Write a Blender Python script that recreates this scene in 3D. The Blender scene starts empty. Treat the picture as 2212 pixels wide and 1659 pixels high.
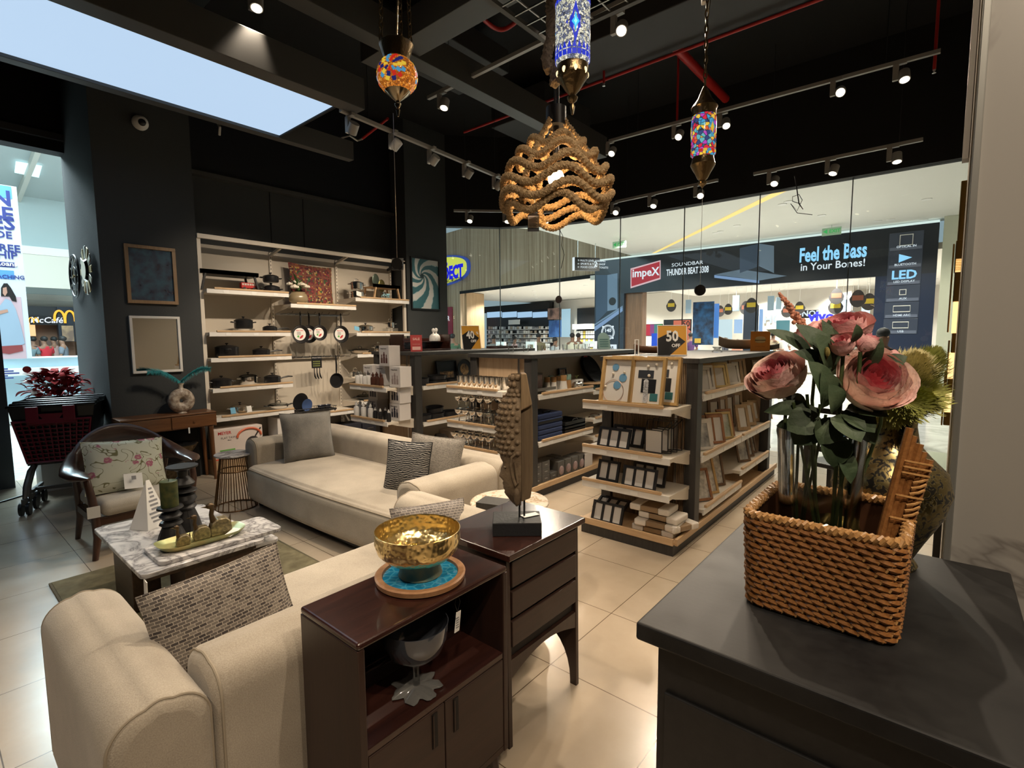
import bpy,math,random
from mathutils import Vector,Matrix,Euler
C=bpy.context.scene.collection
PI=math.pi
rnd=random.Random(7)
def sl(c):
 return tuple(((x/255.0)/12.92 if x/255.0<=.04045 else((x/255.0+.055)/1.055)**2.4)for x in c)
# camera (solved from the tile grid)
CF,YAW,PITCH,ROLL,CH=1101.7,math.radians(40.1749),math.radians(5.2727),math.radians(-0.38887),1.6
FWD=Vector((math.cos(YAW)*math.cos(PITCH),math.sin(YAW)*math.cos(PITCH),-math.sin(PITCH)))
R0=Vector((math.sin(YAW),-math.cos(YAW),0));U0=R0 .cross(FWD)
RIGHT=math.cos(ROLL)*R0+math.sin(ROLL)*U0
UPV=-math.sin(ROLL)*R0+math.cos(ROLL)*U0
EYE=Vector((0,0,CH))
def _ray(px,py):
 return RIGHT*((px-1106)/CF)+UPV*(-(py-829.5)/CF)+FWD
def az(px,py,h=0.0):
 d=_ray(px,py);return EYE+d*((h-CH)/d.z)
def ax(px,py,x):
 d=_ray(px,py);return EYE+d*(x/d.x)
def ay(px,py,y):
 d=_ray(px,py);return EYE+d*(y/d.y)
def ad(px,py,dist):
 d=_ray(px,py);return EYE+d*(dist/math.hypot(d.x,d.y))
def aline(px,py,a,b):
 d=_ray(px,py);n=Vector((-(b[1]-a[1]),b[0]-a[0],0))
 return EYE+d*((Vector((a[0],a[1],0))-Vector((0,0,0))).dot(n)/d.dot(n))
cd=bpy.data.cameras.new('camera');cam=bpy.data.objects.new('camera',cd);C.objects.link(cam)
cd.sensor_fit='HORIZONTAL';cd.sensor_width=36;cd.lens=36*CF/2212;cd.clip_start=.02;cd.clip_end=200
mm=Matrix.Identity(4)
for i in range(3):
 mm[i][0]=RIGHT[i];mm[i][1]=UPV[i];mm[i][2]=-FWD[i];mm[i][3]=EYE[i]
cam.matrix_world=mm
bpy.context.scene.camera=cam
vs=bpy.context.scene.view_settings
vs.view_transform='Standard';vs.look='None';vs.gamma=1;vs.exposure=0;vs.use_curve_mapping=False
# materials
MATS={}
def _bsdf(name):
 m=bpy.data.materials.new(name);m.use_nodes=True
 nt=m.node_tree;b=nt.nodes['Principled BSDF'];return m,nt,b
def mat(name,col,rough=.5,metal=0,spec=.5,emit=None,es=1,alpha=1,trans=0,ior=1.45,coat=0,sheen=0,bump=None,var=None,scale=(1,1,1),ns=40,samp=False):
 """bump=(noise scale, strength); var=(colour2, noise scale, detail)"""
 if name in MATS:return MATS[name]
 m,nt,b=_bsdf(name);L=nt.links
 b.inputs['Base Color'].default_value=(*col,1);b.inputs['Roughness'].default_value=rough
 b.inputs['Metallic'].default_value=metal;b.inputs['Specular IOR Level'].default_value=spec
 b.inputs['IOR'].default_value=ior;b.inputs['Alpha'].default_value=alpha
 b.inputs['Transmission Weight'].default_value=trans;b.inputs['Coat Weight'].default_value=coat
 b.inputs['Sheen Weight'].default_value=sheen
 if emit is not None:
  b.inputs['Emission Color'].default_value=(*emit,1);b.inputs['Emission Strength'].default_value=es
  if not samp:m.cycles.emission_sampling='NONE'
 if bump or var:
  tc=nt.nodes.new('ShaderNodeTexCoord');mp=nt.nodes.new('ShaderNodeMapping')
  mp.inputs['Scale'].default_value=scale;L.new(tc.outputs['Object'],mp.inputs['Vector'])
 if var:
  n=nt.nodes.new('ShaderNodeTexNoise');n.inputs['Scale'].default_value=var[1];n.inputs['Detail'].default_value=var[2]if len(var)>2 else 4
  L.new(mp.outputs['Vector'],n.inputs['Vector'])
  r=nt.nodes.new('ShaderNodeValToRGB');r.color_ramp.elements[0].position=.35;r.color_ramp.elements[1].position=.65
  r.color_ramp.elements[0].color=(*col,1);r.color_ramp.elements[1].color=(*var[0],1)
  L.new(n.outputs['Fac'],r.inputs['Fac']);L.new(r.outputs['Color'],b.inputs['Base Color'])
 if bump:
  n=nt.nodes.new('ShaderNodeTexNoise');n.inputs['Scale'].default_value=bump[0];n.inputs['Detail'].default_value=3
  L.new(mp.outputs['Vector'],n.inputs['Vector'])
  bp=nt.nodes.new('ShaderNodeBump');bp.inputs['Strength'].default_value=bump[1];bp.inputs['Distance'].default_value=.01
  L.new(n.outputs['Fac'],bp.inputs['Height']);L.new(bp.outputs['Normal'],b.inputs['Normal'])
 MATS[name]=m;return m
def N(nt,t,**kw):
 n=nt.nodes.new(t)
 for k,v in kw.items():
  if k in n.inputs:n.inputs[k].default_value=v
  else:setattr(n,k,v)
 return n
def coords(nt,scale=(1,1,1),rot=(0,0,0),loc=(0,0,0),out='Object'):
 tc=nt.nodes.new('ShaderNodeTexCoord');mp=nt.nodes.new('ShaderNodeMapping')
 mp.inputs['Scale'].default_value=scale;mp.inputs['Rotation'].default_value=rot;mp.inputs['Location'].default_value=loc
 nt.links.new(tc.outputs[out],mp.inputs['Vector']);return mp.outputs['Vector']
def ramp(nt,fac,stops,interp='LINEAR'):
 r=nt.nodes.new('ShaderNodeValToRGB');e=r.color_ramp.elements;r.color_ramp.interpolation=interp
 while len(e)<len(stops):e.new(.5)
 for i,(p,c)in enumerate(stops):e[i].position=p;e[i].color=(*c,1)
 nt.links.new(fac,r.inputs['Fac']);return r.outputs['Color']
def bumpn(nt,h,b,strength=.3,dist=.01):
 bp=nt.nodes.new('ShaderNodeBump');bp.inputs['Strength'].default_value=strength;bp.inputs['Distance'].default_value=dist
 nt.links.new(h,bp.inputs['Height']);nt.links.new(bp.outputs['Normal'],b.inputs['Normal'])
def wood(name,c1,c2,axis=0,scale=1.0,rough=.4,coat=0,spec=.5):
 if name in MATS:return MATS[name]
 m,nt,b=_bsdf(name);s=[14*scale]*3;s[axis]=1.2*scale
 v=coords(nt,tuple(s))
 n=N(nt,'ShaderNodeTexNoise',Scale=2.2,Detail=6,Roughness=.65,Distortion=.6);nt.links.new(v,n.inputs['Vector'])
 nt.links.new(ramp(nt,n.outputs['Fac'],[(.3,c1),(.7,c2)]),b.inputs['Base Color'])
 b.inputs['Roughness'].default_value=rough;b.inputs['Coat Weight'].default_value=coat;b.inputs['Specular IOR Level'].default_value=spec
 bumpn(nt,n.outputs['Fac'],b,.08,.005);MATS[name]=m;return m
def glass(name,tint=(1,1,1),refl=1.0,rough=0.0):
 """thin architectural glass: transparent plus a fresnel reflection"""
 if name in MATS:return MATS[name]
 m=bpy.data.materials.new(name);m.use_nodes=True;nt=m.node_tree;nt.nodes.clear()
 o=nt.nodes.new('ShaderNodeOutputMaterial');mx=nt.nodes.new('ShaderNodeMixShader')
 t=N(nt,'ShaderNodeBsdfTransparent',Color=(*tint,1));g=N(nt,'ShaderNodeBsdfGlossy',Roughness=rough)
 f=N(nt,'ShaderNodeFresnel',IOR=1.45);k=nt.nodes.new('ShaderNodeMath');k.operation='MULTIPLY';k.inputs[1].default_value=refl
 L=nt.links;L.new(f.outputs[0],k.inputs[0]);L.new(k.outputs[0],mx.inputs[0]);L.new(t.outputs[0],mx.inputs[1]);L.new(g.outputs[0],mx.inputs[2]);L.new(mx.outputs[0],o.inputs[0])
 MATS[name]=m;return m
def emis(name,col,s=1.0,samp=False):
 return mat(name,(.02,.02,.02),.6,emit=col,es=s,samp=samp)
# mesh builder
class MB:
 def __init__(s):s.v=[];s.f=[];s.m=[];s.T=None
 def add(s,vs,fs,m=0):
  o=len(s.v)
  if s.T is not None:vs=[s.T@Vector(p)for p in vs]
  s.v+=[tuple(p)for p in vs];s.f+=[tuple(i+o for i in f)for f in fs];s.m+=[m]*len(fs);return s
 def box(s,x0,x1,y0,y1,z0,z1,m=0):
  return s.add([(x0,y0,z0),(x1,y0,z0),(x1,y1,z0),(x0,y1,z0),(x0,y0,z1),(x1,y0,z1),(x1,y1,z1),(x0,y1,z1)],[(0,3,2,1),(4,5,6,7),(0,1,5,4),(1,2,6,5),(2,3,7,6),(3,0,4,7)],m)
 def cbox(s,c,d,m=0):
  return s.box(c[0]-d[0]/2,c[0]+d[0]/2,c[1]-d[1]/2,c[1]+d[1]/2,c[2]-d[2]/2,c[2]+d[2]/2,m)
 def obox(s,c,d,e=(0,0,0),m=0):
  R=Euler(e).to_matrix();p=[]
  for k in((-1,-1,-1),(1,-1,-1),(1,1,-1),(-1,1,-1),(-1,-1,1),(1,-1,1),(1,1,1),(-1,1,1)):
   p.append(Vector(c)+R@Vector((k[0]*d[0]/2,k[1]*d[1]/2,k[2]*d[2]/2)))
  return s.add(p,[(0,3,2,1),(4,5,6,7),(0,1,5,4),(1,2,6,5),(2,3,7,6),(3,0,4,7)],m)
 def bar(s,p0,p1,w,h,m=0,up=(0,0,1)):
  p0=Vector(p0);p1=Vector(p1);d=(p1-p0).normalized();u=Vector(up)
  if abs(d.dot(u))>.99:u=Vector((1,0,0))
  a=d.cross(u).normalized()*w/2;b=a.cross(d).normalized()*h/2
  return s.add([p0-a-b,p0+a-b,p0+a+b,p0-a+b,p1-a-b,p1+a-b,p1+a+b,p1-a+b],[(0,1,2,3),(7,6,5,4),(0,4,5,1),(1,5,6,2),(2,6,7,3),(3,7,4,0)],m)
 def cyl(s,p0,p1,r0,r1=None,n=16,m=0,caps=True):
  p0=Vector(p0);p1=Vector(p1);r1=r0 if r1 is None else r1
  d=(p1-p0).normalized();u=Vector((0,0,1))if abs(d.z)<.9 else Vector((1,0,0))
  a=d.cross(u).normalized();b=a.cross(d)
  vs=[];fs=[]
  for i in range(n):
   t=2*PI*i/n;q=a*math.cos(t)+b*math.sin(t);vs+=[p0+q*r0,p1+q*r1]
  for i in range(n):
   j=(i+1)%n;fs.append((2*i,2*i+1,2*j+1,2*j))
  if caps:fs+=[tuple(2*i for i in range(n)),tuple(2*i+1 for i in reversed(range(n)))]
  return s.add(vs,fs,m)
 def tube(s,pts,r,n=8,closed=False,m=0,caps=True):
  P=[Vector(p)for p in pts];k=len(P);rr=r if isinstance(r,(list,tuple))else[r]*k
  vs=[];fs=[];a=None
  for i in range(k):
   d=(P[(i+1)%k]-P[i-1])if closed else(P[min(i+1,k-1)]-P[max(i-1,0)])
   d=d.normalized()if d.length>1e-9 else Vector((0,0,1))
   if a is None:
    u=Vector((0,0,1))if abs(d.z)<.9 else Vector((1,0,0));a=d.cross(u).normalized()
   else:
    a=(a-d*a.dot(d)).normalized()
   b=d.cross(a)
   for j in range(n):
    t=2*PI*j/n;vs.append(P[i]+(a*math.cos(t)+b*math.sin(t))*rr[i])
  for i in range(k if closed else k-1):
   i2=(i+1)%k
   for j in range(n):
    j2=(j+1)%n;fs.append((i*n+j,i*n+j2,i2*n+j2,i2*n+j))
  if caps and not closed:fs+=[tuple(reversed(range(n))),tuple((k-1)*n+j for j in range(n))]
  return s.add(vs,fs,m)
 def lathe(s,prof,n=24,o=(0,0,0),m=0,fn=None):
  vs=[];fs=[];k=len(prof)
  for(r,z)in prof:
   for j in range(n):
    t=2*PI*j/n;q=r if fn is None else fn(r,z,t)
    vs.append((o[0]+q*math.cos(t),o[1]+q*math.sin(t),o[2]+z))
  for i in range(k-1):
   for j in range(n):
    j2=(j+1)%n;fs.append((i*n+j,i*n+j2,(i+1)*n+j2,(i+1)*n+j))
  if prof[0][0]>1e-5:fs.append(tuple(reversed(range(n))))
  if prof[-1][0]>1e-5:fs.append(tuple((k-1)*n+j for j in range(n)))
  return s.add(vs,fs,m)
 def ell(s,c,r,n=12,k=8,m=0):
  pr=[(math.sin(PI*i/k),-math.cos(PI*i/k))for i in range(k+1)];vs=[];fs=[]
  r=r if isinstance(r,(list,tuple))else(r,r,r)
  for(a,z)in pr:
   for j in range(n):
    t=2*PI*j/n;vs.append((c[0]+r[0]*a*math.cos(t),c[1]+r[1]*a*math.sin(t),c[2]+r[2]*z))
  for i in range(k):
   for j in range(n):
    j2=(j+1)%n;fs.append((i*n+j,i*n+j2,(i+1)*n+j2,(i+1)*n+j))
  return s.add(vs,fs,m)
 def prism(s,poly,z0,z1,m=0):
  n=len(poly);vs=[(p[0],p[1],z0)for p in poly]+[(p[0],p[1],z1)for p in poly]
  fs=[tuple(reversed(range(n))),tuple(range(n,2*n))]+[(i,(i+1)%n,n+(i+1)%n,n+i)for i in range(n)]
  return s.add(vs,fs,m)
 def grid(s,fn,nu,nv,cu=False,cv=False,m=0):
  vs=[fn(i/(nu if cu else nu-1),j/(nv if cv else nv-1))for i in range(nu)for j in range(nv)];fs=[]
  for i in range(nu if cu else nu-1):
   for j in range(nv if cv else nv-1):
    i2=(i+1)%nu;j2=(j+1)%nv;fs.append((i*nv+j,i2*nv+j,i2*nv+j2,i*nv+j2))
  return s.add(vs,fs,m)
 def quad(s,a,b,c,d,m=0):return s.add([a,b,c,d],[(0,1,2,3)],m)
 def frame(s,w,h,d,b,m=0,y=0):
  s.box(-w/2,w/2,y,y+d,0,b,m).box(-w/2,w/2,y,y+d,h-b,h,m)
  return s.box(-w/2,-w/2+b,y,y+d,b,h-b,m).box(w/2-b,w/2,y,y+d,b,h-b,m)
 def build(s,name,mats,parent=None,smooth=True,bevel=0,seg=2,sub=0,world=False,ang=38,loc=None,rot=None,solid=0):
  me=bpy.data.meshes.new(name);me.from_pydata(s.v,[],s.f)
  mats=mats if isinstance(mats,(list,tuple))else[mats]
  for q in mats:me.materials.append(q)
  if len(mats)>1:me.polygons.foreach_set('material_index',s.m)
  if smooth:
   me.polygons.foreach_set('use_smooth',[True]*len(me.polygons));me.update()
   me.set_sharp_from_angle(angle=math.radians(ang))
  me.update()
  o=bpy.data.objects.new(name,me);C.objects.link(o)
  if loc is not None:o.location=loc
  if rot is not None:o.rotation_euler=rot
  if parent is not None:
   o.parent=parent
   if world:o.matrix_parent_inverse=gw(parent).inverted()
  if solid:
   q=o.modifiers.new('s','SOLIDIFY');q.thickness=solid;q.offset=0
  if bevel:
   q=o.modifiers.new('b','BEVEL');q.width=bevel;q.segments=seg;q.limit_method='ANGLE';q.angle_limit=.6;q.harden_normals=False
  if sub:
   q=o.modifiers.new('u','SUBSURF');q.levels=sub;q.render_levels=sub
  return o
def gw(o):
 m=o.matrix_basis.copy()
 return m if o.parent is None else gw(o.parent)@o.matrix_parent_inverse@m
def tag(o,label=None,cat=None,group=None,kind=None):
 if label:o['label']=label
 if cat:o['category']=cat
 if group:o['group']=group
 if kind:o['kind']=kind
 return o
def thing(name,label,cat,loc=(0,0,0),rz=0.0,group=None):
 o=bpy.data.objects.new(name,None);C.objects.link(o);o.empty_display_size=.05
 o.location=loc;o.rotation_euler=(0,0,rz);return tag(o,label,cat,group)
def struct(o):o['kind']='structure';return o
KIDS={}
def _kids():
 d={}
 for o in C.objects:
  if o.parent:d.setdefault(o.parent.name,[]).append(o)
 return d
def dup(root,loc,rz=0.0,label=None,group=None,scale=None,rot=None):
 if root.name not in KIDS:KIDS[root.name]=[(c,[g for g in C.objects if g.parent==c])for c in C.objects if c.parent==root]
 r=root.copy();C.objects.link(r);r.location=loc;r.rotation_euler=rot if rot else(0,0,rz)
 if scale is not None:r.scale=scale if isinstance(scale,(tuple,list))else(scale,)*3
 if label:r['label']=label
 if group:r['group']=group
 for c,gs in KIDS[root.name]:
  k=c.copy();C.objects.link(k);k.parent=r
  for g in gs:
   h=g.copy();C.objects.link(h);h.parent=k
 return r
def text(s,size,m,parent,pos,xd=(1,0,0),up=(0,0,1),name='lettering',ex=.002,sx=1.0,al='CENTER',bold=0.0,shear=0,world=False):
 cu=bpy.data.curves.new(name,'FONT');cu.body=s;cu.size=size;cu.extrude=ex;cu.align_x=al;cu.align_y='CENTER';cu.offset=bold*size;cu.shear=shear
 cu.materials.append(m);cu.resolution_u=2
 tmp=bpy.data.objects.new('tmp',cu);C.objects.link(tmp)
 me=bpy.data.meshes.new_from_object(tmp);bpy.data.objects.remove(tmp);bpy.data.curves.remove(cu);me.name=name
 if not me.materials:me.materials.append(m)
 o=bpy.data.objects.new(name,me);C.objects.link(o)
 x=Vector(xd).normalized();z=x.cross(Vector(up)).normalized();y=z.cross(x)
 M=Matrix(((x.x*sx,y.x,z.x,pos[0]),(x.y*sx,y.y,z.y,pos[1]),(x.z*sx,y.z,z.z,pos[2]),(0,0,0,1)))
 o.matrix_basis=M
 if parent is not None:
  o.parent=parent
  if world:o.matrix_parent_inverse=gw(parent).inverted()
 return o
def spot(name,loc,target,power,col=(1,.8,.58),size=1.0,blend=.5,rad=.03):
 l=bpy.data.lights.new(name,'SPOT');l.energy=power;l.color=col;l.spot_size=size;l.spot_blend=blend;l.shadow_soft_size=rad
 o=bpy.data.objects.new(name,l);C.objects.link(o);o.location=loc
 o.rotation_euler=(Vector(target)-Vector(loc)).to_track_quat('-Z','Y').to_euler();return o
def arealight(name,loc,target,power,col,sx,sy):
 l=bpy.data.lights.new(name,'AREA');l.energy=power;l.color=col;l.shape='RECTANGLE';l.size=sx;l.size_y=sy
 o=bpy.data.objects.new(name,l);C.objects.link(o);o.location=loc
 o.rotation_euler=(Vector(target)-Vector(loc)).to_track_quat('-Z','Y').to_euler();return o
# shared materials
def m_floor():
 m,nt,b=_bsdf('floor_tiles');L=nt.links
 v=coords(nt,(1,1,1),(0,0,-.0033),(-2.528,-1.380,0))
 def grid(vec):
  sp=nt.nodes.new('ShaderNodeSeparateXYZ');L.new(vec,sp.inputs[0]);outs=[]
  for a in('X','Y'):
   q=nt.nodes.new('ShaderNodeMath');q.operation='PINGPONG';q.inputs[1].default_value=.3
   L.new(sp.outputs[a],q.inputs[0]);outs.append(q.outputs[0])
  mn=nt.nodes.new('ShaderNodeMath');mn.operation='MINIMUM';L.new(outs[0],mn.inputs[0]);L.new(outs[1],mn.inputs[1]);return mn.outputs[0]
 g=grid(v)
 lt=nt.nodes.new('ShaderNodeMath');lt.operation='LESS_THAN';lt.inputs[1].default_value=.0022;L.new(g,lt.inputs[0])
 n=N(nt,'ShaderNodeTexNoise',Scale=1.3,Detail=8,Roughness=.65);L.new(v,n.inputs['Vector'])
 base=ramp(nt,n.outputs['Fac'],[(.3,(.40,.325,.24)),(.7,(.50,.415,.315))])
 mx=nt.nodes.new('ShaderNodeMix');mx.data_type='RGBA';L.new(lt.outputs[0],mx.inputs['Factor']);L.new(base,mx.inputs['A']);mx.inputs['B'].default_value=(.11,.075,.045,1)
 L.new(mx.outputs['Result'],b.inputs['Base Color'])
 n2=N(nt,'ShaderNodeTexNoise',Scale=6,Detail=4);L.new(v,n2 .inputs['Vector'])
 mr=nt.nodes.new('ShaderNodeMapRange');mr.inputs['To Min'].default_value=.16;mr.inputs['To Max'].default_value=.3;L.new(n2 .outputs['Fac'],mr.inputs['Value'])
 L.new(mr.outputs[0],b.inputs['Roughness']);b.inputs['Specular IOR Level'].default_value=.5
 return m
def m_marble(name,base,vein,scale,rough=.25,dens=.5,w=.04):
 m,nt,b=_bsdf(name);L=nt.links;v=coords(nt,(scale,)*3)
 n=N(nt,'ShaderNodeTexNoise',Scale=1.6,Detail=7,Roughness=.6,Distortion=1.6);L.new(v,n.inputs['Vector'])
 ab=nt.nodes.new('ShaderNodeMath');ab.operation='SUBTRACT';ab.inputs[1].default_value=dens;L.new(n.outputs['Fac'],ab.inputs[0])
 a2=nt.nodes.new('ShaderNodeMath');a2 .operation='ABSOLUTE';L.new(ab.outputs[0],a2 .inputs[0])
 L.new(ramp(nt,a2 .outputs[0],[(0,vein),(w,tuple(.5*(x+y)for x,y in zip(base,vein))),(w*3.2,base)]),b.inputs['Base Color'])
 b.inputs['Roughness'].default_value=rough;MATS[name]=m;return m
WALL=mat('charcoal_paint',(.040,.044,.045),.75,bump=(60,.15))
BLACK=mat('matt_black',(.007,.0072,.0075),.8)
CEIL=mat('ceiling_black',(.008,.008,.0085),.9)
BEAMM=mat('grey_steel_paint',(.055,.055,.053),.5)
DARKB=mat('black_plastic',(.012,.012,.013),.4)
WHITE=mat('white_paint',(.72,.70,.66),.5)
CREAM=mat('cream_panel',(.50,.45,.375),.6,bump=(200,.05))
CREAM2=mat('warm_shelf_white',(.66,.60,.51),.45)
OAKP=wood('pale_oak',(.42,.27,.14),(.58,.40,.23),0,1.0,.45)
OAKY=wood('pale_oak_cross',(.42,.27,.14),(.58,.40,.23),1,1.0,.45)
CHARW=wood('charcoal_laminate',(.022,.021,.020),(.040,.038,.036),2,1.5,.5)
STEEL=mat('polished_steel',(.78,.76,.73),.14,1.0)
STEELD=mat('brushed_steel',(.55,.54,.52),.3,1.0)
TRACKM=mat('grey_track',(.30,.29,.27),.45)
PAPER=mat('white_card',(.78,.77,.74),.6)
CLEAR=glass('clear_acrylic',(.97,.98,.98),.7)
PANE=glass('shop_glass',(.93,.96,.95),.55)
RED=mat('red_enamel',(.40,.015,.012),.4)
# floor, walls, ceiling
FP=[(7.6,-.1),(7.6,.95),(7.6,2.0),(7.6,3.04),(7.57,4.08),(7.36,5.12),(6.87,6.06),(6.13,6.72)]
fl=MB().prism([(-3.5,-3.5),(7.65,-3.5),(7.65,-.1)]+[(x+.05,y+.02)for x,y in FP[1:]]+[(6.13,8.05),(-3.5,8.05)],-.06,0)
struct(fl.build('floor',m_floor(),smooth=False))
struct(MB().box(-40,60,-20,60,-.2,-.062).build('floor_mall',m_marble('mall_floor',(.66,.65,.62),(.45,.44,.42),.5,.12),smooth=False))
NZ=5.0
struct(MB().box(1.34,2.24,6.62,8.05,0,NZ).build('wall_left',WALL,smooth=False))
struct(MB().box(2.24,5.25,7.02,7.2,0,NZ).build('wall_back',WALL,smooth=False))
struct(MB().box(5.25,6.12,6.62,7.2,0,NZ).build('wall_corner',WALL,smooth=False))
struct(MB().box(-3.5,.66,7.66,8.05,0,NZ).build('wall_entrance',WALL,smooth=False))
struct(MB().box(.66,1.34,7.85,8.05,3.74,NZ).build('wall_lintel',BLACK,smooth=False))
struct(MB().box(.66,1.34,7.80,7.86,3.86,3.93).build('trim_1',BEAMM,smooth=False))
struct(MB().box(-3.7,-3.5,-3.5,8.05,0,NZ).build('wall_far_left',WALL,smooth=False))
struct(MB().box(-3.5,7.8,-3.7,-3.5,0,NZ).build('wall_behind',WALL,smooth=False))
struct(MB().box(-3.7,8.2,-3.7,8.05,NZ,NZ+.15).build('ceiling',CEIL,smooth=False))
q=MB()
for(a,b)in zip(FP[:-1],FP[1:]):q.bar((a[0],a[1],4.25),(b[0],b[1],4.25),.16,1.5)
q.box(7.52,7.68,-3.5,-.1,3.5,5.0)
struct(q.build('wall_bulkhead',BLACK,smooth=False))
e=ay(430,376,6.98);e2=ay(790,455,6.98)
struct(MB().box(2.24,5.25,6.9,7.03,e.z-.03,e.z+.02).build('trim_2',BEAMM,smooth=False))
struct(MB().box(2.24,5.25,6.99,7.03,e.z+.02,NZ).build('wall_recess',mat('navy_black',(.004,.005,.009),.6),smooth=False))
for i,px in enumerate((584,655)):
 p=ay(px,450,7.01);struct(MB().box(p.x-.004,p.x+.004,7.012,7.022,2.8,e.z-.03).build('trim_%d'%(3+i),BLACK,smooth=False))
JM=mat('silicone_joint',(.10,.11,.11),.5)
for i,(a,b)in enumerate(zip(FP[:-1],FP[1:])):
 w=MB().bar((a[0],a[1],1.75),(b[0],b[1],1.75),.012,3.5).build('window_%d'%(i+1),PANE,smooth=False);struct(w)
 MB().box(b[0]-.006,b[0]+.006,b[1]-.006,b[1]+.006,0,3.5).build('joint',JM,w,smooth=False)
MARB=m_marble('grey_marble',(.34,.325,.30),(.20,.185,.17),.22,.3,.5,.0035)
PX=1.905
yt=[ax(x,0,PX).y for x in(2103,2119,2124,2141)]
struct(MB().box(PX,2.5,-2.2,yt[3],0,NZ).build('wall_right',MARB,smooth=False))
TR=mat('brushed_trim',(.32,.32,.30),.35,.6)
struct(MB().box(PX-.012,PX+.05,yt[3]-.002,yt[2],0,NZ).build('trim_5',TR,smooth=False,bevel=.003))
struct(MB().box(PX+.002,PX+.1,yt[2],yt[1],0,NZ).build('trim_6',mat('pale_trim',(.62,.58,.50),.4),smooth=False))
struct(MB().box(PX+.01,PX+.06,yt[1],yt[0],2.08,NZ).build('trim_7',mat('taupe_stone',(.26,.235,.205),.5),smooth=False))
struct(MB().box(2.5,7.6,-2.2,-.13,0,NZ).build('wall_side',mat('beige_wall',(.42,.37,.29),.6),smooth=False))
# beams, ducts, pipes under the ceiling
def beam(name,x0,x1,y0,y1,z0,z1,m=BEAMM):return struct(MB().box(x0,x1,y0,y1,z0,z1).build(name,m,smooth=False,bevel=.004))
beam('beam_1',-2.5,6.28,3.60,3.76,4.0,4.26)
p=az(790,150,4.02);beam('beam_2',p.x-.1,p.x+.1,3.76,4.06,4.02,4.24)
p=az(1000,42,4.02);beam('beam_3',p.x-.12,p.x+.12,.5,3.60,4.02,4.24)
beam('beam_4',-2.5,2.76,4.0,4.16,3.6,3.86)
beam('beam_5',-2.5,3.42,5.2,5.3,3.6,3.80)
p=az(380,10,4.3);beam('beam_6',p.x-.13,p.x+.13,4.2,7,4.25,4.5)
pl=thing('ceiling_light_panel','long backlit white stretch panel set between two dark steel channels on the ceiling','light panel',(.1,4.7,3.62))
MB().box(-2.5,2.57,4.165,5.195,3.625,3.66).build('diffuser',emis('panel_light',(.50,.67,.88),1.0,True),pl,smooth=False,world=True)
MB().box(-2.5,2.6,4.15,5.2,3.66,3.72).box(2.57,2.59,4.165,5.195,3.61,3.66).build('housing',BLACK,pl,smooth=False,world=True)
for i,(x0,x1,y0,y1,z0,z1)in enumerate([(3.3,4.6,3.9,4.7,4.55,4.8),(4.6,5.3,1.0,3.3,4.5,4.75),(3.2,4.1,1.2,2.0,4.6,4.9),(5.4,6.5,4.0,4.9,4.45,4.8)]):
 d=tag(MB().box(x0,x1,y0,y1,z0,z1).build('air_duct',mat('duct_grey',(.035,.035,.035),.7),smooth=False,bevel=.01),['black air duct above the left end of the steel beam','long black air duct running over the far aisle','black air duct over the blue mosaic lamp','black air duct in the ceiling by the far corner'][i],'duct','ducts painted black under the ceiling')
def pipe(pts,r,label,grp='red sprinkler pipes'):return tag(MB().tube(pts,r,10).build('sprinkler_pipe',RED),label,'pipe',grp)
a=az(1205,262,4.45);b=az(2025,-4,4.45)
pipe([(5.25,a.y+1.2,4.45),(5.25,-.8,4.45)],.016,'long thin red sprinkler pipe crossing above the upper spotlight track')
a=az(1425,66,4.7);b=az(1568,214,4.7);pipe([a,b],.05,'short thick red sprinkler pipe slanting above the multicoloured lamp')
for px,y0,y1,lb in((1305,112,180,'red sprinkler drop right of the blue mosaic lamp'),(1465,150,262,'red sprinkler drop left of the multicoloured lamp'),(2028,2,148,'red sprinkler drop beside the grey marble pillar')):
 t=az(px,y0,4.7)if y0>100 else az(px,y0,4.55);d=math.hypot(t.x,t.y);bt=ad(px,y1,d)
 pd=thing('sprinkler_drop',lb,'sprinkler',(t.x,t.y,t.z),0,'sprinkler drops')
 MB().tube([(0,0,NZ-t.z-.02),(0,0,bt.z-t.z)],.013,10).build('pipe',RED,pd)
 MB().lathe([(.0,-.035),(.016,-.03),(.004,-.02),(.012,-.005),(.012,.012)],10,(0,0,bt.z-t.z)).build('sprinkler_head',STEELD,pd)
pts=[]
for k in range(13):
 t=k/12;p=az(1045+75*t,42+22*math.sin(t*PI),4.75);pts.append(p)
pipe([az(1042,36,4.75)]+pts+[az(1124,44,4.75)],.022,'red flexible sprinkler hose sagging beside the mesh rack')
pipe([az(782,300,3.95),az(838,256,3.95)],.014,'short red pipe near the corner of the light panel')
tag(MB().tube([az(738,298,3.94),az(755,293,3.94),az(772,304,3.94),az(783,300,3.94)],.01,8).build('cable',mat('pale_cable',(.5,.48,.44),.6)),'short pale flexible cable near the corner of the light panel','cable')
tag(MB().tube([az(468,262,3.78),az(475,275,3.7),az(474,292,3.64)],.012,8).build('cable',MATS['pale_cable']),'short pale cable hanging under the far channel of the light panel','cable')
gz=3.3;c0=az(1182,92,gz)
rk=thing('mesh_rack','grey steel mesh rack hanging under the ceiling above the rope lamp','rack',c0)
g=MB()
X0,X1,Y0,Y1=-1.35,0.0,-1.15,0.0
for i in range(14):g.bar((X0+i*(X1-X0)/13,Y0,0),(X0+i*(X1-X0)/13,Y1,0),.007,.007)
for i in range(12):g.bar((X0,Y0+i*(Y1-Y0)/11,.004),(X1,Y0+i*(Y1-Y0)/11,.004),.007,.007)
g.build('mesh',STEELD,rk,smooth=False)
fr=MB()
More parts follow.
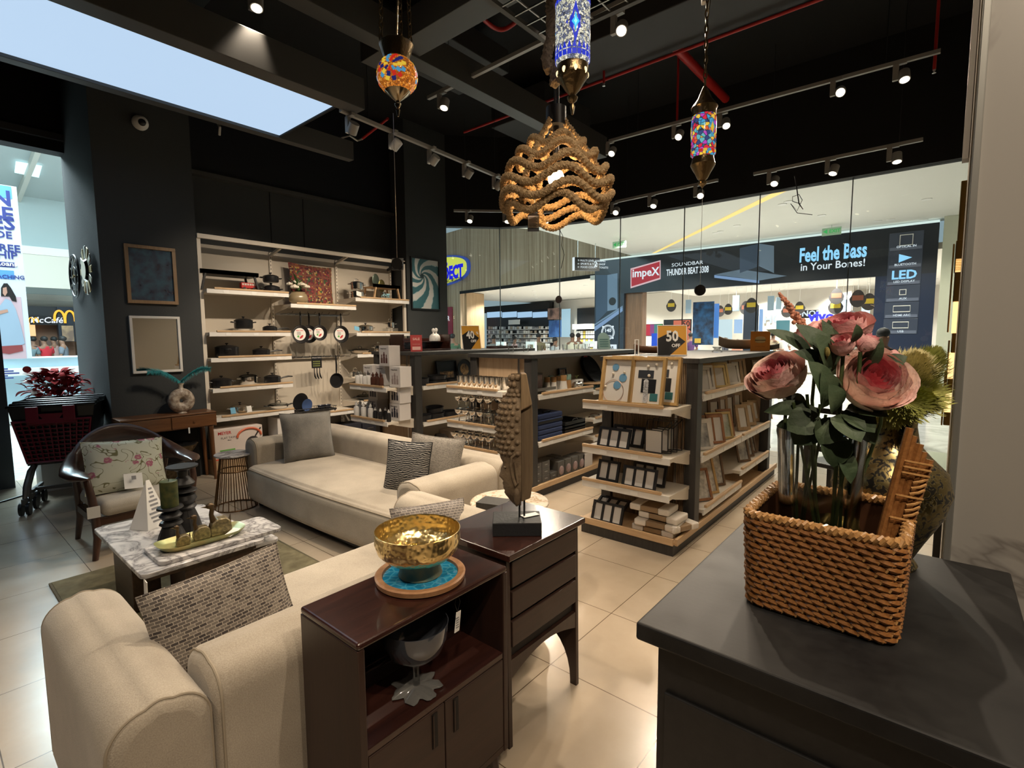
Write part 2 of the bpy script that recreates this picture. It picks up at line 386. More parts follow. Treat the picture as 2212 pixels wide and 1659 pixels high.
for a,b in(((X0,Y0),(X1,Y0)),((X1,Y0),(X1,Y1)),((X1,Y1),(X0,Y1)),((X0,Y1),(X0,Y0))):fr.bar((*a,.004),(*b,.004),.028,.022)
fr.build('frame',BEAMM,rk,smooth=False)
for x in(X0,X1):
 for y in(Y0,Y1):MB().cyl((x,y,0),(x,y,NZ-gz-.01),.004,n=6).build('hanger',BEAMM,rk)
p=ay(302,266,6.61);cc=thing('security_camera','white dome security camera high on the dark pillar','camera',p)
MB().lathe([(.075,0),(.075,.02),(.065,.05),(.04,.075),(0,.078)],20).build('housing',WHITE,cc,rot=(PI/2,0,0))
MB().ell((0,-.075,-.012),(.036,.03,.036)).build('lens',DARKB,cc)
# track lights
WARM=(1.0,.82,.62);KL=.62
LAMPD=emis('spot_disc',(1.0,.86,.66),9.0)
def track(label,a,b):
 t=thing('spotlight_track',label,'track',a,0,'spotlight tracks')
 MB().bar(a,b,.036,.034).build('rail',TRACKM,t,smooth=False,world=True)
 for k in(.12,.88):
  p=Vector(a).lerp(Vector(b),k);MB().cyl(p,(p.x,p.y,NZ-.01),.003,n=6).build('hanger',DARKB,t,world=True)
 return t
def head(loc,aim,label,power=0,size=.9,blend=.6,style=0):
 """track head: driver box under the rail, round can aimed at a point"""
 loc=Vector(loc);t=thing('track_spotlight',label,'spotlight',loc,0,'track spotlights')
 MB().cbox((0,0,-.01),(.04,.10,.03)).cbox((-.01,.03,-.09),(.035,.045,.14)).build('driver_box',TRACKM,t,smooth=False,bevel=.003,world=False)
 c=Vector((0,-.035,-.13));d=(Vector(aim)-(loc+c)).normalized()
 MB().cyl(c-d*.045,c+d*.05,.045,.045,20,caps=True).cyl(c-d*.02,c+Vector((-.01,.05,.02)),.008,n=8).build('lamp_can',TRACKM,t)
 MB().cyl(c+d*.0505,c+d*.0515,.037,.037,20).build('lens',LAMPD,t)
 if power:spot('spot_lamp',loc+c+d*.058,aim,power*KL,WARM,size,blend,.03)
 return t
tz=3.56
def k6(px,py):return ax(px,py,6.66)
A=ax(980,455,6.0)
track('grey spotlight track over the left part of the shop window',az(980,455,3.56),az(1195,458,3.56))
track('grey spotlight track over the middle of the shop window',az(1330,436,3.56),az(1551,389,3.56))
track('grey spotlight track over the right part of the shop window',az(1628,376,3.56),az(1994,301,3.56))
lp=[(1012,455),(1093,456),(1176,458),(1327,437),(1408,420),(1508,398),(1668,368),(1795,342),(1930,314)]
aims=[(4.6,5.1,1.2),(5.2,4.9,1.2),(4.0,3.4,1),(4.3,3.2,1),(5.2,3.0,.9),(4.2,1.6,1),(4.9,1.6,.9),(5.8,1.5,.9),(6.0,.2,.3)]
nm=['first','second','third','fourth','fifth','sixth','seventh','eighth','ninth']
for i,((px,py),am)in enumerate(zip(lp,aims)):
 head(az(px,py,3.56),am,'lit round spotlight, %s from the left in the row above the shop window'%nm[i],190,.95)
track('long grey spotlight track running up to the marble pillar',az(1316,305,4.1),az(2032,110,4.1))
up=[(1318,306,(3.2,3.0,.6),'spotlight turned away at the left end of the long upper track',0),(1462,268,(2.6,2.4,0),'lit spotlight on the upper track left of the multicoloured lamp',420),(1562,242,(3.6,.7,0),'unlit-looking spotlight on the upper track right of the multicoloured lamp',420),(1808,170,(1.45,.2,1.1),'glaring spotlight facing the camera on the upper track',300),(1945,134,(4.4,-.1,0),'spotlight at the pillar end of the upper track',330)]
for px,py,am,lb,pw in up:head(az(px,py,4.1),am,lb,pw,1.1)
track('grey spotlight track from the light panel corner toward the far wall',az(735,237,3.6),az(1100,392,3.6))
lt=[(757,246,(3.0,6.6,.9)),(850,284,(2.7,6.7,1.6)),(933,319,(3.5,6.7,1.5)),(1008,350,(4.3,6.7,1.4)),(1072,378,(4.8,6.8,1.6))]
for i,(px,py,am)in enumerate(lt):head(az(px,py,3.6),am,'grey spotlight aimed at the back shelving, %s from the light panel'%nm[i],260,1.0)
track('grey spotlight track passing behind the steel beam',az(925,212,4.1),az(1470,-60,4.1))
head(az(955,198,4.1),(2.5,3.6,.4),'lit spotlight at the left end of the track behind the beam',420,1.1)
head(az(1335,26,4.1),(1.2,1.0,.8),'spotlight under the mesh rack aimed down at the dark cabinets',330,1.1)
head(az(548,-30,4.2),(1.2,3.0,.3),'grey spotlight in front of the light panel at the top edge',480,1.2)
for(x,y,am,pw)in[(-1.2,2.2,(.4,2.2,.2),300),(.3,-1.2,(.8,1.3,.3),200),(1.2,-1.4,(2.2,.9,0),300),(-.8,4.2,(.5,4.6,0),380),(2.6,2.6,(2.5,3.6,.5),260),(2.5,-.8,(4.6,1.4,.8),420),(3.4,-.6,(5.5,1.4,.8),380),(2.8,1.3,(4.5,3.0,.7),420),(2.6,1.5,(3.5,2.2,.6),300),(2.4,3.0,(4.5,4.8,.7),420),(-.6,-.7,(1.4,.2,1.25),330)]:  # unseen extra heads, added to brighten the gondola sides, seating, cabinets and flowers
 head((x,y,4.2),am,'extra spotlight added out of view above the camera to brighten the shop',pw,1.2)
w=bpy.data.worlds.new('world');bpy.context.scene.world=w;w.use_nodes=True
w.node_tree.nodes['Background'].inputs[0].default_value=(.55,.72,.80,1);w.node_tree.nodes['Background'].inputs[1].default_value=.5
# shelving helpers
def FY(o):return Matrix.Translation(Vector(o))
def FX(o):return Matrix(((0,1,0,o[0]),(-1,0,0,o[1]),(0,0,1,o[2]),(0,0,0,1)))
LAB=PAPER
def shelf(parent,T,L,D,lip0=.08,lip1=.0,m=CREAM2,oak=None,br=True):
 """shelf whose top front-left corner is T's origin: panel, end brackets, white price rail, oak lip"""
 b=MB();b.T=T
 b.box(0,L,0,D,-.028,0)
 if br:
  for x in(0.004,L-.012):b.add([(x,.05,-.028),(x,D,-.028),(x,D,-.11),(x,D-.04,-.105),(x,.12,-.05),(x+.008,.05,-.028),(x+.008,D,-.028),(x+.008,D,-.11),(x+.008,D-.04,-.105),(x+.008,.12,-.05)],[(4,3,2,1,0),(5,6,7,8,9),(0,1,6,5),(1,2,7,6),(2,3,8,7),(3,4,9,8),(4,0,5,9)])
 s=b.build('shelf',m,parent,smooth=False,world=True)
 q=MB();q.T=T;q.box(0,L,-.012,.0,-.045,.004)
 q.build('price_rail',WHITE,s,smooth=False,world=True)
 q=MB();q.T=T;q.box(lip0,L-lip1,-.02,.004,.004,.026)
 q.build('wood_lip',oak or OAKP,s,smooth=False,bevel=.003,world=True)
 k=0
 while.18+k*.31<L-.08:
  q=MB();q.T=T;x=.18+k*.31+.04*math.sin(k*5+L*9);q.box(x-.03,x+.03,-.0145,-.012,-.036,-.004)
  q.build('price_label',LAB,s,smooth=False,world=True);k+=1
 return s
# the white wall unit
UX=[2.27,3.245,4.22,5.195];YF,YB=6.52,7.0
wu=thing('cookware_shelving','tall three-bay cream wall shelving unit stocked with cookware against the dark back wall','shelving unit',(3.7,6.8,0))
for i in range(3):
 MB().box(UX[i]+.006,UX[i+1]-.006,YB,YB+.015,.12,2.76).build('back_panel',CREAM,wu,smooth=False,world=True)
SLOT=mat('slot_dark',(.05,.045,.04),.7)
for i in range(4):
 u=MB().box(UX[i]-.015,UX[i]+.015,YB-.03,YB-.001,.05,2.74);up=u.build('upright',CREAM2,wu,smooth=False,world=True)
 s=MB()
 for k in range(52):s.box(UX[i]-.004,UX[i]+.004,YB-.0312,YB-.03,.12+k*.05,.142+k*.05)
 s.build('slot',SLOT,up,smooth=False,world=True)
fr=MB().box(2.245,2.285,6.625,6.665,0,2.80);fr.build('frame_post',CREAM2,wu,smooth=False,world=True)
MB().box(5.165,5.205,6.60,6.64,.0,2.80).build('frame_post',CREAM2,wu,smooth=False,world=True)
MB().box(2.245,5.205,6.60,6.64,2.76,2.81).build('top_rail',CREAM2,wu,smooth=False,world=True)
for i in range(4):
 x=min(max(UX[i],2.29),5.16);MB().bar((x,6.64,2.785),(x,YB,2.70),.03,.03).build('top_brace',CREAM2 if i<3 else BEAMM,wu,smooth=False,world=True)
MB().box(2.27,5.195,6.6,YB,.0,.12).build('plinth',CHARW,wu,smooth=False,world=True)
D=YB-YF
SH={}
for bay,zs in((0,(2.175,1.675,1.372,1.012,.665)),(2,(2.175,1.672,1.36,1.01,.66))):
 for k,z in enumerate(zs):
  shelf(wu,FY((UX[bay]+.01,YF,z)),.965,D)
  SH[(bay,k)]=z
for k,z in enumerate((2.045,.56)):
 shelf(wu,FY((UX[1]+.01,YF-.02,z)),.965,D+.02);SH[(1,k)]=z
for z in(1.93,1.335):
 h=MB().box(UX[1]+.02,UX[2]-.02,6.93,6.95,z-.012,z+.012);hb=h.build('hook_bar',STEELD,wu,smooth=False,world=True)
 s=MB()
 for k in range(9):s.tube([(UX[1]+.08+k*.105,6.93,z),(UX[1]+.08+k*.105,6.6,z+.005),(UX[1]+.08+k*.105,6.58,z+.03)],.003,6)
 s.build('hook',DARKB,hb,world=True)
# cookware
BLK=mat('black_enamel',(.012,.012,.013),.28,bump=(300,.05));BLKH=mat('black_bakelite',(.010,.010,.010),.35)
LIDG=glass('lid_glass',(.80,.82,.82),1.0)
def pot_body(r,h,m,name='body',par=None,t=.004):
 return MB().lathe([(0,0),(r*.9,0),(r*.97,.008),(r,.02),(r,h),(r-t,h),(r-t,.012),(0,.008)],28).build(name,m,par)
def lid(r,z,m,par,knob=BLKH,loop=False):
 l=MB().lathe([(r*1.02,z),(r*1.02,z+.006),(r*.8,z+.02),(r*.4,z+.03),(0,z+.032)],28).build('lid',m,par)
 if loop:MB().tube([(-.03,0,z+.028),(-.028,0,z+.055),(0,0,z+.065),(.028,0,z+.055),(.03,0,z+.028)],.005,8).build('knob',knob,l)
 else:MB().lathe([(.006,z+.03),(.006,z+.04),(.018,z+.046),(.018,z+.056),(0,z+.058)],14).build('knob',knob,l)
 return l
def casserole(r,h,m,label,loc,group,hm=None,lm=None,loop=False,rz=0):
 r*=1.12;h*=1.15;t=thing('casserole_pot',label,'pot',loc,rz,group)
 pot_body(r,h,m,par=t);lid(r,h,lm or m,t,STEEL if loop else BLKH,loop)
 for s in(-1,1):
  MB().tube([(s*r,-.03,h*.8),(s*(r+.035),-.026,h*.84),(s*(r+.042),0,h*.85),(s*(r+.035),.026,h*.84),(s*r,.03,h*.8)],.007,8).build('handle',hm or BLKH,t)
 return t
def saucepan(r,h,m,label,loc,group,rz=0,lm=None):
 r*=1.12;h*=1.15;t=thing('saucepan',label,'pan',loc,rz,group)
 pot_body(r,h,m,par=t);lid(r,h,lm or m,t)
 MB().tube([(r,0,h*.72),(r+.04,0,h*.85),(r+.11,0,h*.98),(r+.17,0,h*.92)],[.008,.01,.011,.008],8).build('handle',BLKH,t);return t
def riser(loc,w=.16,d=.14,h=.07,label='x'):
 t=thing('acrylic_riser',label,'riser',loc,0,'clear acrylic risers')
 MB().box(-w/2,w/2,-d/2,d/2,h-.004,h).box(-w/2,-w/2+.004,-d/2,d/2,0,h-.004).box(w/2-.004,w/2,-d/2,d/2,0,h-.004).build('sheet',CLEAR,t,smooth=False);return t
def onw(px,py,z,y=6.74):p=ay(px,py,y);return(p.x,y,z)
CW='black cookware on the wall shelving';SWG='steel cookware on the wall shelving'
p=onw(586,625,SH[0,0]);casserole(.092,.075,BLK,'lower of two stacked black casseroles on the top left shelf',p,CW)
casserole(.085,.06,BLK,'upper of two stacked black casseroles on the top left shelf',(p[0],p[1],p[2]+.152),CW)
p=onw(526,700,SH[0,1]);riser(p,.2,.16,.05,'clear riser under the black casserole on the second left shelf');casserole(.095,.085,BLK,'black casserole with glossy lid raised on the second left shelf',(p[0],p[1],p[2]+.05),CW)
p=onw(583,712,SH[0,1]);saucepan(.078,.055,BLK,'black saucepan with lid on the second left shelf',p,CW)
p=onw(491,768,SH[0,2]);casserole(.118,.105,BLK,'tall black casserole on the third left shelf, farthest from its edge',p,CW,rz=1.3)
p=onw(565,768,SH[0,2]);saucepan(.092,.065,BLK,'black saucepan with lid beside the tall casserole on the third left shelf',p,CW)
p=onw(479,838,SH[0,3],6.68);casserole(.10,.075,BLK,'wide low black casserole at the left of the fourth left shelf',p,CW)
p=onw(537,832,SH[0,3],6.82);casserole(.095,.09,STEEL,'steel casserole with glass lid on the fourth left shelf',p,SWG,STEEL,LIDG)
p=onw(589,832,SH[0,3],6.68);saucepan(.09,.075,BLK,'black saucepan at the right of the fourth left shelf',p,CW)
p=onw(519,893,SH[0,4],6.68);casserole(.10,.08,STEEL,'steel casserole with hanging price tags on the lowest left shelf',p,SWG,STEEL,STEEL)
for dx,dz,mt,lb in((-.13,.0,mat('sky_card',(.16,.42,.62),.6),'blue price tag leaning on the steel casserole of the lowest left shelf'),(.06,.0,PAPER,'white price tag leaning on the steel casserole of the lowest left shelf')):
 o=MB().obox((0,0,.04),(.06,.003,.075),(-.25,0,.1)).build('price_tag',mt,smooth=False,loc=(p[0]+dx,6.555,p[2]+.026+dz));tag(o,lb,'tag','price tags on the cookware')
def kadai(r,label,loc,m=STEEL):
 t=thing('kadai_pan',label,'pan',loc,0,SWG)
 MB().lathe([(0,0),(r*.5,.002),(r*.85,.025),(r,.055),(r-.004,.055),(r*.8,.028),(r*.45,.008),(0,.006)],28).build('body',m,t)
 lid(r,.055,LIDG,t,BLKH,True)
 for s in(-1,1):MB().tube([(s*r,-.025,.05),(s*(r+.05),-.02,.06),(s*(r+.06),0,.062),(s*(r+.05),.02,.06),(s*r,.025,.05)],.006,8).build('handle',BLKH,t)
 return t
kadai(.13,'shallow steel kadai with lid at the right of the lowest left shelf',onw(602,882,SH[0,4],6.7))
def bed_table(label,loc,w,m):
 t=thing('bed_table',label,'tray table',loc,0,'folding bed tables on the top shelves')
 MB().box(-w/2,w/2,-.15,.15,.19,.205).build('tray',m,t,smooth=False)
 MB().frame(w,.05,.012,.05,y=-.15).build('gallery',m,t,loc=(0,0,.19),smooth=False)
 for s in(-1,1):
  for y in(-.14,.13):MB().bar((s*(w/2-.05),y,.19),(s*(w/2-.005),y,0),.03,.02).build('leg',m,t,smooth=False)
 return t
p=onw(490,632,SH[0,0],6.76);bed_table('black folding bed table on the top left shelf',(p[0],6.76,p[2]),.66,DARKB)
p=onw(521,632,SH[0,0]);bp=(p[0]+.06,6.68,p[2])
o=thing('display_block','small pile of pale wooden display slabs under the red toy bus','display block',bp);MB().box(-.12,.12,-.05,.05,0,.018).box(-.10,.14,-.045,.045,.018,.034).build('slab',OAKP,o,smooth=False)
t=thing('toy_bus','small red toy bus on pale slabs under the black bed table','toy',(bp[0],bp[1],bp[2]+.034))
MB().box(-.09,.07,-.03,.03,.016,.085).box(.07,.10,-.026,.026,.016,.05).build('body',RED,t,bevel=.006)
w=MB()
for k in range(5):w.box(-.08+k*.03,-.058+k*.03,-.0312,-.0300,.052,.074)
w.build('window',mat('pale_glass',(.5,.5,.45),.2),t,smooth=False)
for s in(-.055,.06):
 for y in(-.03,.03):MB().cyl((s,y-.006,.016),(s,y+.006,.016),.016,n=14).build('wheel',DARKB,t)
def plateprint(n,c1,c2,sc):return mat(n,c1,.3,var=(c2,sc))
def m_patch():
 m,nt,b=_bsdf('embroidered_patchwork');L=nt.links;v=coords(nt,(1,1,1))
 vo=N(nt,'ShaderNodeTexVoronoi',Scale=42);L.new(v,vo.inputs['Vector'])
 hs=nt.nodes.new('ShaderNodeSeparateColor');L.new(vo.outputs['Color'],hs.inputs[0])
 c=ramp(nt,hs.outputs[0],[(0,(.10,.015,.02)),(.3,(.20,.03,.03)),(.5,(.36,.19,.04)),(.62,(.03,.08,.03)),(.76,(.34,.25,.12)),(.86,(.05,.015,.02))],'CONSTANT')
 br=N(nt,'ShaderNodeTexBrick',Scale=1);br.offset=0;br.inputs['Brick Width'].default_value=.13;br.inputs['Row Height'].default_value=.13;br.inputs['Mortar Size'].default_value=.012
 v2=coords(nt,(1,1,1),(PI/2,0,0));L.new(v2,br.inputs['Vector'])
 mx=nt.nodes.new('ShaderNodeMix');mx.data_type='RGBA';L.new(br.outputs['Fac'],mx.inputs['Factor']);L.new(c,mx.inputs['A']);mx.inputs['B'].default_value=(.16,.05,.03,1)
 L.new(mx.outputs['Result'],b.inputs['Base Color']);b.inputs['Roughness'].default_value=.8;bumpn(nt,vo.outputs['Distance'],b,.5);return m
PATCH=m_patch()
def pillow(mb,w,h,t,n=18,pin=.06,m=0):
 def mk(s):
  def fn(u,v):
   a=2*u-1;c=2*v-1;k=max(0,(1-a*a)*(1-c*c))**.42
   return(w/2*a*(1-pin*(1-c*c)*abs(a)**.5),s*t/2*k,h/2*c*(1-pin*(1-a*a)*abs(c)**.5))
  return fn
 mb.grid(mk(-1),n,n,m=m);mb.grid(lambda u,v:mk(1)(1-u,v),n,n,m=m);return mb
def cushion(label,loc,w,h,t,m,e=(0,0,0),group='cushions',pipe=None,pin=.06):
 q=thing('cushion',label,'cushion',loc,0,group);q.rotation_euler=e
 pillow(MB(),w,h,t,pin=pin).build('cover',m,q,ang=80)
 pts=[]
 for k in range(64):
  s,u=divmod(k,16);a=-1+u/8;x,y=((a,-1),(1,a),(-a,1),(-1,-a))[s]
  pts.append((w/2*x*(1-pin*(1-y*y)*abs(x)**.5),0,h/2*y*(1-pin*(1-x*x)*abs(y)**.5)))
 MB().tube(pts,.004,6,True).build('piping',pipe or m,q);return q
p=onw(668,655,SH[1,0],6.78)
cushion('square multicoloured embroidered cushion standing on the middle top shelf',(p[0]+.06,6.80,SH[1,0]+.275),.64,.60,.17,PATCH,(-.1,.03,.0))
p=onw(645,652,SH[1,0],6.62)
GOLDG=mat('smoked_gold_glass',(.42,.33,.20),.12,trans=.4,coat=.5)
t=thing('bowl_vase','round gold-tinted glass bowl vase in front of the embroidered cushion','vase',(p[0],6.62,SH[1,0]))
MB().lathe([(0,0),(.07,.002),(.115,.04),(.125,.085),(.11,.135),(.085,.16),(.09,.17),(.083,.17),(.078,.16),(.10,.13),(.115,.085),(.1,.04),(.06,.012),(0,.01)],28).build('bowl',GOLDG,t)
f=thing('flower_arrangement','white artificial flowers in the gold-tinted bowl vase','flowers',(p[0],6.62,SH[1,0]+.17))
WP=mat('white_petal',(.72,.66,.55),.7)
def blossom(mb,c,r,n=6,m=0):
 for k in range(n):
  a=2*PI*k/n;mb.ell((c[0]+r*.55*math.cos(a),c[1]+r*.55*math.sin(a),c[2]),(r*.55,r*.55,r*.4),8,5,m)
 mb.ell((c[0],c[1],c[2]+r*.2),r*.5,8,5,m)
for(dx,dy,dz,r)in((-.06,-.03,.06,.055),(.03,-.04,.1,.05),(.1,-.02,.075,.055),(-.02,.03,.13,.045),(-.11,.01,.1,.04)):
 b=MB();blossom(b,(dx,dy,dz),r);b.build('flower',WP,f)
LEAF0=mat('leaf_green',(.04,.10,.025),.5)
def leafmesh(mb,base,tip,w,up=(0,0,1),m=0,curl=.15,n=6):
 base=Vector(base);tip=Vector(tip);d=tip-base;side=d.cross(Vector(up)).normalized();nn=side.cross(d).normalized();l=d.length
 rows=[]
 for i in range(n+1):
  t=i/n;ww=w*math.sin(PI*min(1,t*.92+.06))**.8*(1 if t<.97 else.1);c=base+d*t+nn*(math.sin(t*PI)*curl*l)
  rows+=[c-side*ww+nn*ww*.25,c,c+side*ww+nn*ww*.25]
 fs=[]
 for i in range(n):fs+=[(3*i,3*i+1,3*i+4,3*i+3),(3*i+1,3*i+2,3*i+5,3*i+4)]
 return mb.add(rows,fs,m)
for k in range(8):
 a=k*.8;b=MB();leafmesh(b,(.02*math.cos(a),.02*math.sin(a),.02),(.15*math.cos(a),.1*math.sin(a),.12+.06*(k%3)),.02);b.build('leaf',LEAF0,f)
STK=mat('pan_sticker',(.74,.72,.68),.5);STR=mat('sticker_red',(.55,.05,.05),.5);STG=mat('sticker_green',(.12,.38,.1),.5)
def fry_pan(label,px,py,y,r,hook,st=True):
 p=ay(px,py,y);t=thing('frying_pan',label,'pan',(p.x,y,p.z),0,'frying pans hanging on the wall shelving')
 R=Matrix.Rotation(PI/2,4,'X')
 b=MB();b.T=R;b.lathe([(0,-.036),(r*.78,-.036),(r,0),(r+.004,.003),(r-.003,.003),(r*.76,-.03),(0,-.03)],32);b.build('body',BLK,t)
 MB().tube([(0,0,r-.005),(0,-.006,r+.05),(0,-.012,r+.12),(0,0,hook-p.z+.01)],[.008,.012,.013,.009],8).build('handle',BLKH,t)
 if st:
  b=MB();b.T=R;b.cyl((0,0,-.0285),(0,0,-.027),r*.70,n=28);s=b.build('sticker',STK,t)
  text('Meyer Select',r*.16,STR,s,(0,.0264,r*.42),bold=.03,ex=.0003)
  q=MB()
  for(dx,dz,k,mm)in((-.2,-.25,.13,1),(.18,-.3,.14,0),(.3,-.18,.1,0),(.05,-.4,.1,0)):
   q.cyl((r*dx,.0268,r*dz),(r*dx,.026,r*dz),r*k,n=12,m=mm)
  for k in range(4):q.box(-r*.35,r*.1,.026,.0268,r*(.22-.09*k),r*(.25-.09*k),2)
  q.build('print',[STR,STG,DARKB],s)
 return t
fry_pan('black frying pan with round label, left one of the row under the middle shelf',650,722,6.66,.120,1.94)
fry_pan('black frying pan half hidden behind the left one under the middle shelf',668,722,6.80,.12,1.94)
fry_pan('black frying pan with round label, centre of the row under the middle shelf',691,719,6.66,.105,1.94)
fry_pan('black frying pan with round label, right one of the row under the middle shelf',737,722,6.64,.120,1.94)
fry_pan('plain black frying pan hanging alone on the lower hook bar',727,822,6.7,.105,1.345,False)
p=ay(684,782,6.7);t=thing('utensil_set','black packaged kitchen utensil set hanging on the lower hook bar','utensils',(p.x,6.7,p.z),0)
MB().box(-.075,.075,-.004,.004,-.085,.085).build('card',DARKB,t,smooth=False)
q=MB()
for i in range(3):
 for j in range(5):q.box(-.055+j*.022,-.042+j*.022,-.0052,-.004,-.06+i*.03,-.045+i*.03)
q.build('print',mat('olive_print',(.25,.28,.08),.5),t,smooth=False)
text('NYLON TOOLS',.02,PAPER,t,(0,-.0046,.06),ex=.0006)
for dx in(-.04,0,.04):MB().tube([(dx,0,-.085),(dx,0,-.15),(dx+.006,-.004,-.2),(dx+.02,-.01,-.235)],[.006,.006,.012,.008],8).build('utensil',BLKH,t)
p=onw(680,890,SH[1,1],6.62)
t=thing('dish_rack','black wire dish rack with plates and cups on the low middle shelf','dish rack',(p[0],6.66,SH[1,1]))
q=MB()
for z in(.05,.085):q.tube([(-.30,-.1,z),(.30,-.1,z),(.30,.1,z),(-.30,.1,z)],.005,6,True)
for k in range(17):q.tube([(-.29+k*.036,-.1,.085),(-.29+k*.036,-.1,.05),(-.29+k*.036,.1,.05),(-.29+k*.036,.1,.085)],.003,5)
q.build('wire_basket',DARKB,t)
MB().box(-.3,.3,-.1,.1,.03,.045).build('drip_tray',DARKB,t,smooth=False)
for x in(-.28,.28):
 for y in(-.09,.09):MB().cyl((x,y,0),(x,y,.05),.008,n=8).build('foot',DARKB,t)
def plate(label,loc,r,m,e,name='plate',grp='plates standing in the dish rack'):
 t=tag(MB().lathe([(0,0),(r*.55,0),(r*.62,.006),(r,.018),(r,.021),(r*.6,.010),(0,.004)],28).build(name,m,loc=loc,rot=e),label,'plate',grp);return t
plate('large black plate standing in the dish rack',(p[0]-.17,6.70,SH[1,1]+.05+.125),.125,BLK,(PI/2+.12,0,.2))
plate('small blue plate standing in the dish rack',(p[0]-.12,6.62,SH[1,1]+.05+.085),.085,mat('denim_blue',(.05,.09,.22),.45),(PI/2+.12,0,.2))
for k,dx in enumerate((.12,.215)):
 tag(MB().lathe([(0,.0),(.035,0),(.055,.045),(.052,.045),(.03,.006),(0,.005)],20).build('bowl',mat('navy_glaze',(.02,.025,.045),.3),loc=(p[0]+dx,6.66,SH[1,1]+.056)),['left small navy bowl in the dish rack','right small navy bowl in the dish rack'][k],'bowl','navy bowls in the dish rack')
SG2=SWG
p=onw(771,640,SH[2,0],6.70);casserole(.098,.08,STEEL,'lower tier of the steel steamer on the top right shelf',p,SG2,STEEL,STEEL);casserole(.09,.09,STEEL,'upper tier of the steel steamer on the top right shelf',(p[0],p[1],p[2]+.128),SG2,STEEL,STEEL,True)
tag(MB().obox((0,0,.04),(.09,.003,.07),(-.25,.2,.1)).build('price_tag',PAPER,smooth=False,loc=(p[0]-.06,6.555,p[2]+.026)),'white price tag in front of the steel steamer','tag','price tags on the cookware')
p=onw(822,645,SH[2,0],6.76);bed_table('natural wood folding bed table on the top right shelf',(p[0]+.02,6.76,p[2]),.5,wood('honey_oak',(.50,.31,.15),(.66,.44,.25),0,1,.45))
tp=(p[0]+.0,6.62,p[2])
o=thing('display_block','pale wooden display slabs under the small blue trike','display block',tp);MB().box(-.11,.11,-.045,.045,0,.016).box(-.09,.13,-.04,.04,.016,.03).build('slab',OAKP,o,smooth=False)
t=thing('toy_trike','small pale blue toy trike on slabs under the wooden bed table','toy',(tp[0],tp[1],tp[2]+.03));BL=mat('pale_blue_enamel',(.30,.55,.62),.4)
for(x,r)in((-.055,.028),(.05,.02),(.02,.02)):
 q=MB();q.T=Matrix.Translation((x,0,r))@Matrix.Rotation(PI/2,4,'X');q.tube([(r*.85*math.cos(k*PI/8),r*.85*math.sin(k*PI/8),0)for k in range(16)],r*.16,6,True);q.build('wheel',BL,t)
MB().tube([(-.055,0,.028),(-.03,0,.075),(-.05,0,.09)],.005,6).tube([(-.035,0,.06),(.0,0,.04),(.05,0,.045),(.05,0,.02)],.008,6).box(.0,.06,-.02,.02,.05,.075).build('body',BL,t)
LEAFG=mat('brushed_gold_green',(.25,.22,.08),.3,.8)
p=onw(817,600,SH[2,0],6.9)
t=thing('leaf_ornament','green and gold oval disc ornament behind the wooden bed table','ornament',(p[0],6.90,SH[2,0]))
MB().box(-.06,.06,-.03,.03,0,.012).build('foot',DARKB,t);MB().cyl((-.03,0,.012),(-.05,0,.26),.005,n=8).cyl((.03,0,.012),(.05,0,.2),.005,n=8).build('stem',LEAFG,t)
for(x,z,mm)in((-.055,.33,mat('teal_green_metal',(.10,.13,.10),.35,.5)),(.055,.25,LEAFG)):MB().ell((x,-.008,z),(.065,.008,.10),20,12).build('disc',mm,t)
casserole(.098,.082,STEEL,'steel casserole on the second right shelf',onw(790,716,SH[2,1],6.68),SG2,STEEL,STEEL)
p=onw(843,716,SH[2,1],6.70);riser(p,.2,.14,.075,'clear riser under the small steel boiler on the second right shelf');casserole(.062,.075,STEEL,'small steel boiler with loop handle raised on the second right shelf',(p[0],p[1],p[2]+.075),SG2,STEEL,STEEL,True)
tag(MB().obox((0,0,.04),(.09,.003,.06),(-.25,.2,.1)).build('price_tag',MATS['sky_card'],smooth=False,loc=(ay(771,714,6.555).x,6.555,SH[2,1]+.026)),'blue price tag at the left of the second right shelf','tag','price tags on the cookware')
casserole(.085,.10,STEEL,'tall steel pot with loop lid on the third right shelf',onw(819,770,SH[2,2],6.72),SG2,STEEL,STEEL,True)
kadai(.13,'white-coated kadai with black loop lid on the third right shelf',onw(778,768,SH[2,2],6.68),mat('cream_enamel',(.55,.47,.36),.35))
casserole(.06,.07,STEEL,'small steel pot behind the bottle cartons on the fourth right shelf',onw(768,828,SH[2,3],6.75),SG2,STEEL,STEEL,True)
kadai(.12,'dark wok behind the bottle cartons on the lowest right shelf',onw(788,880,SH[2,4],6.7),BLK)
CARTW=mat('white_carton',(.62,.59,.56),.6);CARTB=mat('kraft_carton',(.42,.29,.17),.7)
def carton(label,x0,y0,z0,w,d,h,m=CARTW,group='cartons under the wall shelving',flap=True,rz=0.0):
 t=thing('carton',label,'carton',(x0+w/2,y0,z0),rz,group)
 MB().box(-w/2,w/2,0,d,0,h).build('box',m,t,smooth=False,bevel=.003,seg=1)
 if flap:MB().box(-w/2+.004,w/2-.004,d/2-.001,d/2+.001,h,h+.0008).build('seam',mat('tape_brown',(.35,.27,.18),.4),t,smooth=False)
 return t
PINKC=mat('pinkish_white_carton',(.68,.60,.55),.55)
o=tag(MB().box(0,.62,0,.3,0,.17).build('plinth_box',wood('light_oak_box',(.40,.27,.15),(.52,.37,.22),0,1,.5),loc=(2.22,6.45,0),smooth=False),'pale wooden plinth box under the flat tawa carton','box')
t=carton('large pinkish white flat tawa carton standing left of the beige sofa',2.24,6.46,.17,.56,.26,.36,PINKC,flap=False)
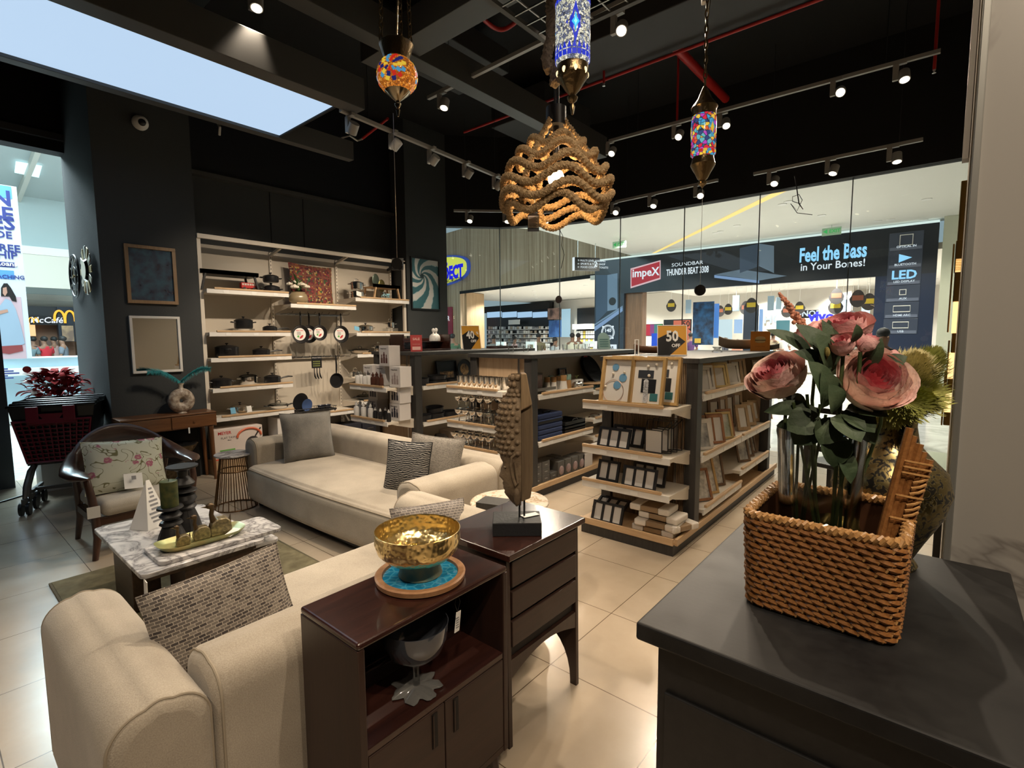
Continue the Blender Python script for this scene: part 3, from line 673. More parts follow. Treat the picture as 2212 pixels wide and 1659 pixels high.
q=MB().cyl((.16,-.0012,.15),(.16,0,.15),.085,n=28,m=0).bar((.19,-.0008,.23),(.26,-.0008,.33),.018,.0015,m=0,up=(0,1,0))
q.box(-.28,.28,-.0012,0,.0,.018,1).box(-.22,-.05,-.0012,0,.10,.118,2).box(-.22,-.02,-.0012,0,.045,.065,2).cyl((-.21,-.002,.045),(-.21,-.001,.045),.022,n=16,m=3)
q.build('print',[mat('print_charcoal',(.04,.035,.035),.5),mat('print_red',(.60,.10,.06),.5),mat('print_green',(.16,.42,.10),.5),mat('print_olive',(.33,.33,.06),.5)],t,smooth=False)
text('MEYER',.05,mat('print_red_ink',(.5,.03,.03),.5),t,(-.16,-.001,.315),bold=.02,ex=.0006);text('FLAT TAWA',.034,MATS['print_charcoal'],t,(-.11,-.001,.255),ex=.0006);text('28cm',.02,MATS['print_charcoal'],t,(-.11,-.001,.225),ex=.0006)
t=MB();t.tube([(.12+.14*math.cos(a*PI/10),-.002,.24+.10*math.sin(a*PI/10))for a in range(11)],.014,6);t.build('handle_band',mat('orange_band',(.62,.14,.06),.5),[o for o in C.objects if o.get('label','').startswith('large pinkish')][0])
def potprint(t,x,z,r):
 q=MB().box(x-r,x+r,-.0012,0,z-r*.5,z+r*.35,0).box(x-r*1.05,x+r*1.05,-.0014,0,z+r*.35,z+r*.48,1).box(x-r*1.4,x-r,-.0012,0,z+r*.1,z+r*.22,0).box(x+r,x+r*1.4,-.0012,0,z+r*.1,z+r*.22,0).box(x-r*.12,x+r*.12,-.0012,0,z+r*.48,z+r*.75,0)
 q.build('print',[MATS['print_charcoal'],STEELD],t,smooth=False)
x=2.83
for k,(w,h,z,lb)in enumerate(((.2,.17,.14,'small white cookware carton, left one behind the tawa carton'),(.25,.25,.28,'taller white carton with casserole picture behind the tawa carton'),(.3,.18,.14,'lower white carton under the casserole carton'),(.24,.16,.14,'white carton partly behind the sofa back cushion'))):
 xx=(2.83,3.04,3.04,3.38)[k];zz=(.14,.32,.14,.14)[k]
 t=carton(lb,xx,6.56,zz,w,.28,h)
 if k==1:potprint(t,.03,.12,.055)
 if k==0:potprint(t,.02,.08,.03)
for k in range(4):
 t=carton(['dark printed cookware carton, first from the left below the dish rack','dark printed cookware carton, second from the left below the dish rack','dark printed cookware carton, third from the left below the dish rack','dark printed cookware carton, nearest the bottle shelves below the dish rack'][k],3.72+.29*k,6.55,.13,.27,.28,.2+.02*(k%2),mat('dark_print_carton',(.025,.025,.035),.5))
 potprint(t,0,.1,.05)
# free-standing gondolas
SLATM=wood('slat_oak',(.20,.13,.075),(.34,.23,.14),2,1.0,.5)
ENDW=wood('end_oak_panel',(.36,.25,.155),(.48,.35,.225),2,1.0,.5)
def gondola(label,y0,y1,x0=3.83,x1=6.06,slat=False,ends=(),sides=(),end_w=None):
 g=thing('display_gondola',label,'display stand',((x0+x1)/2,(y0+y1)/2,0),0,'display gondolas')
 ym=(y0+y1)/2;B=lambda*a:MB().box(*a)
 for x in(x0,x1-.10):
  for y in(y0,y1-.09):B(x,x+.10,y,y+.09,.10,1.39).build('column',CHARW,g,smooth=False,bevel=.003,world=True)
 B(x0-.02,x1+.06,y0-.015,y1+.015,1.39,1.43).build('counter_top',CHARW,g,smooth=False,bevel=.003,world=True)
 pl=B(x0-.35,x1+.33,y0+.02,y1-.02,0,.095).build('plinth',CHARW,g,smooth=False,world=True)
 B(x0+.1,x1-.1,ym-.015,ym+.015,.10,1.39).build('spine_panel',CREAM,g,smooth=False,world=True)
 q=B(x0-.36,x1+.3,y0,y1,.095,.11);q.build('base_deck',OAKP,g,smooth=False,world=True)
 MB().box(x0-.37,x0-.35,y0+.015,y1-.015,.085,.135).build('deck_lip',OAKY,g,smooth=False,bevel=.002,world=True)
 MB().box(x0-.35,x1+.3,y0-.012,y0+.01,.085,.135).build('deck_lip',OAKP,g,smooth=False,bevel=.002,world=True)
 e=MB()
 if slat:
  e.box(x0+.04,x0+.06,y0+.09,y1-.09,.11,1.39,1)
  n=46
  for k in range(n):
   y=y0+.095+(y1-y0-.19)*k/n;e.box(x0+.022,x0+.04,y,y+(y1-y0-.19)/n*.62,.11,1.39,0)
  e.build('end_panel',[SLATM,mat('slat_gap',(.03,.022,.016),.7)],g,smooth=False,world=True)
 else:
  e.box(x0+.04,x0+.06,y0+.09,y1-.09,.11,1.39,0).build('end_panel',ENDW,g,smooth=False,world=True)
 MB().box(x0+.012,x0+.022,y0+.16,y0+.178,.11,1.39).build('bracket_rail',STEELD,g,smooth=False,world=True)
 MB().box(x1-.06,x1-.04,y0+.09,y1-.09,.11,1.39).build('end_panel',ENDW,g,smooth=False,world=True)
 w=end_w or(y1-y0-.09)
 for z in ends:shelf(g,FX((x0-.37,(y0+y1)/2+w/2,z)),w,.375,.0,.06,oak=OAKY)
 for(xa,L,z)in sides:shelf(g,FY((xa,y0+.0,z)),L,ym-y0-.02,.05,.0)
 return g
GC=gondola('oak-slatted gondola nearest the dark counter, stocked with picture frames',1.40,2.22,slat=True,ends=(1.075,.72,.445),sides=((3.94,1.0,1.14),(4.96,1.0,1.14),(3.94,1.0,.655),(4.96,1.0,.655),(4.96,1.0,.33),(4.0,1.0,.215)))
GB=gondola('middle gondola holding steel goblets and tumblers behind the carved head',2.99,3.81,ends=(1.10,.755,.52),sides=((3.94,1.0,1.03),(4.96,1.0,.99),(3.94,1.0,.56),(4.96,1.0,.66),(4.96,1.0,.45)))
GA=gondola('farthest gondola holding bakeware and bottle cartons behind the beige sofa',4.72,5.54,ends=(1.03,.64),sides=((3.94,1.0,1.02),(4.96,1.0,1.02),(3.94,1.0,.58),(4.96,1.0,.58)))
def onx(px,py,x,z=None):
 p=ax(px,py,x);return(x,p.y,p.z if z is None else z)
def ony(px,py,y,z=None):
 p=ay(px,py,y);return(p.x,y,p.z if z is None else z)
RX=-PI/2
# frames on the near gondola
GOLDW=wood('gold_oak_frame',(.40,.25,.09),(.55,.36,.15),2,1.2,.35)
BACKING=mat('white_mount',(.66,.64,.60),.6);GLZ=glass('picture_glass',(.97,.97,.97),.9)
TEAL=mat('teal_patch',(.04,.16,.17),.5);SKY=mat('blue_disc',(.13,.30,.48),.5);PEARL=mat('pearl',(.72,.66,.56),.2,coat=.5)
def frame_thing(label,loc,rz,tilt,w,h,b,d,fm,pm=BACKING,group='picture frames',name='picture_frame',deco=None,inner=True,easel=True):
 t=thing(name,label,'picture frame',loc,rz,group)
 R=Matrix.Rotation(-tilt,4,'X')
 q=MB();q.T=R;q.frame(w,h,d,b,y=-d);q.build('frame',fm,t,smooth=False,bevel=.0015,seg=1)
 q=MB();q.T=R;q.box(-w/2+b,w/2-b,-.006,-.002,b,h-b);q.build('picture',pm,t,smooth=False)
 if easel:
  q=MB();q.T=R;q.box(-.02,.02,0,.004,0,h*.75);q.build('easel_back',DARKB,t,smooth=False)
 if deco:deco(t,R,w,h,b,d)
 return t
def deco_circles(t,R,w,h,b,d):
 Y=-.012
 for(u,v,r)in((-.10,.78,.10),(.16,.56,.115),(-.0,.40,.115)):
  q=MB();q.T=R;q.cyl((u*w,Y,v*h),(u*w,-.006,v*h),r*w,n=24);q.build('disc',SKY,t)
 q=MB();q.T=R;q.tube([(-.10*w+.32*w*math.cos(a*PI/16),Y,.27*h+.32*w*math.sin(a*PI/16))for a in range(32)],.0022,6,True);q.build('ring',mat('rose_wire',(.50,.34,.28),.3,.8),t)
 for(u,v)in((-.15,.64),(.2,.68),(-.36,.36)):
  q=MB();q.T=R;q.ell((u*w,Y-.004,v*h),.010,10,6);q.build('pearl',PEARL,t)
def deco_blocks(t,R,w,h,b,d):
 Y=-.010
 for(u0,u1,v0,v1,mm)in((-.3,.15,.58,.74,mat('slate_patch',(.03,.035,.045),.5)),(-.18,.24,.28,.56,DARKB),(.1,.32,.12,.27,TEAL)):
  q=MB();q.T=R;q.box(u0*w,u1*w,Y,-.006,v0*h,v1*h);q.build('patch',mm,t,smooth=False)
 q=MB();q.T=R
 for k in range(9):q.cyl((-.02*w+.0*k-.02*w*k/9,Y-.006,(.12+.048*k)*h),(-.02*w-.02*w*k/9,Y,(.12+.048*k)*h),.07*w,n=14)
 q.build('shell_strip',mat('mother_of_pearl',(.55,.56,.58),.25,.2,var=((.80,.80,.80),60),bump=(90,.4)),t)
 for(u,v)in((-.02,.82),(.22,.86),(.03,.63)):
  q=MB();q.T=R;q.ell((u*w,Y-.006,v*h),.012,10,6);q.build('pearl',PEARL,t)
zt=1.079;gy=lambda px,py,x:ax(px,py,x).y
AG='deep oak-framed collages on the top end shelf'
frame_thing('front left oak collage frame with blue discs and a wire ring',(3.50,gy(1330,860,3.50),zt),RX,.20,.27,.365,.022,.035,GOLDW,group=AG,deco=deco_circles)
frame_thing('front right oak collage frame with dark patches and a shell strip',(3.50,gy(1395,866,3.50),zt),RX,.20,.27,.365,.022,.035,GOLDW,group=AG,deco=deco_blocks)
frame_thing('rear left oak collage frame mostly hidden behind the blue disc collage',(3.66,gy(1349,860,3.66),zt),RX,.20,.27,.365,.022,.035,GOLDW,group=AG,deco=deco_circles)
frame_thing('rear right oak collage frame mostly hidden behind the shell strip collage',(3.66,gy(1428,866,3.66),zt),RX,.20,.27,.365,.022,.035,GOLDW,group=AG,deco=deco_blocks)
BLKW=mat('black_frame',(.014,.014,.015),.45)
PHOTO=mat('grey_mount',(.60,.58,.55),.5)
def multi(label,loc,rz,tilt,n,group='black multi-window frames'):
 w=.085*n+.02;h=.165;t=thing('multi_photo_frame',label,'picture frame',loc,rz,group)
 R=Matrix.Rotation(-tilt,4,'X');q=MB();q.T=R;q.frame(w,h,.018,.02,y=-.018)
 for k in range(1,n):x=-w/2+.01+k*.085;q.box(x-.009,x+.009,-.018,0,.02,h-.02)
 q.build('frame',BLKW,t,smooth=False,bevel=.001,seg=1)
 for k in range(n):
  x=-w/2+.01+(k+.5)*.085;q=MB();q.T=R;q.box(x-.036,x+.036,-.006,-.003,.018,h-.018);q.build('picture',PHOTO,t,smooth=False)
 q=MB();q.T=R;q.box(-w/2+.004,w/2-.004,-.002,.004,.004,h-.004);q.build('back_board',DARKB,t,smooth=False);return t
z2,z3,z4=.724,.449,.113
multi('black three-window frame in front on the second end shelf',(3.50,gy(1324,960,3.5),z2),RX,.32,3)
multi('black three-window frame behind another on the second end shelf',(3.66,gy(1355,955,3.66),z2),RX,.32,3)
multi('black two-window frame at the left of the third end shelf',(3.53,gy(1312,1035,3.53),z3),RX,.30,2)
multi('black three-window frame overlapping in front on the third end shelf',(3.485,gy(1379,1050,3.485),z3),RX,.30,3)
multi('black three-window frame at the back of the third end shelf',(3.64,gy(1400,1045,3.64),z3),RX,.30,3)
multi('black three-window frame standing in front on the bottom deck',(3.50,gy(1310,1115,3.5),z4),RX,.32,3)
multi('black three-window frame lying back on the bottom deck',(3.60,gy(1312,1085,3.60),z4+.06),RX,1.15,3)
def lantern_frame(label,loc):
 t=thing('wire_photo_frame',label,'picture frame',loc,RX,'black geometric wire frames')
 w,h,W,H,d=.13,.165,.19,.24,.10
 fr=[(-w/2,-d,.015),(w/2,-d,.015),(w/2,-d,.015+h),(-w/2,-d,.015+h)];bk=[(-W/2,0,0),(W/2,0,0),(W/2,0,H),(-W/2,0,H)]
 q=MB()
 for k in range(4):
  q.bar(fr[k],fr[(k+1)%4],.006,.006).bar(bk[k],bk[(k+1)%4],.005,.005).bar(fr[k],bk[k],.005,.005)
 q.build('wire',BLKW,t,smooth=False)
 MB().box(-w/2,w/2,-d+.002,-d+.004,.02,.012+h).build('picture',PHOTO,t,smooth=False);return t
for k,(px,x,lb)in enumerate(((1419,3.585,'black geometric wire photo frame in front on the second end shelf'),(1432,3.665,'black geometric wire photo frame, middle one of three on the second end shelf'),(1443,3.745,'black geometric wire photo frame at the back on the second end shelf'))):
 lantern_frame(lb,(x+.04,gy(px,962,x)+.0,z2))
WRAPW=mat('foam_wrap',(.66,.61,.54),.35,bump=(60,.4),coat=.4);WRAPB=mat('kraft_band',(.26,.17,.09),.35,bump=(60,.3),coat=.5)
for k,(px,x,z,s,rz)in enumerate(((1420,3.62,.113,1,0.0),(1425,3.60,.165,1,.05),(1432,3.63,.217,.95,-.04),(1412,3.62,.269,.95,.03),(1462,3.66,.155,.8,1.2))):
 t=thing('wrapped_frame',['bottom wrapped frame packet of the stack on the deck','second wrapped frame packet from the bottom of the stack','third wrapped frame packet from the bottom of the stack','top wrapped frame packet of the stack on the deck','wrapped frame packet leaning at the right of the stack'][k],'packet',(x,gy(px,1120,x),z),RX+rz,'frames in plastic wrap with white foam ends')
 w,d,h=.33*s,.2,.05
 for sx in(-1,1):MB().box(min(sx*w/2,sx*w*.22),max(sx*w/2,sx*w*.22),-d/2,d/2,0,h).build('foam_end',WRAPW,t,bevel=.012,seg=3)
 MB().box(-w*.22,w*.22,-d/2+.004,d/2-.004,.004,h-.003).build('kraft_band',WRAPB,t,bevel=.008)
FM=[GOLDW,wood('copper_frame',(.22,.09,.04),(.36,.17,.08),2,1,.35),wood('walnut_frame',(.10,.06,.035),(.18,.11,.06),2,1,.4),mat('brass_frame',(.55,.42,.20),.3,.7),mat('white_frame',(.62,.58,.52),.5),wood('carved_frame',(.26,.17,.09),(.42,.29,.16),2,3,.5)]
PM=[mat('photo_bw',(.55,.54,.51),.5,var=((.08,.09,.10),9)),PHOTO,mat('photo_green',(.50,.50,.46),.5,var=((.16,.22,.13),8)),mat('photo_script',(.62,.59,.53),.6,var=((.35,.33,.30),30))]
fn=0
ORD=['first','second','third','fourth','fifth','sixth','seventh','eighth','ninth','tenth','eleventh','twelfth','thirteenth','fourteenth']
def row(y,z,items,tier,group):
 global fn
 for i,(px,py,w,h,fm,pm,tilt,rz)in enumerate(items):
  p=ay(px,py,y+.10);fn+=1
  frame_thing('%s frame, %s from the slatted end on %s'%(['oak','copper','dark walnut','brass','white','carved wooden'][fm],ORD[i],tier),(p.x,y+.07+(i%3)*.03,z+.004),rz,tilt,w,h,.022 if fm!=5 else.035,.016,FM[fm],PM[pm],group)
r1=[(1512,838,.15,.2,4,1,.25,-.55),(1528,836,.15,.21,4,3,.25,-.55),(1538,834,.16,.22,0,1,.25,-.55),(1548,832,.15,.2,3,1,.28,-.55),(1560,830,.16,.22,3,0,.28,-.55),(1569,828,.16,.22,4,3,.28,-.5),(1578,826,.15,.2,4,1,.28,-.5),(1591,823,.16,.24,5,1,.2,-.5),(1606,820,.16,.24,5,1,.2,-.5),(1631,812,.15,.2,2,1,.2,-.45)]
row(1.40,1.14,r1,'the top tier of the near gondola','frames on the top tier')
r2=[(1512,970,.17,.24,4,0,.3,-.55),(1522,968,.17,.24,4,0,.3,-.55),(1535,950,.17,.25,1,1,.25,-.6),(1541,950,.17,.25,1,1,.25,-.6),(1547,950,.17,.25,1,1,.25,-.6),(1553,950,.17,.25,3,3,.25,-.6),(1560,950,.17,.25,3,2,.28,-.55),(1570,945,.17,.26,1,0,.28,-.55)]
row(1.40,.655,r2,'the near half of the second tier','frames on the second tier')
r3=[(1600,922,.16,.26,5,1,.25,-.5),(1620,914,.16,.25,5,1,.25,-.5),(1637,906,.16,.24,5,1,.25,-.5),(1650,902,.15,.22,1,1,.25,-.5)]
row(1.40,.655,r3,'the far half of the second tier','frames on the second tier')
for i,(px,w)in enumerate(((1540,.17),(1556,.17),(1572,.17),(1588,.17))):
 p=ay(px,900,1.66);frame_thing('carved brown frame standing at the back of the second tier, %s from the near end'%ORD[i],(p.x,1.64,.66),-.4,.1,.17,.34,.035,.016,FM[5 if i%2 else 2],PM[1],'frames on the second tier')
r4=[(1600,1003,.16,.25,2,0,.28,-.5),(1615,998,.16,.24,2,0,.28,-.5),(1627,990,.17,.25,2,0,.28,-.5),(1645,975,.15,.24,2,3,.2,-.5)]
row(1.40,.33,r4,'the third tier of the near gondola','frames on the third tier')
r5=[(1511,1085,.19,.27,1,3,.35,-.55),(1530,1065,.22,.33,0,3,.35,-.55),(1555,1038,.20,.30,2,3,.25,-.5)]
row(1.40,.215,r5,'the lowest tier of the near gondola','certificate frames on the lowest tier')
# middle gondola: tumblers, goblets, tableware
def cup(label,loc,r,h,grp,name='steel_tumbler',m=STEEL):
 return tag(MB().lathe([(0,0),(r*.8,0),(r*.84,.004),(r,h),(r-.002,h),(r*.8,.006),(0,.005)],20).build(name,m,loc=loc),label,'tumbler',grp)
y0=gy(1006,828,3.62);y1=gy(1088,832,3.62)
TL='polished steel tumblers with flared rims standing in two rows on the top end shelf of the middle gondola'
for i in range(8):
 for j in range(2):
  cup('polished flared steel tumbler in the rows on the middle gondola',(3.55+.085*j,y0+(y1-y0)*(i+.35*j)/7.3,1.104),.038,.115,TL)
proto=None
def goblet(label,loc,grp,s=1.0):
 t=thing('steel_goblet',label,'goblet',loc,0,grp)
 MB().lathe([(.0,.072),(.016,.075),(.036,.09),(.046,.12),(.046,.125),(.043,.125),(.034,.095),(0,.08)],18).build('bowl',STEEL,t)
 MB().lathe([(.034,0),(.034,.003),(.008,.009),(.0045,.02),(.0045,.068),(.008,.074),(0,.075)],16).build('stem',STEEL,t);return t
gp=goblet('polished steel goblet standing in rows on the second end shelf of the middle gondola',(3.53,gy(995,905,3.53),.759),'goblets on the second end shelf')
ya,yb=gy(992,905,3.53),gy(1066,905,3.53)
for lev,zz in((0,.759),(1,.759+.132)):
 for i in range(5):
  for j in range(2):
   if(lev,i,j)==(0,0,0):gp.location=(3.53,ya,zz);continue
   dup(gp,(3.53+.11*j,ya+(yb-ya)*(i+.3*j)/4.6,zz))
 if lev==0:
  for k in range(2):tag(MB().box(-.08,.1,-.13,.13,0,.006).build('serving_tray',BLK,loc=(3.575,ya+(yb-ya)*(.25+.55*k),.759+.126),bevel=.002,smooth=False),['left black tray between the two layers of goblets','right black tray between the two layers of goblets'][k],'tray','black trays between goblets')
ya,yb=gy(985,968,3.53),gy(1066,985,3.53)
for i in range(6):
 for j in range(2):dup(gp,(3.52+.12*j,ya+(yb-ya)*(i+.4*j)/5.4,.524),0,'polished steel goblet standing on the lowest end shelf of the middle gondola','goblets on the lowest end shelf')
tag(MB().lathe([(0,0),(.05,0),(.055,.01),(.055,.1),(.035,.13),(.035,.15),(.032,.15),(.032,.13),(.05,.1),(.05,.012),(0,.01)],20).build('glass_jar',CLEAR,loc=(3.52,gy(1056,905,3.52),.759)),'clear glass jar beside the goblets','jar')
FLOR=mat('floral_print',(.50,.40,.38),.5,var=((.22,.13,.14),11));GREYC=mat('dark_grey_carton',(.10,.097,.09),.6)
yf=3.0
def boxy(label,px,py,w,d,h,m,z,y=3.06,grp='gift cartons',face=None,name='gift_carton',cat='carton'):
 p=ay(px,py,y);t=thing(name,label,cat,(p.x,y,z),0,grp)
 MB().box(-w/2,w/2,0,d,0,h).build('box',m,t,smooth=False,bevel=.002,seg=1)
 if face:MB().box(-w/2+.01,w/2-.01,-.0015,0,.01,h-.02).build('print',face,t,smooth=False)
 return t
zt=1.031
boxy('tall dark carton with floral picture at the left of the top tableware shelf',1165,835,.12,.1,.19,GREYC,zt,3.2,face=FLOR)
boxy('white and green printed carton behind the floral carton',1153,830,.1,.08,.23,mat('pale_carton',(.45,.45,.40),.6),zt,3.3)
TRAYM=mat('smoked_tray',(.12,.12,.11),.3)
tag(MB().box(-.16,.16,-.09,.09,0,.006).box(-.16,.16,-.09,-.085,.006,.03).box(-.16,.16,.085,.09,.006,.03).build('glass_tray',TRAYM,loc=(ay(1166,838,3.12).x,3.12,zt+.03),smooth=False),'small smoked tray at the front of the tableware shelf','tray')
WOODC=wood('teak_cap',(.32,.17,.06),(.45,.26,.11),2,1,.4);GREENG=mat('celadon',(.22,.36,.30),.4)
for i,(px,y,wm,cm)in enumerate(((1182,3.2,WOODC,PAPER),(1190,3.28,GREENG,PAPER),(1196,3.16,WOODC,PAPER),(1205,3.2,WOODC,PAPER),(1211,3.28,GREENG,PAPER),(1217,3.08,WOODC,PAPER),(1227,3.12,GREENG,WOODC))):
 p=ay(px,832,y);t=thing('condiment_bottle',['white condiment bottle with teak cap, first from the left','white condiment bottle with green cap, second from the left','white condiment bottle with teak cap, third from the left','white condiment bottle with teak cap, fourth from the left','white condiment bottle with green cap, fifth from the left','large white flared condiment bottle with teak cap at the front','teak condiment bottle with green cap at the right end'][i],'bottle',(p.x,y,zt),0,'condiment bottles on the tableware shelf');s=1.25 if i>=5 else 1.1
 MB().lathe([(0,0),(.034*s,0),(.036*s,.004),(.026*s,.08*s),(0,.08*s)],18).build('body',cm,t);MB().lathe([(.0,.08*s),(.027*s,.08*s),(.028*s,.125*s),(.026*s,.128*s),(0,.128*s)],18).build('cap',wm,t)
boxy('low white planter box with artificial succulents on the tableware shelf',1252,830,.15,.08,.07,PAPER,zt+.02,3.1,name='planter_box',cat='planter')
o=thing('succulent','small artificial succulent standing in the white planter box','plant',(ay(1252,822,3.1).x,3.14,zt+.09))
for k in range(9):b=MB();a=k*.7;leafmesh(b,(0,0,0),(.035*math.cos(a),.03*math.sin(a),.045),.012);b.build('leaf',mat('succulent_green',(.28,.32,.12),.5),o)
t=thing('silver_lantern','small silver lantern lying beside the white planter box','lantern',(ay(1246,838,3.06).x,3.05,zt+.045))
q=MB();q.T=Matrix.Rotation(PI/2,4,'Y');q.lathe([(0,-.07),(.03,-.065),(.034,-.04),(.022,-.03),(.022,.03),(.034,.04),(.03,.06),(.012,.07),(0,.08)],16);q.build('body',STEELD,t)
MB().tube([(.08,0,0),(.1,0,.025),(.12,0,0),(.1,0,-.02)],.004,6,True).build('ring',STEELD,t)
p=ay(1212,806,3.36);frame_thing('black food picture frame standing at the back of the tableware shelf',(p.x,3.33,zt),0,.1,.15,.21,.018,.015,BLKW,mat('food_print',(.28,.16,.10),.5,var=((.55,.45,.35),26)),'single frames')
MATW=mat('teal_weave',(.03,.09,.11),.8,var=((.12,.24,.27),45));NAVW=mat('black_weave',(.012,.013,.016),.8,bump=(80,.4))
for k in range(4):
 tag(MB().lathe([(0,0),(.185,0),(.19,.005),(.185,.01),(0,.012)],36,fn=lambda r,z,t:r*(1+.015*math.sin(28*t))).build('woven_placemat',MATW,loc=(5.20,3.2,.995+.013*k)),'round teal woven placemat, %s from the bottom of the pile'%ORD[k],'placemat','teal placemats')
tag(MB().lathe([(0,0),(.2,0),(.2,.01),(0,.012)],36).build('woven_placemat',NAVW,loc=(5.42,3.30,1.19),rot=(1.1,0,.0)),'round black woven placemat leaning behind the teal pile','placemat','black placemats')
tag(MB().lathe([(0,0),(.2,0),(.2,.01),(0,.012)],36).build('woven_placemat',NAVW,loc=(5.36,3.22,1.16),rot=(.9,0,.15)),'round black woven placemat in front of another black one','placemat','black placemats')
tag(MB().lathe([(0,0),(.16,0),(.165,.008),(.16,.016),(0,.016)],30).build('wooden_board',OAKP,loc=(5.16,3.14,.995+.056)),'round wooden board lying on the teal placemats','board')
tag(MB().lathe([(0,0),(.075,0),(.078,.002),(0,.003)],30).build('ceramic_coaster',RED,loc=(5.4,3.37,1.29),rot=(PI/2,0,0)),'red round disc standing against the cream spine panel','disc')
NAVY=mat('navy_cloth',(.015,.030,.095),.8,bump=(250,.3))
for k in range(5):
 t=thing('fabric_organiser','folded navy fabric organiser, %s from the bottom of its stack'%ORD[k],'organiser',(4.19,3.02,.565+.052*k),0,'navy fabric organisers')
 MB().box(-.21,.21,0,.3,0,.05).build('panel',NAVY,t,bevel=.012,seg=3)
 if k==4:
  MB().tube([(-.06,.06,.048),(-.05,.06,.066),(.05,.06,.066),(.06,.06,.048)],.009,8).build('strap',DARKB,t)
 if k==3:MB().box(-.211,.211,-.002,.0,.012,.036).build('band',DARKB,t,smooth=False)
for k in range(3):
 t=thing('leather_tray','black shallow serving tray, %s from the bottom of its pile'%ORD[k],'tray',(4.66,3.03,.565+.036*k),0,'black serving trays')
 MB().box(-.2,.2,0,.28,0,.01).box(-.2,.2,0,.012,.01,.05).box(-.2,.2,.268,.28,.01,.05).box(-.2,-.188,.012,.268,.01,.05).box(.188,.2,.012,.268,.01,.05).build('tray',BLK,t,smooth=False)
 if k==2:MB().tube([(-.05,.006,.05),(-.035,.006,.07),(.035,.006,.07),(.05,.006,.05)],.006,8).build('handle',BLK,t)
t=tag(MB().tube([(.0,0,0),(.08,.02,.02),(.16,.0,.022),(.2,-.02,.006),(.13,-.06,.006),(.04,-.05,.004)],.008,8,True).build('leather_strap',mat('brown_leather',(.09,.05,.025),.5),loc=(5.05,3.1,.67)),'brown looped strap lying beside the black trays','strap')
zb=.112
for i in range(3):
 for j in range(3 if i<2 else 2):
  if i==2 and j==1:continue
  t=boxy('dark grey cutlery carton, %s column and %s layer beside the carved head'%(ORD[i],ORD[j]),1150,1040,.13,.26,.07,GREYC,zb+.072*j,3.06,'dark grey cartons on the bottom deck');t.location.x=4.02+.14*i
  text('Cutlery',.016,mat('silver_print',(.5,.5,.48),.4),t,(0,-.0005,.035),ex=.0006)
for i in range(6):
 x=4.42+.135*(i%4)+.02*(i//4);y=3.05+.15*(i//4)
 t=boxy('dark window carton with floral bowl, %s row and %s from the left'%(['front','back'][i//4],ORD[i%4]),1200,1000,.12,.13,.165,GREYC,zb,3.06,'floral bowl cartons',None);t.location.x=x;t.location.y=y
 MB().ell((0,-.002,.065),(.045,.006,.05),16,8).build('print',FLOR,t)
boxy('white carton at the right end of the bottom deck',1270,990,.2,.16,.15,CARTW,zb,3.05,'gift cartons')
p=C.objects[-1]
# far gondola: bottle cartons, bottles, bakeware
WCN=mat('white_bottle_carton',(.60,.57,.55),.55)
def bottle_carton(label,px,py,x,z,w=.19,h=.24,c=(.10,.035,.03),d=.16):
 t=thing('bottle_carton',label,'carton',(x,gy(px,py,x),z),RX,'white cartons of bottle sets')
 MB().box(-w/2,w/2,0,d,0,h).build('box',WCN,t,smooth=False,bevel=.002,seg=1)
 mm=mat('bottle_print_%d'%int(c[0]*1000),c,.5);q=MB()
 for dx,hh in((-.045,.10),(0,.13),(.045,.10)):q.box(dx-.016,dx+.016,-.0015,0,.035,.035+hh*.6).box(dx-.008,dx+.008,-.0015,0,.035+hh*.6,.035+hh)
 q.cyl((0,-.002,.13),(0,-.001,.13),.018,n=12);q.build('print',mm,t,smooth=False)
 text('Dining Hazard',.02,MATS['print_charcoal'],t,(-.01,-.001,h-.035),ex=.0006);return t
DP=(.03,.03,.045)
bottle_carton('white bottle set carton on top of the others, dark red bottles printed',830,785,3.60,1.034+.235)
bottle_carton('white bottle set carton at the right of the row under the topmost one',853,822,3.58,1.034,.2,.235,(.30,.24,.23))
bottle_carton('white bottle set carton in the middle of the row under the topmost one',822,822,3.64,1.034,.19,.235,(.16,.12,.12))
bottle_carton('white bottle set carton at the left of the row under the topmost one',795,822,3.66,1.034,.19,.235,(.2,.15,.15))
bottle_carton('white bottle set carton with black bottles, upper right on the lower end shelf',853,868,3.60,.644+.20,.19,.2,DP)
bottle_carton('white bottle set carton with black bottles, lower right on the lower end shelf',853,905,3.60,.644,.19,.198,DP)
bottle_carton('white bottle set carton with black bottles, upper left on the lower end shelf',806,866,3.66,.644+.20,.19,.2,DP)
bottle_carton('white bottle set carton, lower left on the lower end shelf behind the bottles',806,905,3.70,.644,.19,.198,DP)
def bottle(label,px,py,x,z,body,cap,s=1.0,sq=False):
 t=thing('spray_bottle',label,'bottle',(x,gy(px,py,x),z),RX,'bottles on the end shelves')
 MB().lathe([(0,0),(.03*s,0),(.032*s,.006),(.032*s,.10*s),(.026*s,.118*s),(.012*s,.125*s),(.012*s,.135*s),(0,.135*s)],18).build('body',body,t)
 MB().lathe([(0,.13*s),(.018*s,.13*s),(.018*s,.155*s),(.008*s,.158*s),(.006*s,.175*s),(0,.176*s)],14).build('cap',cap,t);return t
GLS=mat('white_ceramic',(.60,.59,.57),.25);BRN=mat('brown_glaze',(.06,.022,.014),.3)
for i,(px,x)in enumerate(((773,3.50),(780,3.58),(788,3.50),(796,3.58))):bottle('white ceramic pump bottle on the upper end shelf, %s from the left'%ORD[i],px,822,x,1.034,GLS,STEELD,.95)
for i,(px,x)in enumerate(((806,3.48),(814,3.56),(823,3.48))):bottle('dark brown ceramic bottle in the brown set, %s from the left'%ORD[i],px,824,x,1.034,BRN,BRN,.95)
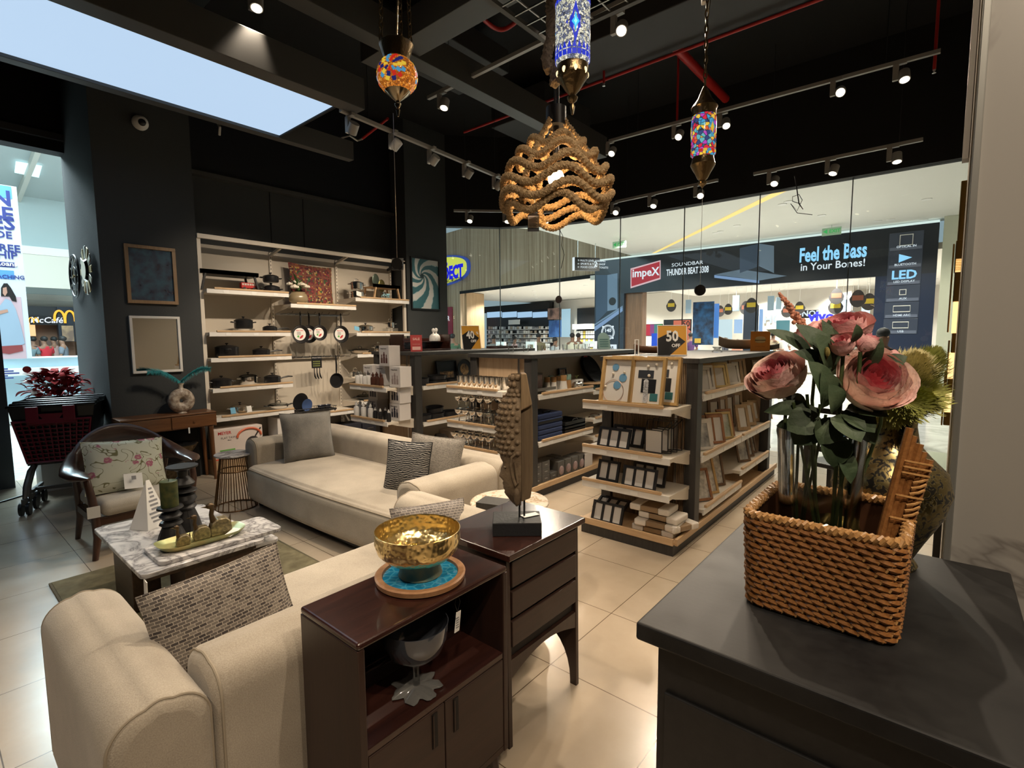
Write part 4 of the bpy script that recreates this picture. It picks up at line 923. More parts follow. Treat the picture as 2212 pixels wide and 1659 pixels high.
for i,(px,x)in enumerate(((771,3.50),(779,3.6),(786,3.50),(796,3.60),(801,3.5))):bottle('white ceramic bottle on the lower end shelf, %s from the left'%ORD[i],px,903,x,.644,GLS,GLS,1.05)
for i,(px,x)in enumerate(((811,3.52),(822,3.5),(833,3.58),(840,3.50))):bottle('black jar with white cap on the lower end shelf, %s from the left'%ORD[i],px,908,x,.644,DARKB,GLS,.8)
for i in range(3):
 t=carton('white kitchenware carton on the deck of the far gondola, %s from the left'%ORD[i],3.50,4.80,.112,.22,.24,.13+.01*i,CARTW,'cartons on the far gondola deck',True,RX);t.location=(3.50,gy(790+32*i,945,3.50),.112)
BAKE=mat('carbon_steel',(.022,.023,.026),.35)
def tin(label,px,y,z,r,h,m=BAKE,grp='dark cake tins',rot=None):
 p=ay(px,830,y);return tag(MB().lathe([(0,0),(r*.94,0),(r,h),(r+.006,h+.002),(r-.004,h),(r*.92,.004),(0,.004)],28).build('cake_tin',m,loc=(p.x,y,z),rot=rot or(0,0,0)),label,'tin',grp)
za=1.022
tin('dark fluted cake tin at the left of the upper bakeware shelf',907,4.86,za,.115,.085)
tin('lower dark roasting tin beside the fluted one on the upper bakeware shelf',945,4.86,za,.12,.05)
tin('dark roasting tin stacked on another on the upper bakeware shelf',945,4.86,za+.055,.12,.05)
tin('dark shallow tin at the right of the upper bakeware shelf',980,4.86,za,.11,.05)
t=thing('baking_tray','dark rectangular baking tray with printed label standing at the back of the far gondola','tray',(ay(967,805,5.02).x,5.02,za));R=Matrix.Rotation(-.15,4,'X')
q=MB();q.T=R;q.box(-.18,.18,0,.006,0,.27).frame(.36,.27,.02,.012,y=-.02);q.build('tray',BAKE,t,smooth=False,bevel=.003)
q=MB();q.T=R;q.box(-.12,.12,-.003,-.001,.0,.13);q.build('label',mat('food_label',(.06,.04,.03),.5,var=((.45,.28,.12),24)),t,smooth=False)
t=thing('baking_tray','dark round baking tray with printed label standing near the middle gondola','tray',(ay(1003,805,5.02).x,5.02,za));R=Matrix.Translation((0,0,.14))@Matrix.Rotation(PI/2-.15,4,'X')
q=MB();q.T=R;q.lathe([(0,0),(.13,0),(.14,.02),(.136,.02),(.125,.004),(0,.004)],28);q.build('tray',BAKE,t)
q=MB();q.T=R;q.cyl((0,0,.0045),(0,0,.006),.08,n=24);q.build('label',MATS['food_label'],t)
zl=.582
tin('dark cake tin at the left of the lower bakeware shelf',912,4.84,zl,.105,.075)
tin('lower dark cake tin in the middle of the lower bakeware shelf',940,4.86,zl,.11,.075)
tin('dark cake tin tilted on top in the middle of the lower bakeware shelf',938,4.88,zl+.085,.11,.06,rot=(.06,-.08,0))
tin('dark cake tin at the right of the lower bakeware shelf',972,4.86,zl,.11,.07)
NET=mat('dark_netting',(.05,.042,.035),.8,bump=(40,.8))
b=MB();b.grid(lambda u,v:((.26+.02*math.sin(9*v))*math.cos(2*PI*u)*math.sin(PI*min(.98,max(.02,v)))**.5,.13*math.sin(2*PI*u)*math.sin(PI*min(.98,max(.02,v)))**.5,.20*(1-math.cos(PI*v))/2*(1+.25*math.sin(5*u*PI)+.1*math.sin(23*u))),28,14,True)
tag(b.build('netted_bundle',NET,loc=(4.22,4.88,.112)),'dark netted bundle on the deck below the bakeware','bundle')
t=carton('pinkish white appliance carton on the deck below the bakeware',4.52,4.80,.112,.36,.3,.26,PINKC,'cartons on the far gondola deck',False)
q=MB();q.tube([(.06+.06*math.cos(a*PI/8),-.002,.10+.07*math.sin(a*PI/8))for a in range(9)],.006,6).box(-.02,.14,-.0015,0,.05,.1);q.build('print',MATS['print_charcoal'],t)
# things standing on the counters
zc=1.432
DW=wood('dark_mahogany',(.020,.007,.005),(.055,.018,.012),0,1.0,.25,.3)
def sign_card(label,loc,rz,w,h,m,tilt=.2,base=True,name='counter_sign',face=None):
 t=thing(name,label,'sign',loc,rz,'counter signs');R=Matrix.Rotation(-tilt,4,'X')
 q=MB();q.T=R;q.box(-w/2,w/2,-.003,.003,0,h);q.build('card',m,t,smooth=False)
 q=MB();q.T=R;q.frame(w+.008,h+.008,.008,.006,y=-.004);q.build('holder',CLEAR if base else PAPER,t,smooth=False)
 q=MB();q.bar((0,.004,h*.5),(0,.02+h*.5*math.sin(tilt)+.06,0.002),.03,.003);q.build('stay',CLEAR,t,smooth=False);return t,R
def stext(t,R,s,size,m,x,z,bold=.0,al='CENTER',sx=1.0):
 o=text(s,size,m,t,(0,0,0),ex=.0006,bold=bold,al=al,sx=sx);o.matrix_basis=R@Matrix.Translation((x,-.0042,z))@o.matrix_basis;return o
def cpos(px,py,y):p=ay(px,py,y);return(p.x,y,zc)
p=cpos(915,752,5.2)
t=thing('wooden_crate','dark wooden crate tray standing open on the far counter','crate',(p[0],5.25,zc))
W2=.40
MB().box(-W2,W2,-.14,.14,0,.02).box(-W2,W2,.12,.14,.02,.16).box(-W2,-W2+.02,-.14,.12,.02,.21).box(W2-.02,W2,-.14,.12,.02,.21).box(-W2+.02,W2-.02,-.02,.12,.105,.12).build('crate',DW,t,smooth=False,bevel=.003)
p=cpos(948,732,5.2)
BUST=mat('white_resin',(.70,.68,.64),.5)
t=thing('couple_figurine','white faceless couple figurine on the dark wooden crate','figurine',(p[0]-.02,5.26,zc+.121),.5)
for k,dx in enumerate((-.05,.055)):
 b=MB();h=.19+.015*k
 b.lathe([(0,0),(.05,0),(.052,.03),(.044,.07),(.03,.09),(.014,.098),(.012,.115),(.0,.115)],16,(dx,0,0),fn=lambda r,z,t:r*(1+.35*abs(math.cos(t))*(1 if z<.09 else 0))).ell((dx,0,.140+.006*k),(.022,.024,.03),14,10)
 b.build('figure',BUST,t)
p=cpos(893,757,4.9);t,R=sign_card('red tilted price card on the left end of the far counter',(p[0],4.84,zc),-.5,.14,.2,mat('red_card',(.42,.05,.05),.5),.1)
stext(t,R,'SALE',.04,mat('pink_print',(.75,.45,.4),.5),0,.15,.03);stext(t,R,'in store now',.017,MATS['pink_print'],0,.09);
q=MB();q.T=R;q.box(-.05,.05,-.0045,-.003,.02,.06);q.build('print',MATS['pink_print'],t,smooth=False)
ORG=mat('orange_card',(.62,.30,.03),.5)
p=cpos(1026,752,4.95);t,R=sign_card('orange and black 40 percent off sign standing on the far counter',(p[0],5.0,zc),-.35,.27,.33,ORG,.22,False)
q=MB();q.T=R;q.add([(-.135,-.0042,.20),(-.02,-.0042,.27),(.12,-.0042,.16),(-.02,-.0042,.0),(-.135,-.0042,.0)],[(0,4,3,2,1)]);q.build('print',DARKB,t,smooth=False)
stext(t,R,'40',.15,PAPER,-.01,.20,.03,sx=.8);stext(t,R,'OFF',.05,PAPER,.03,.115,.03);stext(t,R,'%',.05,PAPER,.10,.23,.02)
p=cpos(1112,755,4.85);t=thing('serving_platter','dark flat serving platter lying on the far counter','platter',(p[0],5.1,zc));MB().box(-.22,.22,-.12,.12,0,.012).frame(.44,.0,.0,.0).box(-.22,.22,-.12,-.10,.012,.035).box(-.22,.22,.10,.12,.012,.035).build('platter',DW,t,smooth=False)
for i in range(7):
 px=1150+i*17;p=ay(px,755,3.55);t=thing('glass_tumbler','small clear faceted tumbler in the row on the middle counter, %s from the left'%ORD[i],'glass',(4.25+.26*i,3.6,zc),0,'clear tumblers on the middle counter')
 MB().lathe([(0,0),(.03,0),(.035,.07),(.032,.07),(.028,.008),(0,.008)],12).build('tumbler',CLEAR,t)
p=ay(1351,752,3.3);AQ=mat('aqua_card',(.40,.62,.60),.5);t=thing('arched_card','pale aqua arched price card on the end of the middle counter','sign',(6.0,3.45,zc),-.4,'counter signs')
b=MB();pl_=[(-.10,0),(.10,0),(.10,.12)]+[(.10*math.cos(a*PI/12),.12+.10*math.sin(a*PI/12))for a in range(1,12)]+[(-.10,.12)]
b.T=Matrix.Rotation(PI/2-.15,4,'X');b.prism(pl_,-.003,.003);b.build('card',AQ,t,smooth=False)
b=MB();b.T=Matrix.Rotation(-.15,4,'X')
for k in range(4):b.box(-.07,.07,-.0045,-.003,.03+.03*k,.045+.03*k)
b.build('print',mat('sea_print',(.16,.33,.33),.5),t,smooth=False)
t=thing('white_gift_stand','slim white rectangular stand frame on the near counter end','stand',(3.98,1.98,zc),RX+.3)
MB().frame(.035,.14,.02,.006).box(-.03,.03,-.03,.03,0,.006).build('frame',PAPER,t,smooth=False)
WB=wood('brown_boat_bowl',(.09,.04,.018),(.16,.08,.04),0,1,.35)
def boat(label,loc,L,w,h,m,rz=0):
 b=MB()
 def fn(u,v):
  x=(2*u-1);s=max(0.02,1-abs(x)**2.2);a=PI*(v);return(x*L/2,-w/2*s*math.cos(a),h*(.15+.85*(1-math.sin(a)))*1.0*s**.0+h*.35*abs(x)**3)
 b.grid(fn,22,12);o=b.build('boat_bowl',m,solid=.008,loc=loc,rot=(0,0,rz));return tag(o,label,'bowl','boat-shaped bowls')
boat('brown wooden boat-shaped bowl on the near counter',(4.45,2.05,zc+.0),.34,.12,.075,WB,RX+.4)
boat('pale carved boat-shaped bowl on the far end of the near counter',(6.02,1.72,zc+.0),.48,.2,.12,mat('pale_carved_wood',(.33,.25,.17),.6,bump=(30,.4)),RX+.3)
boat('dark grey boat-shaped bowl on the far end of the near counter',(6.05,1.5,zc+.0),.3,.12,.06,mat('grey_stone',(.07,.075,.075),.5),RX+.3)
t,R=sign_card('orange 50 percent off sign leaning sideways on the near counter',(4.25,1.78,zc),-1.05,.24,.26,ORG,.24,False)
q=MB();q.T=R;q.add([(-.12,-.0042,.15),(0,-.0042,.21),(.11,-.0042,.12),(-.02,-.0042,.0),(-.12,-.0042,.0)],[(0,4,3,2,1)]);q.build('print',DARKB,t,smooth=False)
stext(t,R,'50',.13,PAPER,-.0,.165,.03,sx=.8);stext(t,R,'OFF',.04,PAPER,.03,.085,.03)
t,R=sign_card('orange burger picture card on the far end of the near counter',(5.9,1.50,zc),RX+.25,.19,.21,mat('burger_orange',(.62,.22,.02),.5),.08)
q=MB();q.T=R;q.ell((0,-.004,.135),(.05,.003,.022),16,6,0).box(-.052,.052,-.006,-.004,.108,.118,1).box(-.055,.055,-.006,-.004,.118,.123,2).ell((0,-.004,.10),(.05,.003,.014),16,6,0);q.build('print',[mat('bun',(.62,.42,.18),.5),mat('patty',(.2,.09,.04),.5),mat('lettuce',(.3,.45,.12),.5)],t)
stext(t,R,'combo deal',.02,mat('burger_text',(.35,.1,.01),.5),0,.05)
t=tag(MB().lathe([(0,0),(.05,0),(.052,.01),(.03,.03),(.05,.055),(.048,.055),(.02,.03),(0,.02)],18).build('glass_dish',CLEAR,loc=(5.3,1.75,zc)),'small clear glass dish on the near counter','dish')
# sofas
def fabric(name,c1,c2,sc=260,bs=.35,big=None):
 m,nt,b=_bsdf(name);L=nt.links;v=coords(nt)
 n=N(nt,'ShaderNodeTexNoise',Scale=sc,Detail=3);L.new(v,n.inputs['Vector'])
 n2=N(nt,'ShaderNodeTexNoise',Scale=5,Detail=5);L.new(v,n2 .inputs['Vector'])
 ad_=nt.nodes.new('ShaderNodeMath');ad_.operation='MULTIPLY_ADD';ad_.inputs[1].default_value=.55;L.new(n.outputs['Fac'],ad_.inputs[0])
 h=nt.nodes.new('ShaderNodeMath');h.operation='MULTIPLY';h.inputs[1].default_value=.45;L.new(n2 .outputs['Fac'],h.inputs[0]);L.new(h.outputs[0],ad_.inputs[2])
 L.new(ramp(nt,ad_.outputs[0],[(.35,c1),(.65,c2)]),b.inputs['Base Color'])
 b.inputs['Roughness'].default_value=.95;b.inputs['Sheen Weight'].default_value=.25;b.inputs['Specular IOR Level'].default_value=.2
 bumpn(nt,n.outputs['Fac'],b,bs,.004);return m
BEIGE=fabric('beige_boucle',(.33,.285,.225),(.47,.415,.335))
PIPE=mat('beige_piping',(.34,.29,.22),.9)
def soft(parent,name,x0,x1,y0,y1,z0,z1,r=.06,seg=6,m=BEIGE):
 return MB().box(x0,x1,y0,y1,z0,z1).build(name,m,parent,bevel=r,seg=seg,world=True,ang=60)
def arch_slab(parent,name,x0,x1,y0,y1,z0,z1,r,along,m=BEIGE,e=.035):
 """upholstered slab running along an axis, top edges rounded, ends softened"""
 w=(y1-y0)if along=='x' else(x1-x0);n=8;prof=[(0,z0)]
 for k in range(n+1):a=PI/2*k/n;prof.append((r-r*math.cos(a),z1-r+r*math.sin(a)))
 prof+=[(r+(w-2*r)*k/6,z1+.010*math.sin(PI*k/6))for k in range(1,6)]
 for k in range(n+1):a=PI/2*(1-k/n);prof.append((w-r+r*math.cos(a),z1-r+r*math.sin(a)))
 prof.append((w,z0));c=w/2
 L0,L1=(x0,x1)if along=='x' else(y0,y1);st=[]
 for(t,s)in((0,0),(.15,.55),(.5,.88),(1,1)):st.append((L0+e*t*1.0,e*(1-s)))
 st+=[(L0+(L1-L0)*k/6,0)for k in range(1,6)]
 for(t,s)in reversed(((0,0),(.15,.55),(.5,.88),(1,1))):st.append((L1-e*t,e*(1-s)))
 vs=[];fs=[];P=len(prof)
 for(l,ins)in st:
  for(a,z)in prof:
   f=(c-ins)/c;aa=c+(a-c)*f;zz=z if z==z0 else z-ins
   vs.append((l,y0+aa,zz)if along=='x' else(x0+aa,l,zz))
 for i in range(len(st)-1):
  for j in range(P-1):fs.append((i*P+j,i*P+j+1,(i+1)*P+j+1,(i+1)*P+j)if along=='y' else(i*P+j,(i+1)*P+j,(i+1)*P+j+1,i*P+j+1))
  fs.append((i*P+P-1,i*P,(i+1)*P,(i+1)*P+P-1)if along=='y' else(i*P+P-1,(i+1)*P+P-1,(i+1)*P,i*P))
 fs+=[tuple(reversed(range(P)))if along=='x' else tuple(range(P)),tuple((len(st)-1)*P+j for j in range(P))if along=='x' else tuple((len(st)-1)*P+j for j in reversed(range(P)))]
 o=MB().add(vs,fs).build(name,m,parent,world=True,ang=50)
 for side,l in((0,L0+e*.5),(1,L1-e*.5)):
  ln=[]
  for(a,z)in prof:
   f=(c-e*.12)/c;aa=c+(a-c)*f;zz=z-(0 if z==z0 else e*.12);ln.append((l,y0+aa,zz)if along=='x' else(x0+aa,l,zz))
  MB().tube(ln,.0042,6).build('piping',PIPE,o,world=True)
 return o
def seat_slab(parent,x0,x1,y0,y1,z0,z1,front,m=BEIGE):
 return soft(parent,'seat',x0,x1,y0,y1,z0,z1,.045,5,m)
ns=thing('sofa','beige two-seat sofa seen from behind in the foreground with its back to the camera','sofa',(1.15,2.0,0))
arch_slab(ns,'backrest',.485,2.06,1.50,1.76,.10,.665,.085,'x')
arch_slab(ns,'armrest',.235,.48,1.50,2.43,.10,.655,.09,'y')
arch_slab(ns,'armrest',1.80,2.055,1.765,2.47,.10,.655,.09,'y')
seat_slab(ns,.482,1.798,1.74,2.52,.12,.41,'+y')
for x in(.32,1.97):
 for y in(1.6,2.35):MB().box(x-.03,x+.03,y-.03,y+.03,0,.11).build('leg',DARKB,ns,smooth=False,world=True)
fs_=thing('sofa','long beige sofa in front of the goblet gondola, facing the entrance side','sofa',(2.5,3.75,0))
arch_slab(fs_,'backrest',2.78,3.05,2.47,5.10,.12,.665,.085,'y')
arch_slab(fs_,'armrest',2.03,2.775,4.86,5.10,.12,.645,.075,'x')
arch_slab(fs_,'armrest',2.03,2.775,2.47,2.74,.12,.655,.085,'x')
b=MB()
def seatfn(u,v):
 y=2.745+(4.87-2.745)*v;xf=1.955-.03*math.sin(v*PI)+.05*(1-v)
 pr=[(xf+.03,.10),(xf,.14),(xf,.37),(xf+.02,.405),(xf+.06,.42),(xf+.4,.435),(2.80,.42),(2.80,.10)]
 k=u*(len(pr)-1);i=min(int(k),len(pr)-2);f=k-i
 return(pr[i][0]*(1-f)+pr[i+1][0]*f,y,pr[i][1]*(1-f)+pr[i+1][1]*f+(.012*math.sin(v*PI)if u>.5 else 0))
b.grid(seatfn,43,16);so=b.build('seat',BEIGE,fs_,world=True,ang=70)
MB().tube([(1.955-.03*math.sin(k/16*PI)+.05*(1-k/16)+.01,2.745+2.12*k/16,.395)for k in range(17)],.004,6).build('piping',PIPE,so,world=True)
MB().box(2.06,3.0,2.56,5.0,.04,.11).build('plinth',DARKB,fs_,smooth=False,world=True)
for x in(2.12,2.95):
 for y in(2.6,4.95):MB().box(x-.03,x+.03,y-.03,y+.03,0,.05).build('leg',DARKB,fs_,smooth=False,world=True)
# cushions
def weave(name,dark,light,sx,sy,rotx=PI/2,mort=.06,bg=None):
 m,nt,b=_bsdf(name);L=nt.links;v=coords(nt,(1,1,1),(rotx,0,0))
 br=N(nt,'ShaderNodeTexBrick',Scale=1);br.offset=.5;br.inputs['Brick Width'].default_value=sx;br.inputs['Row Height'].default_value=sy;br.inputs['Mortar Size'].default_value=sy*mort
 br.inputs['Color1'].default_value=(*dark,1);br.inputs['Color2'].default_value=(*(bg or tuple(.55*a+.45*c for a,c in zip(dark,light))),1);br.inputs['Mortar'].default_value=(*light,1);L.new(v,br.inputs['Vector'])
 w=N(nt,'ShaderNodeTexWave',Scale=150);w.bands_direction='X';L.new(v,w.inputs['Vector'])
 mx=nt.nodes.new('ShaderNodeMix');mx.data_type='RGBA';mx.blend_type='MULTIPLY';mx.inputs['Factor'].default_value=.55
 L.new(br.outputs['Color'],mx.inputs['A']);L.new(ramp(nt,w.outputs['Fac'],[(.2,(.45,.45,.45)),(.8,(1,1,1))]),mx.inputs['B'])
 L.new(mx.outputs['Result'],b.inputs['Base Color']);b.inputs['Roughness'].default_value=.95;bumpn(nt,br.outputs['Fac'],b,.4,.002);return m
WV1=weave('basket_weave_cloth',(.055,.046,.045),(.48,.42,.35),.021,.0105,mort=.10)
WV2=weave('tweed_check_cloth',(.10,.095,.088),(.42,.38,.32),.011,.008,mort=.14,bg=(.24,.22,.2))
WV3=weave('plaid_cloth',(.13,.115,.108),(.40,.36,.32),.026,.0135,mort=.14,bg=(.22,.2,.19))
GREYT=fabric('grey_tweed',(.075,.073,.068),(.26,.245,.22),420,.5)
def blackband():
 m,nt,b=_bsdf('black_zigzag_cloth');L=nt.links;v=coords(nt,(1,1,1),(PI/2,0,0))
 w=N(nt,'ShaderNodeTexWave',Scale=22,Distortion=6);w.bands_direction='Y';L.new(v,w.inputs['Vector'])
 L.new(ramp(nt,w.outputs['Fac'],[(.55,(.015,.015,.017)),(.75,(.35,.33,.30))]),b.inputs['Base Color']);b.inputs['Roughness'].default_value=.9;return m
c=cushion('dark basket-weave lumbar cushion against the foreground sofa back near its left arm',(.655,1.875,.63),.45,.35,.14,WV1,(-.34,-.10,-.03),'sofa cushions',WV1,.05)
cushion('grey tweed square cushion leaning in the far corner of the long sofa',(2.47,4.70,.645),.50,.48,.16,GREYT,(-.28,.05,-.10),'sofa cushions',GREYT)
cushion('grey checked square cushion in the near corner of the long sofa',(2.62,3.02,.62),.44,.42,.15,WV2,(-.30,.10,-1.05),'sofa cushions',WV2)
cushion('black and white patterned cushion beside the grey checked one on the long sofa',(2.42,3.10,.61),.40,.40,.13,blackband(),(-.22,.0,-1.25),'sofa cushions',DARKB)
cushion('pale plaid lumbar cushion lying against the right arm of the foreground sofa',(1.70,1.98,.60),.46,.28,.14,WV3,(-.42,.10,-.12),'sofa cushions',WV3,.05)
# coffee table and what stands on it
CARR=m_marble('white_marble',(.58,.565,.56),(.20,.195,.20),2.6,.18,.5,.03)
DKW=wood('dark_walnut',(.030,.016,.009),(.075,.040,.022),1,1.0,.4)
ct=thing('coffee_table','low coffee table with staggered white marble slabs on dark wood blocks','coffee table',(1.05,3.55,.02))
def slab(name,x0,x1,y0,y1,z0,z1,r,m,cx=(1,1,1,1),par=ct):
 pts=[]
 for(cx_,cy_,a0,on)in((x1-r,y1-r,0,cx[0]),(x0+r,y1-r,PI/2,cx[1]),(x0+r,y0+r,PI,cx[2]),(x1-r,y0+r,3*PI/2,cx[3])):
  pts+=[(cx_+r*math.cos(a0+PI/2*k/6),cy_+r*math.sin(a0+PI/2*k/6))for k in range(7)]
 return MB().prism(pts,z0,z1).build(name,m,par,world=True,bevel=.003,seg=2,ang=30)
slab('marble_slab',.685,1.315,3.06,4.09,.375,.400,.035,CARR)
slab('marble_slab',.78,1.44,3.10,3.42,.4005,.424,.04,CARR)
slab('marble_slab',1.0,1.46,3.20,3.62,.30,.322,.03,CARR)
MB().box(.90,1.27,3.13,3.40,.02,.375).build('leg',DKW,ct,smooth=False,bevel=.004,world=True)
MB().box(.72,1.28,3.12,3.98,.335,.374).build('apron',DKW,ct,smooth=False,bevel=.003,world=True)
MB().box(.74,.88,3.5,3.9,.02,.336).build('leg',DKW,ct,smooth=False,bevel=.004,world=True)
MB().box(1.02,1.44,3.22,3.6,.27,.30).build('shelf_support',DKW,ct,smooth=False,world=True)
MB().obox((.70,3.055,.33),(.004,.05,.085),(.1,0,.0)).build('price_tag',PAPER,ct,smooth=False,world=True)
def m_rug():
 m,nt,b=_bsdf('olive_leaf_rug');L=nt.links;v=coords(nt)
 vo=N(nt,'ShaderNodeTexVoronoi',Scale=4.5);vo.feature='F1';vo.distance='MINKOWSKI';vo.inputs['Exponent'].default_value=.6;L.new(v,vo.inputs['Vector'])
 n=N(nt,'ShaderNodeTexNoise',Scale=14,Detail=5);L.new(v,n.inputs['Vector'])
 mx=nt.nodes.new('ShaderNodeMix');mx.data_type='RGBA';L.new(ramp(nt,vo.outputs['Distance'],[(.10,(1,1,1)),(.22,(0,0,0))]),mx.inputs['Factor'])
 L.new(ramp(nt,n.outputs['Fac'],[(.3,(.105,.088,.045)),(.7,(.185,.16,.09))]),mx.inputs['A']);mx.inputs['B'].default_value=(.05,.045,.03,1)
 L.new(mx.outputs['Result'],b.inputs['Base Color']);b.inputs['Roughness'].default_value=.95;return m
rg=thing('area_rug','olive patterned rug lying under the coffee table','rug',(1.15,3.5,.0))
MB().box(.50,1.78,2.60,4.40,.002,.014).build('pile',m_rug(),rg,smooth=False,bevel=.004,world=True)
MB().box(.488,.50,2.6,4.4,.002,.012).box(1.78,1.792,2.6,4.4,.002,.012).build('binding',mat('rug_edge',(.12,.10,.06),.9),rg,smooth=False,world=True)
zt=.4245
CBK=mat('black_carved_wood',(.014,.013,.013),.45,bump=(30,.2))
def candle_holder(label,loc,s,ridges,prof):
 t=thing('candle_holder',label,'candle holder',loc,0,'black candle holders')
 b=MB().lathe([(0,0)]+[(r*s,z*s)for r,z in prof[:3]]+[(0,prof[2][1]*s)],32,fn=lambda r,z,a:r*(1+.07*abs(math.sin(9*a))));b.build('base',CBK,t)
 MB().lathe([(0,prof[2][1]*s)]+[(r*s,z*s)for r,z in prof[2:]]+[(0,prof[-1][1]*s)],28).build('stem',CBK,t);return t
p1=az(376,1168,.40);
t1=candle_holder('shorter black turned candle holder carrying the green candle',(p1 .x,p1 .y+.03,.4005),1.0,1,[(.072,0),(.062,.04),(.045,.085),(.05,.09),(.062,.10),(.055,.115),(.03,.12),(.045,.13),(.06,.15),(.045,.17),(.03,.175),(.05,.185),(.07,.195),(.066,.205)])
gz_=.4005+.205
t=thing('pillar_candle','mottled dark green pillar candle on the shorter black holder','candle',(p1 .x,p1 .y+.03,gz_+.001))
MB().lathe([(0,0),(.046,0),(.046,.152),(.043,.155),(0,.150)],24).build('wax',mat('green_wax',(.018,.035,.010),.45,var=((.07,.075,.02),26)),t);MB().cyl((0,0,.149),(.002,0,.165),.0018,n=6).build('wick',DARKB,t)
p2=az(402,1150,.40)
candle_holder('taller black turned candle holder with an empty dish top',(p2 .x+.02,p2 .y+.06,.4005),1.0,1,[(.085,0),(.072,.06),(.05,.13),(.06,.14),(.066,.15),(.05,.165),(.055,.175),(.07,.2),(.06,.225),(.035,.235),(.075,.25),(.072,.256),(.035,.27),(.06,.285),(.064,.30),(.045,.325),(.028,.345),(.03,.375),(.05,.39),(.085,.40),(.087,.41)])
p3=az(318,1150,.40)
t=thing('table_sign','white printed price tent sign on the marble table beside the green candle','sign',(p3 .x+.05,p3 .y+.12,.4005),.5)
b=MB().add([(-.085,-.07,0),(.085,-.07,0),(.012,0,.30),(-.012,0,.30)],[(0,1,2,3)]).add([(-.085,.07,0),(.085,.07,0),(.012,0,.30),(-.012,0,.30)],[(3,2,1,0)]).add([(-.085,-.07,0),(-.012,0,.30),(-.085,.07,0)],[(0,1,2)]);b.build('card',PAPER,t,smooth=False,solid=.0015)
q=MB()
for k in range(9):
 f=.12+.085*k;w=(.07*(1-f))*(.6+.35*((k*7)%3)/2);y=-.07*(1-f)-.0016;z=.30*f
 q.add([(-w,y-.0,z),(w,y,z),(w,y+.0035,z+.012),(-w,y+.0035,z+.012)],[(0,1,2,3)])
q.build('print',mat('grey_ink',(.22,.22,.23),.6),t,smooth=False)
p4=az(425,1182,.424)
PAT=mat('gilt_tray',(.45,.36,.14),.35,.4,var=((.30,.34,.16),9),bump=(30,.1))
t=thing('oval_tray','long gilded green boat-shaped tray on the white marble table','tray',(1.035,3.262,.4245),0)
b=MB()
def trayfn(u,v):
 a=2*PI*u;rx,ry=.215,.10;prof=[(0,.006),(.78,.006),(.88,.012),(1.0,.030),(1.03,.032),(1.0,.022),(.88,.002),(.78,0),(0,0)]
 k=v*8;i=min(int(k),7);f=k-i;s=prof[i][0]*(1-f)+prof[i+1][0]*f;z=prof[i][1]*(1-f)+prof[i+1][1]*f
 cx=math.copysign(abs(math.cos(a))**.42,math.cos(a));sy=math.copysign(abs(math.sin(a))**.55,math.sin(a))
 return(rx*s*cx*(1+.04*max(0,math.cos(2*a))),ry*s*sy,z+(.022*max(0,abs(cx)-.75)*4*max(0,s-.8)*5*.3))
b.grid(trayfn,48,9,True);b.build('tray',PAT,t,ang=60)
BRONZ=mat('dark_bronze',(.10,.065,.035),.35,.7,bump=(60,.2));AGATE=mat('speckled_gold_body',(.30,.24,.13),.35,.4,var=((.12,.10,.06),60))
def duck(label,px,py,s):
 p=az(px,py,.431);t=thing('duck_figurine',label,'figurine',(p.x,p.y,.4305),-.15,'bronze duck figurines')
 b=MB();b.prism([(-.035,0),(.035,0),(.04,.02),(.036,.05),(.02,.066),(-.01,.066),(-.032,.048),(-.04,.02)],-.024,.024);b.T=None
 R=Matrix.Rotation(PI/2,4,'X');b.v=[tuple(R@Vector(v)*s)for v in b.v];b.build('body',AGATE,t,bevel=.006,seg=2)
 MB().tube([(-.022*s,0,.055*s),(-.028*s,0,.085*s),(-.024*s,0,.105*s),(-.027*s,0,.118*s)],[.012*s,.0085*s,.0085*s,.011*s],10).ell((-.03*s,0,.12*s),(.016*s,.012*s,.012*s)).add([(-.042*s,-.006*s,.121*s),(-.042*s,.006*s,.121*s),(-.042*s,0,.113*s),(-.064*s,0,.121*s)],[(0,1,3),(1,2,3),(2,0,3)]).build('head',BRONZ,t,ang=60)
 MB().add([(.03*s,-.012*s,.045*s),(.03*s,.012*s,.045*s),(.04*s,.0,.075*s),(.042*s,0,.03*s)],[(0,1,2),(1,3,2),(3,0,2),(0,3,1)]).build('tail',BRONZ,t,smooth=False)
duck('smallest bronze duck figurine, left of three in the gilded tray',396,1177,.92)
duck('middle-sized bronze duck figurine in the gilded tray',436,1163,1.15)
duck('largest bronze duck figurine, right of three in the gilded tray',476,1152,1.5)
tag(MB().obox((0,0,.012),(.09,.05,.001),(.0,-.2,.5)).build('price_tag',PAPER,loc=(ay(503,1132,p4 .y).x,p4 .y+.02,.434),smooth=False),'white paper tag lying at the right end of the gilded tray','tag','loose tags')
